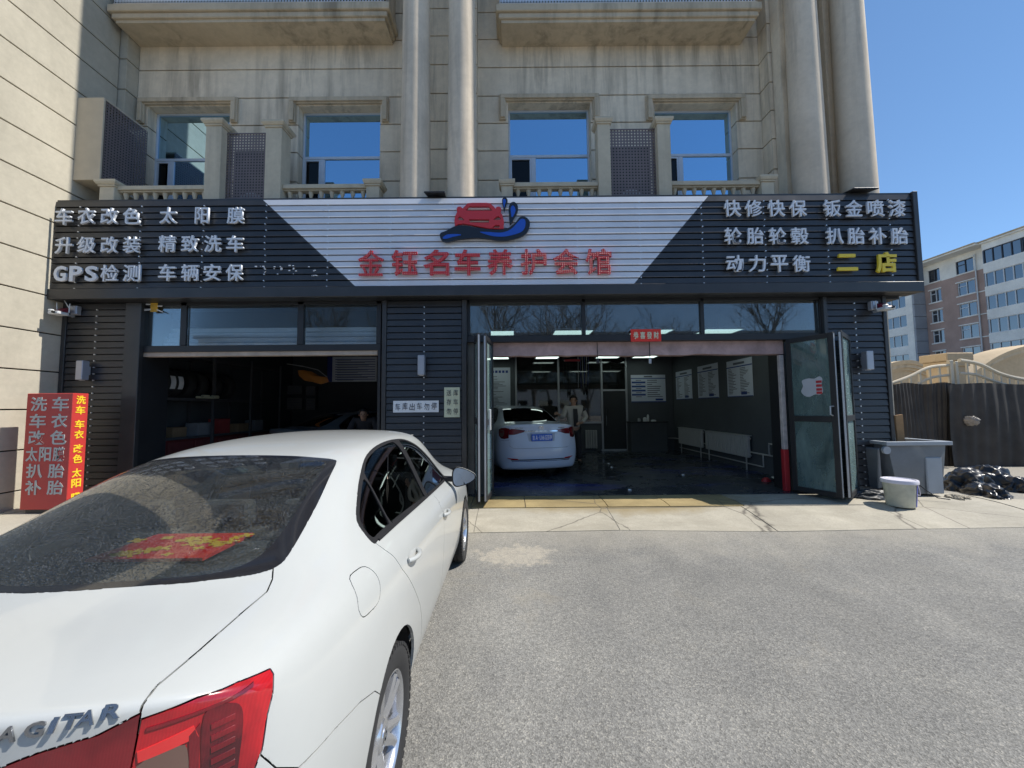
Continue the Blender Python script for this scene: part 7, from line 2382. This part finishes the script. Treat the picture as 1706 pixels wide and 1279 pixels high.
    # jacket, trousers, shoes over the body
    J, L = [], []
    hp = Vector(hip)
    i0 = add(hp + Vector((0, 0, -.10)), .175, None, .135); i1 = add(hp.lerp(Vector(ch), .4), .160, i0, .125); i2 = add(Vector(ch) + Vector((0, 0, -.01)), .180, i1, .130)
    add(Vector(ch).lerp(nk0, 1.12) + Vector((0, 0, .0)), .088, i2, .084)
    for sh, el, wr, ha in pose['arms']:
        a = add(sh, .088, i2); b = add(el, .066, a); add(Vector(el).lerp(Vector(wr), .93), .048, b)
    link('jacket', skin_mesh('jacket', J, L, coat, 0), t, local=True)
    J, L = [], []
    i0 = add(hp + Vector((0, 0, .02)), .148, None, .118)
    for kn, an, to in pose['legs']:
        h2 = add(Vector(hip).lerp(Vector((kn[0], kn[1], hip[2])), .75) + Vector((0, 0, -.07)), .108, i0)
        k_ = add(kn, .080, h2); add(Vector(an) + Vector((0, 0, .02)), .068, k_)
    link('trousers', skin_mesh('trousers', J, L, M_dkcloth, 0), t, local=True)
    for kn, an, to in pose['legs']:
        a, b = Vector(an), Vector(to)
        J, L = [], []
        i0 = add((a.x, a.y + .03, .045), .046, None, .042); i1 = add(a.lerp(b, .5) * 1 + Vector((0, 0, 0)), .050, i0, .040); add((b.x, b.y - .03, .035), .044, i1, .030)
        link('shoe', skin_mesh('shoe', J, L, M_rubber, 0), t, local=True)
    if coat2:
        link('shirt_front', MB().add([(-.055, -.150, ch[2] + .10), (.055, -.150, ch[2] + .10), (.065, -.168, ch[2] - .10), (.055, -.160, hip[2] + .02), (-.045, -.160, hip[2] + .02), (-.055, -.168, ch[2] - .10)], [(0, 5, 2, 1), (5, 4, 3, 2)]).mesh('shirt_front', M_dkcloth, fix=False), t, local=True)
        for s in (1,):
            J, L = [], []
            sh, el = Vector(pose['arms'][0][0]), Vector(pose['arms'][0][1])
            a = add(sh + Vector((-.05, 0, .015)), .078); b = add(sh.lerp(el, .12), .096, a); add(sh.lerp(el, .45), .086, b)
            link('dark_yoke', skin_mesh('dark_yoke', J, L, M_dkcloth, 0), t, local=True)
    return t
pose1 = dict(hip=(0, 0, .92), chest=(0, .0, 1.28), head=(-.01, -.03, 1.585),
             arms=[((.20, 0, 1.40), (.33, .02, 1.16), (.16, -.16, 1.03), (.08, -.20, 1.02)), ((-.20, 0, 1.40), (-.30, -.05, 1.16), (-.42, -.22, 1.24), (-.49, -.26, 1.26))],
             legs=[((.11, -.02, .50), (.13, .03, .09), (.15, -.12, .045)), ((-.11, -.03, .50), (-.12, .02, .09), (-.14, -.13, .045))])
p = at(956, 700, 9.7)
person('person in a beige jacket with dark shoulders standing beside the pearl saloon', (p.x, 9.7, FL), R(6), pose1, M_jacket, True)
pose2 = dict(hip=(0, .18, .86), chest=(0, .02, 1.10), head=(0, -.10, 1.30),
             arms=[((.20, .02, 1.18), (.28, -.10, .95), (.24, -.32, .90), (.22, -.39, .89)), ((-.20, .02, 1.18), (-.28, -.10, .95), (-.24, -.32, .90), (-.22, -.39, .89))],
             legs=[((.11, .05, .46), (.12, .16, .09), (.13, .02, .045)), ((-.11, .05, .46), (-.12, .16, .09), (-.13, .02, .045))])
p = at(607, 691, 8.2)
person('person in dark clothes leaning forward behind the white saloon, inside the left bay', (p.x, 8.2, FL), R(12), pose2, M_dkcloth)

# ================================================================ apartment block far right
M_brick = stucco('brown_render', (.42, .295, .245), .1)
M_pale = stucco('pale_render', (.82, .79, .72), .1)
M_greyt = stucco('grey_tile', (.34, .35, .37), .1)
M_farglass = glass_mat('far_glass', (.06, .07, .08), 0.02, 1.0, film=0.22)
M_sash = mat('white_sash', (.62, .64, .64), .5, 0, .03)
M_dksash = mat('dark_sash', (.05, .06, .08), .5, 0, .03)
ap = thing('apartment_block', 'distant brown and white apartment block with glazed balconies behind the gate', 'building', (58, 50, 0))
XF = 58.0
ZT = 20.8
rows = [5.1, 7.95, 10.8, 13.6, 16.4, 19.2]
MB().box(XF + .6, 72, 20, 80, 0, ZT).build('core', M_dark, ap)
def slot_wall(X, y0, y1, zsplit, wl, m_low, m_top, nm='wall'):
    """facade facing -X, with window openings; wl = list of (ya, yb)"""
    zs = [0] + sorted(sum(([z - .85, z + .85] for z in rows), [])) + [ZT]
    for i in range(len(zs) - 1):
        za, zb = zs[i], zs[i + 1]
        isw = i % 2 == 1
        mm = m_top if za >= zsplit - .01 else m_low
        ycur = y0
        if isw:
            for a, b in wl + [(y1, y1)]:
                if a > ycur: MB().box(X, X + .3, ycur, a, za, zb).build(nm, m_top if za > zsplit - 1 else m_low, ap)
                ycur = b
        else:
            if za < zsplit < zb:
                MB().box(X, X + .3, y0, y1, za, zsplit).build(nm, m_low, ap)
                MB().box(X, X + .3, y0, y1, zsplit, zb).build(nm, m_top, ap)
            else:
                MB().box(X, X + .3, y0, y1, za, zb).build(nm, mm, ap)
cols_ = [(47.2, 49.1), (51.0, 52.4)]
slot_wall(XF, 45.4, 53.0, 18.2, cols_, M_brick, M_pale)
def awin(X, ya, yb, z, sash=M_sash, n=2, sill=True, h=.85):
    mb = MB()
    t = .07
    mb.box(X + .08, X + .16, ya, ya + t, z - h, z + h).box(X + .08, X + .16, yb - t, yb, z - h, z + h)
    mb.box(X + .08, X + .16, ya + t, yb - t, z - h, z - h + t).box(X + .08, X + .16, ya + t, yb - t, z + h - t, z + h)
    for k in range(1, n):
        y = ya + (yb - ya) * k / n
        mb.box(X + .08, X + .16, y - t / 2, y + t / 2, z - h + t, z + h - t)
    if n == 2: mb.box(X + .08, X + .16, (ya + yb) / 2 + t / 2, yb - t, z + .25, z + .25 + t)
    o = mb.build('window', sash, ap)
    MB().box(X + .17, X + .19, ya, yb, z - h, z + h).build('pane', M_farglass, o)
    if sill: MB().box(X - .12, X - .002, ya - .12, yb + .12, z - h - .14, z - h).build('sill', M_pale, o)
    if sill: MB().box(X - .10, X - .002, ya - .12, yb + .12, z + h, z + h + .12).build('lintel', M_pale, o)
for z in rows:
    for i, (a, b) in enumerate(cols_): awin(XF, a, b, z, M_dksash if z > 18 else M_sash)
    MB().box(XF - .08, XF - .002, 45.4, 47.0, z - 1.02, z - .90).build('string_course', M_pale, ap)
MB().cyl((XF - .15, 46.9, 0), (XF - .15, 46.9, 20.3), .07, n=8).build('drainpipe', M_sash, ap)
# glazed bay to the right
XB = 56.8
for i, z in enumerate(rows):
    MB().box(XB, XF + .5, 24, 45.3, z + .85, z + 2.0 if i < 5 else ZT).build('parapet', M_pale, ap)
    if i == 0: MB().box(XB, XF + .5, 24, 45.3, 0, z - .85).build('parapet', M_pale, ap)
    for k in range(6):
        yb_ = 45.25 - k * 3.5
        awin(XB, yb_ - 3.45, yb_, z, M_dksash if i == 5 else M_sash, 4, False)
    o = MB().box(XB + .1, XF, 45.29, 45.33, z - .8, z + .8).build('bay_side', M_farglass, ap)
# left wing with corner strip
XG = 56.4
slot_wall(XG, 53.3, 78, 99, [(54.2, 59.5), (61.5, 67.5), (69.5, 76)], M_pale, M_pale, 'wing_wall')
for z in rows:
    for a, b in ((54.2, 59.5), (61.5, 67.5), (69.5, 76)): awin(XG, a, b, z, M_sash, 5, False)
for k in range(12):
    MB().box(XG, XF + .3, 53.02, 53.28, k * ZT / 12 + .03, (k + 1) * ZT / 12 - .03).build('corner_panel', M_greyt, ap)
for x0_, ya_, yb_ in ((XG - .3, 45.35, 80), (XB - .3, 20, 45.34)):
    MB().box(x0_, 72, ya_, yb_, ZT, ZT + .2).build('eaves', M_pale, ap, bevel=.04)
    MB().box(x0_ - .12, 72, ya_, yb_, ZT + .201, ZT + .32).build('roof_edge', M_archcream, ap)

# ================================================================ behind the viewer: what the panes mirror
opp = thing('opposite_block', 'low pale building across the yard behind the viewer', 'building', (0, -48, 0))
MB().box(-50, 50, -60, -48, 0, 13).build('wall', M_pale, opp)
MB().box(-50.5, 50.5, -60.5, -47.5, 13.001, 13.5).build('roof', M_greyt, opp)
wme = MB().box(-.9, .9, -.05, .02, -.8, .8).mesh('window', M_farglass)
for r_ in range(4):
    for k in range(24):
        link('window', wme, opp, mw=Matrix.Translation((-46 + k * 4, -48.0, 2.2 + 3.2 * r_)))
M_bark = mat('bark', (.10, .085, .07), .9, 0, .2, 12)
def bare_tree(seed, h):
    rnd = random.Random(seed)
    mb = MB()
    def grow_(p, d, r, l, depth):
        n = 3
        pts = [p]
        q, dd = Vector(p), Vector(d)
        for i in range(n):
            dd = (dd + Vector((rnd.uniform(-.16, .16), rnd.uniform(-.16, .16), rnd.uniform(-.04, .12)))).normalized()
            q = q + dd * l / n
            pts.append(q.copy())
        mb.tube(pts, r, 6 if depth < 2 else 4, r_end=r * .6)
        if depth >= 6: return
        for k in range(3 if depth < 5 else 2):
            a = rnd.uniform(0, 6.28)
            t = rnd.choice((1, 2, 3))
            nd = (dd + Vector((math.cos(a), math.sin(a), rnd.uniform(-.1, .5))) * rnd.uniform(.5, .9)).normalized()
            grow_(pts[t], nd, r * .58 * (.8 + .2 * t / 3), l * rnd.uniform(.62, .82), depth + 1)
    grow_(Vector((0, 0, 0)), Vector((0, 0, 1)), .2, h * .30, 0)
    return mb
tm = [bare_tree(s, 14).mesh('branches', M_bark, fix=False) for s in (3, 11)]
for k, (x, y) in enumerate(((-13, -17), (-7.5, -19), (-2.5, -16), (2.5, -18.5), (7, -16), (12, -19), (18, -17), (-10, -24), (-5, -25), (0, -23), (5, -25), (9.5, -23), (15, -25))):
    o = link('bare_tree', tm[k % 2], mw=Matrix.Translation((x, y, 0)) @ Matrix.Rotation(k * 1.9, 4, 'Z') @ Matrix.Scale(.9 + .07 * (k % 4), 4))
    tag(o, ('first', 'second', 'third', 'fourth', 'fifth', 'sixth', 'seventh')[k % 7] + ' leafless tree from the left in the %s row across the yard' % ('near' if k < 7 else 'far'), 'tree', 'bare trees across the yard')
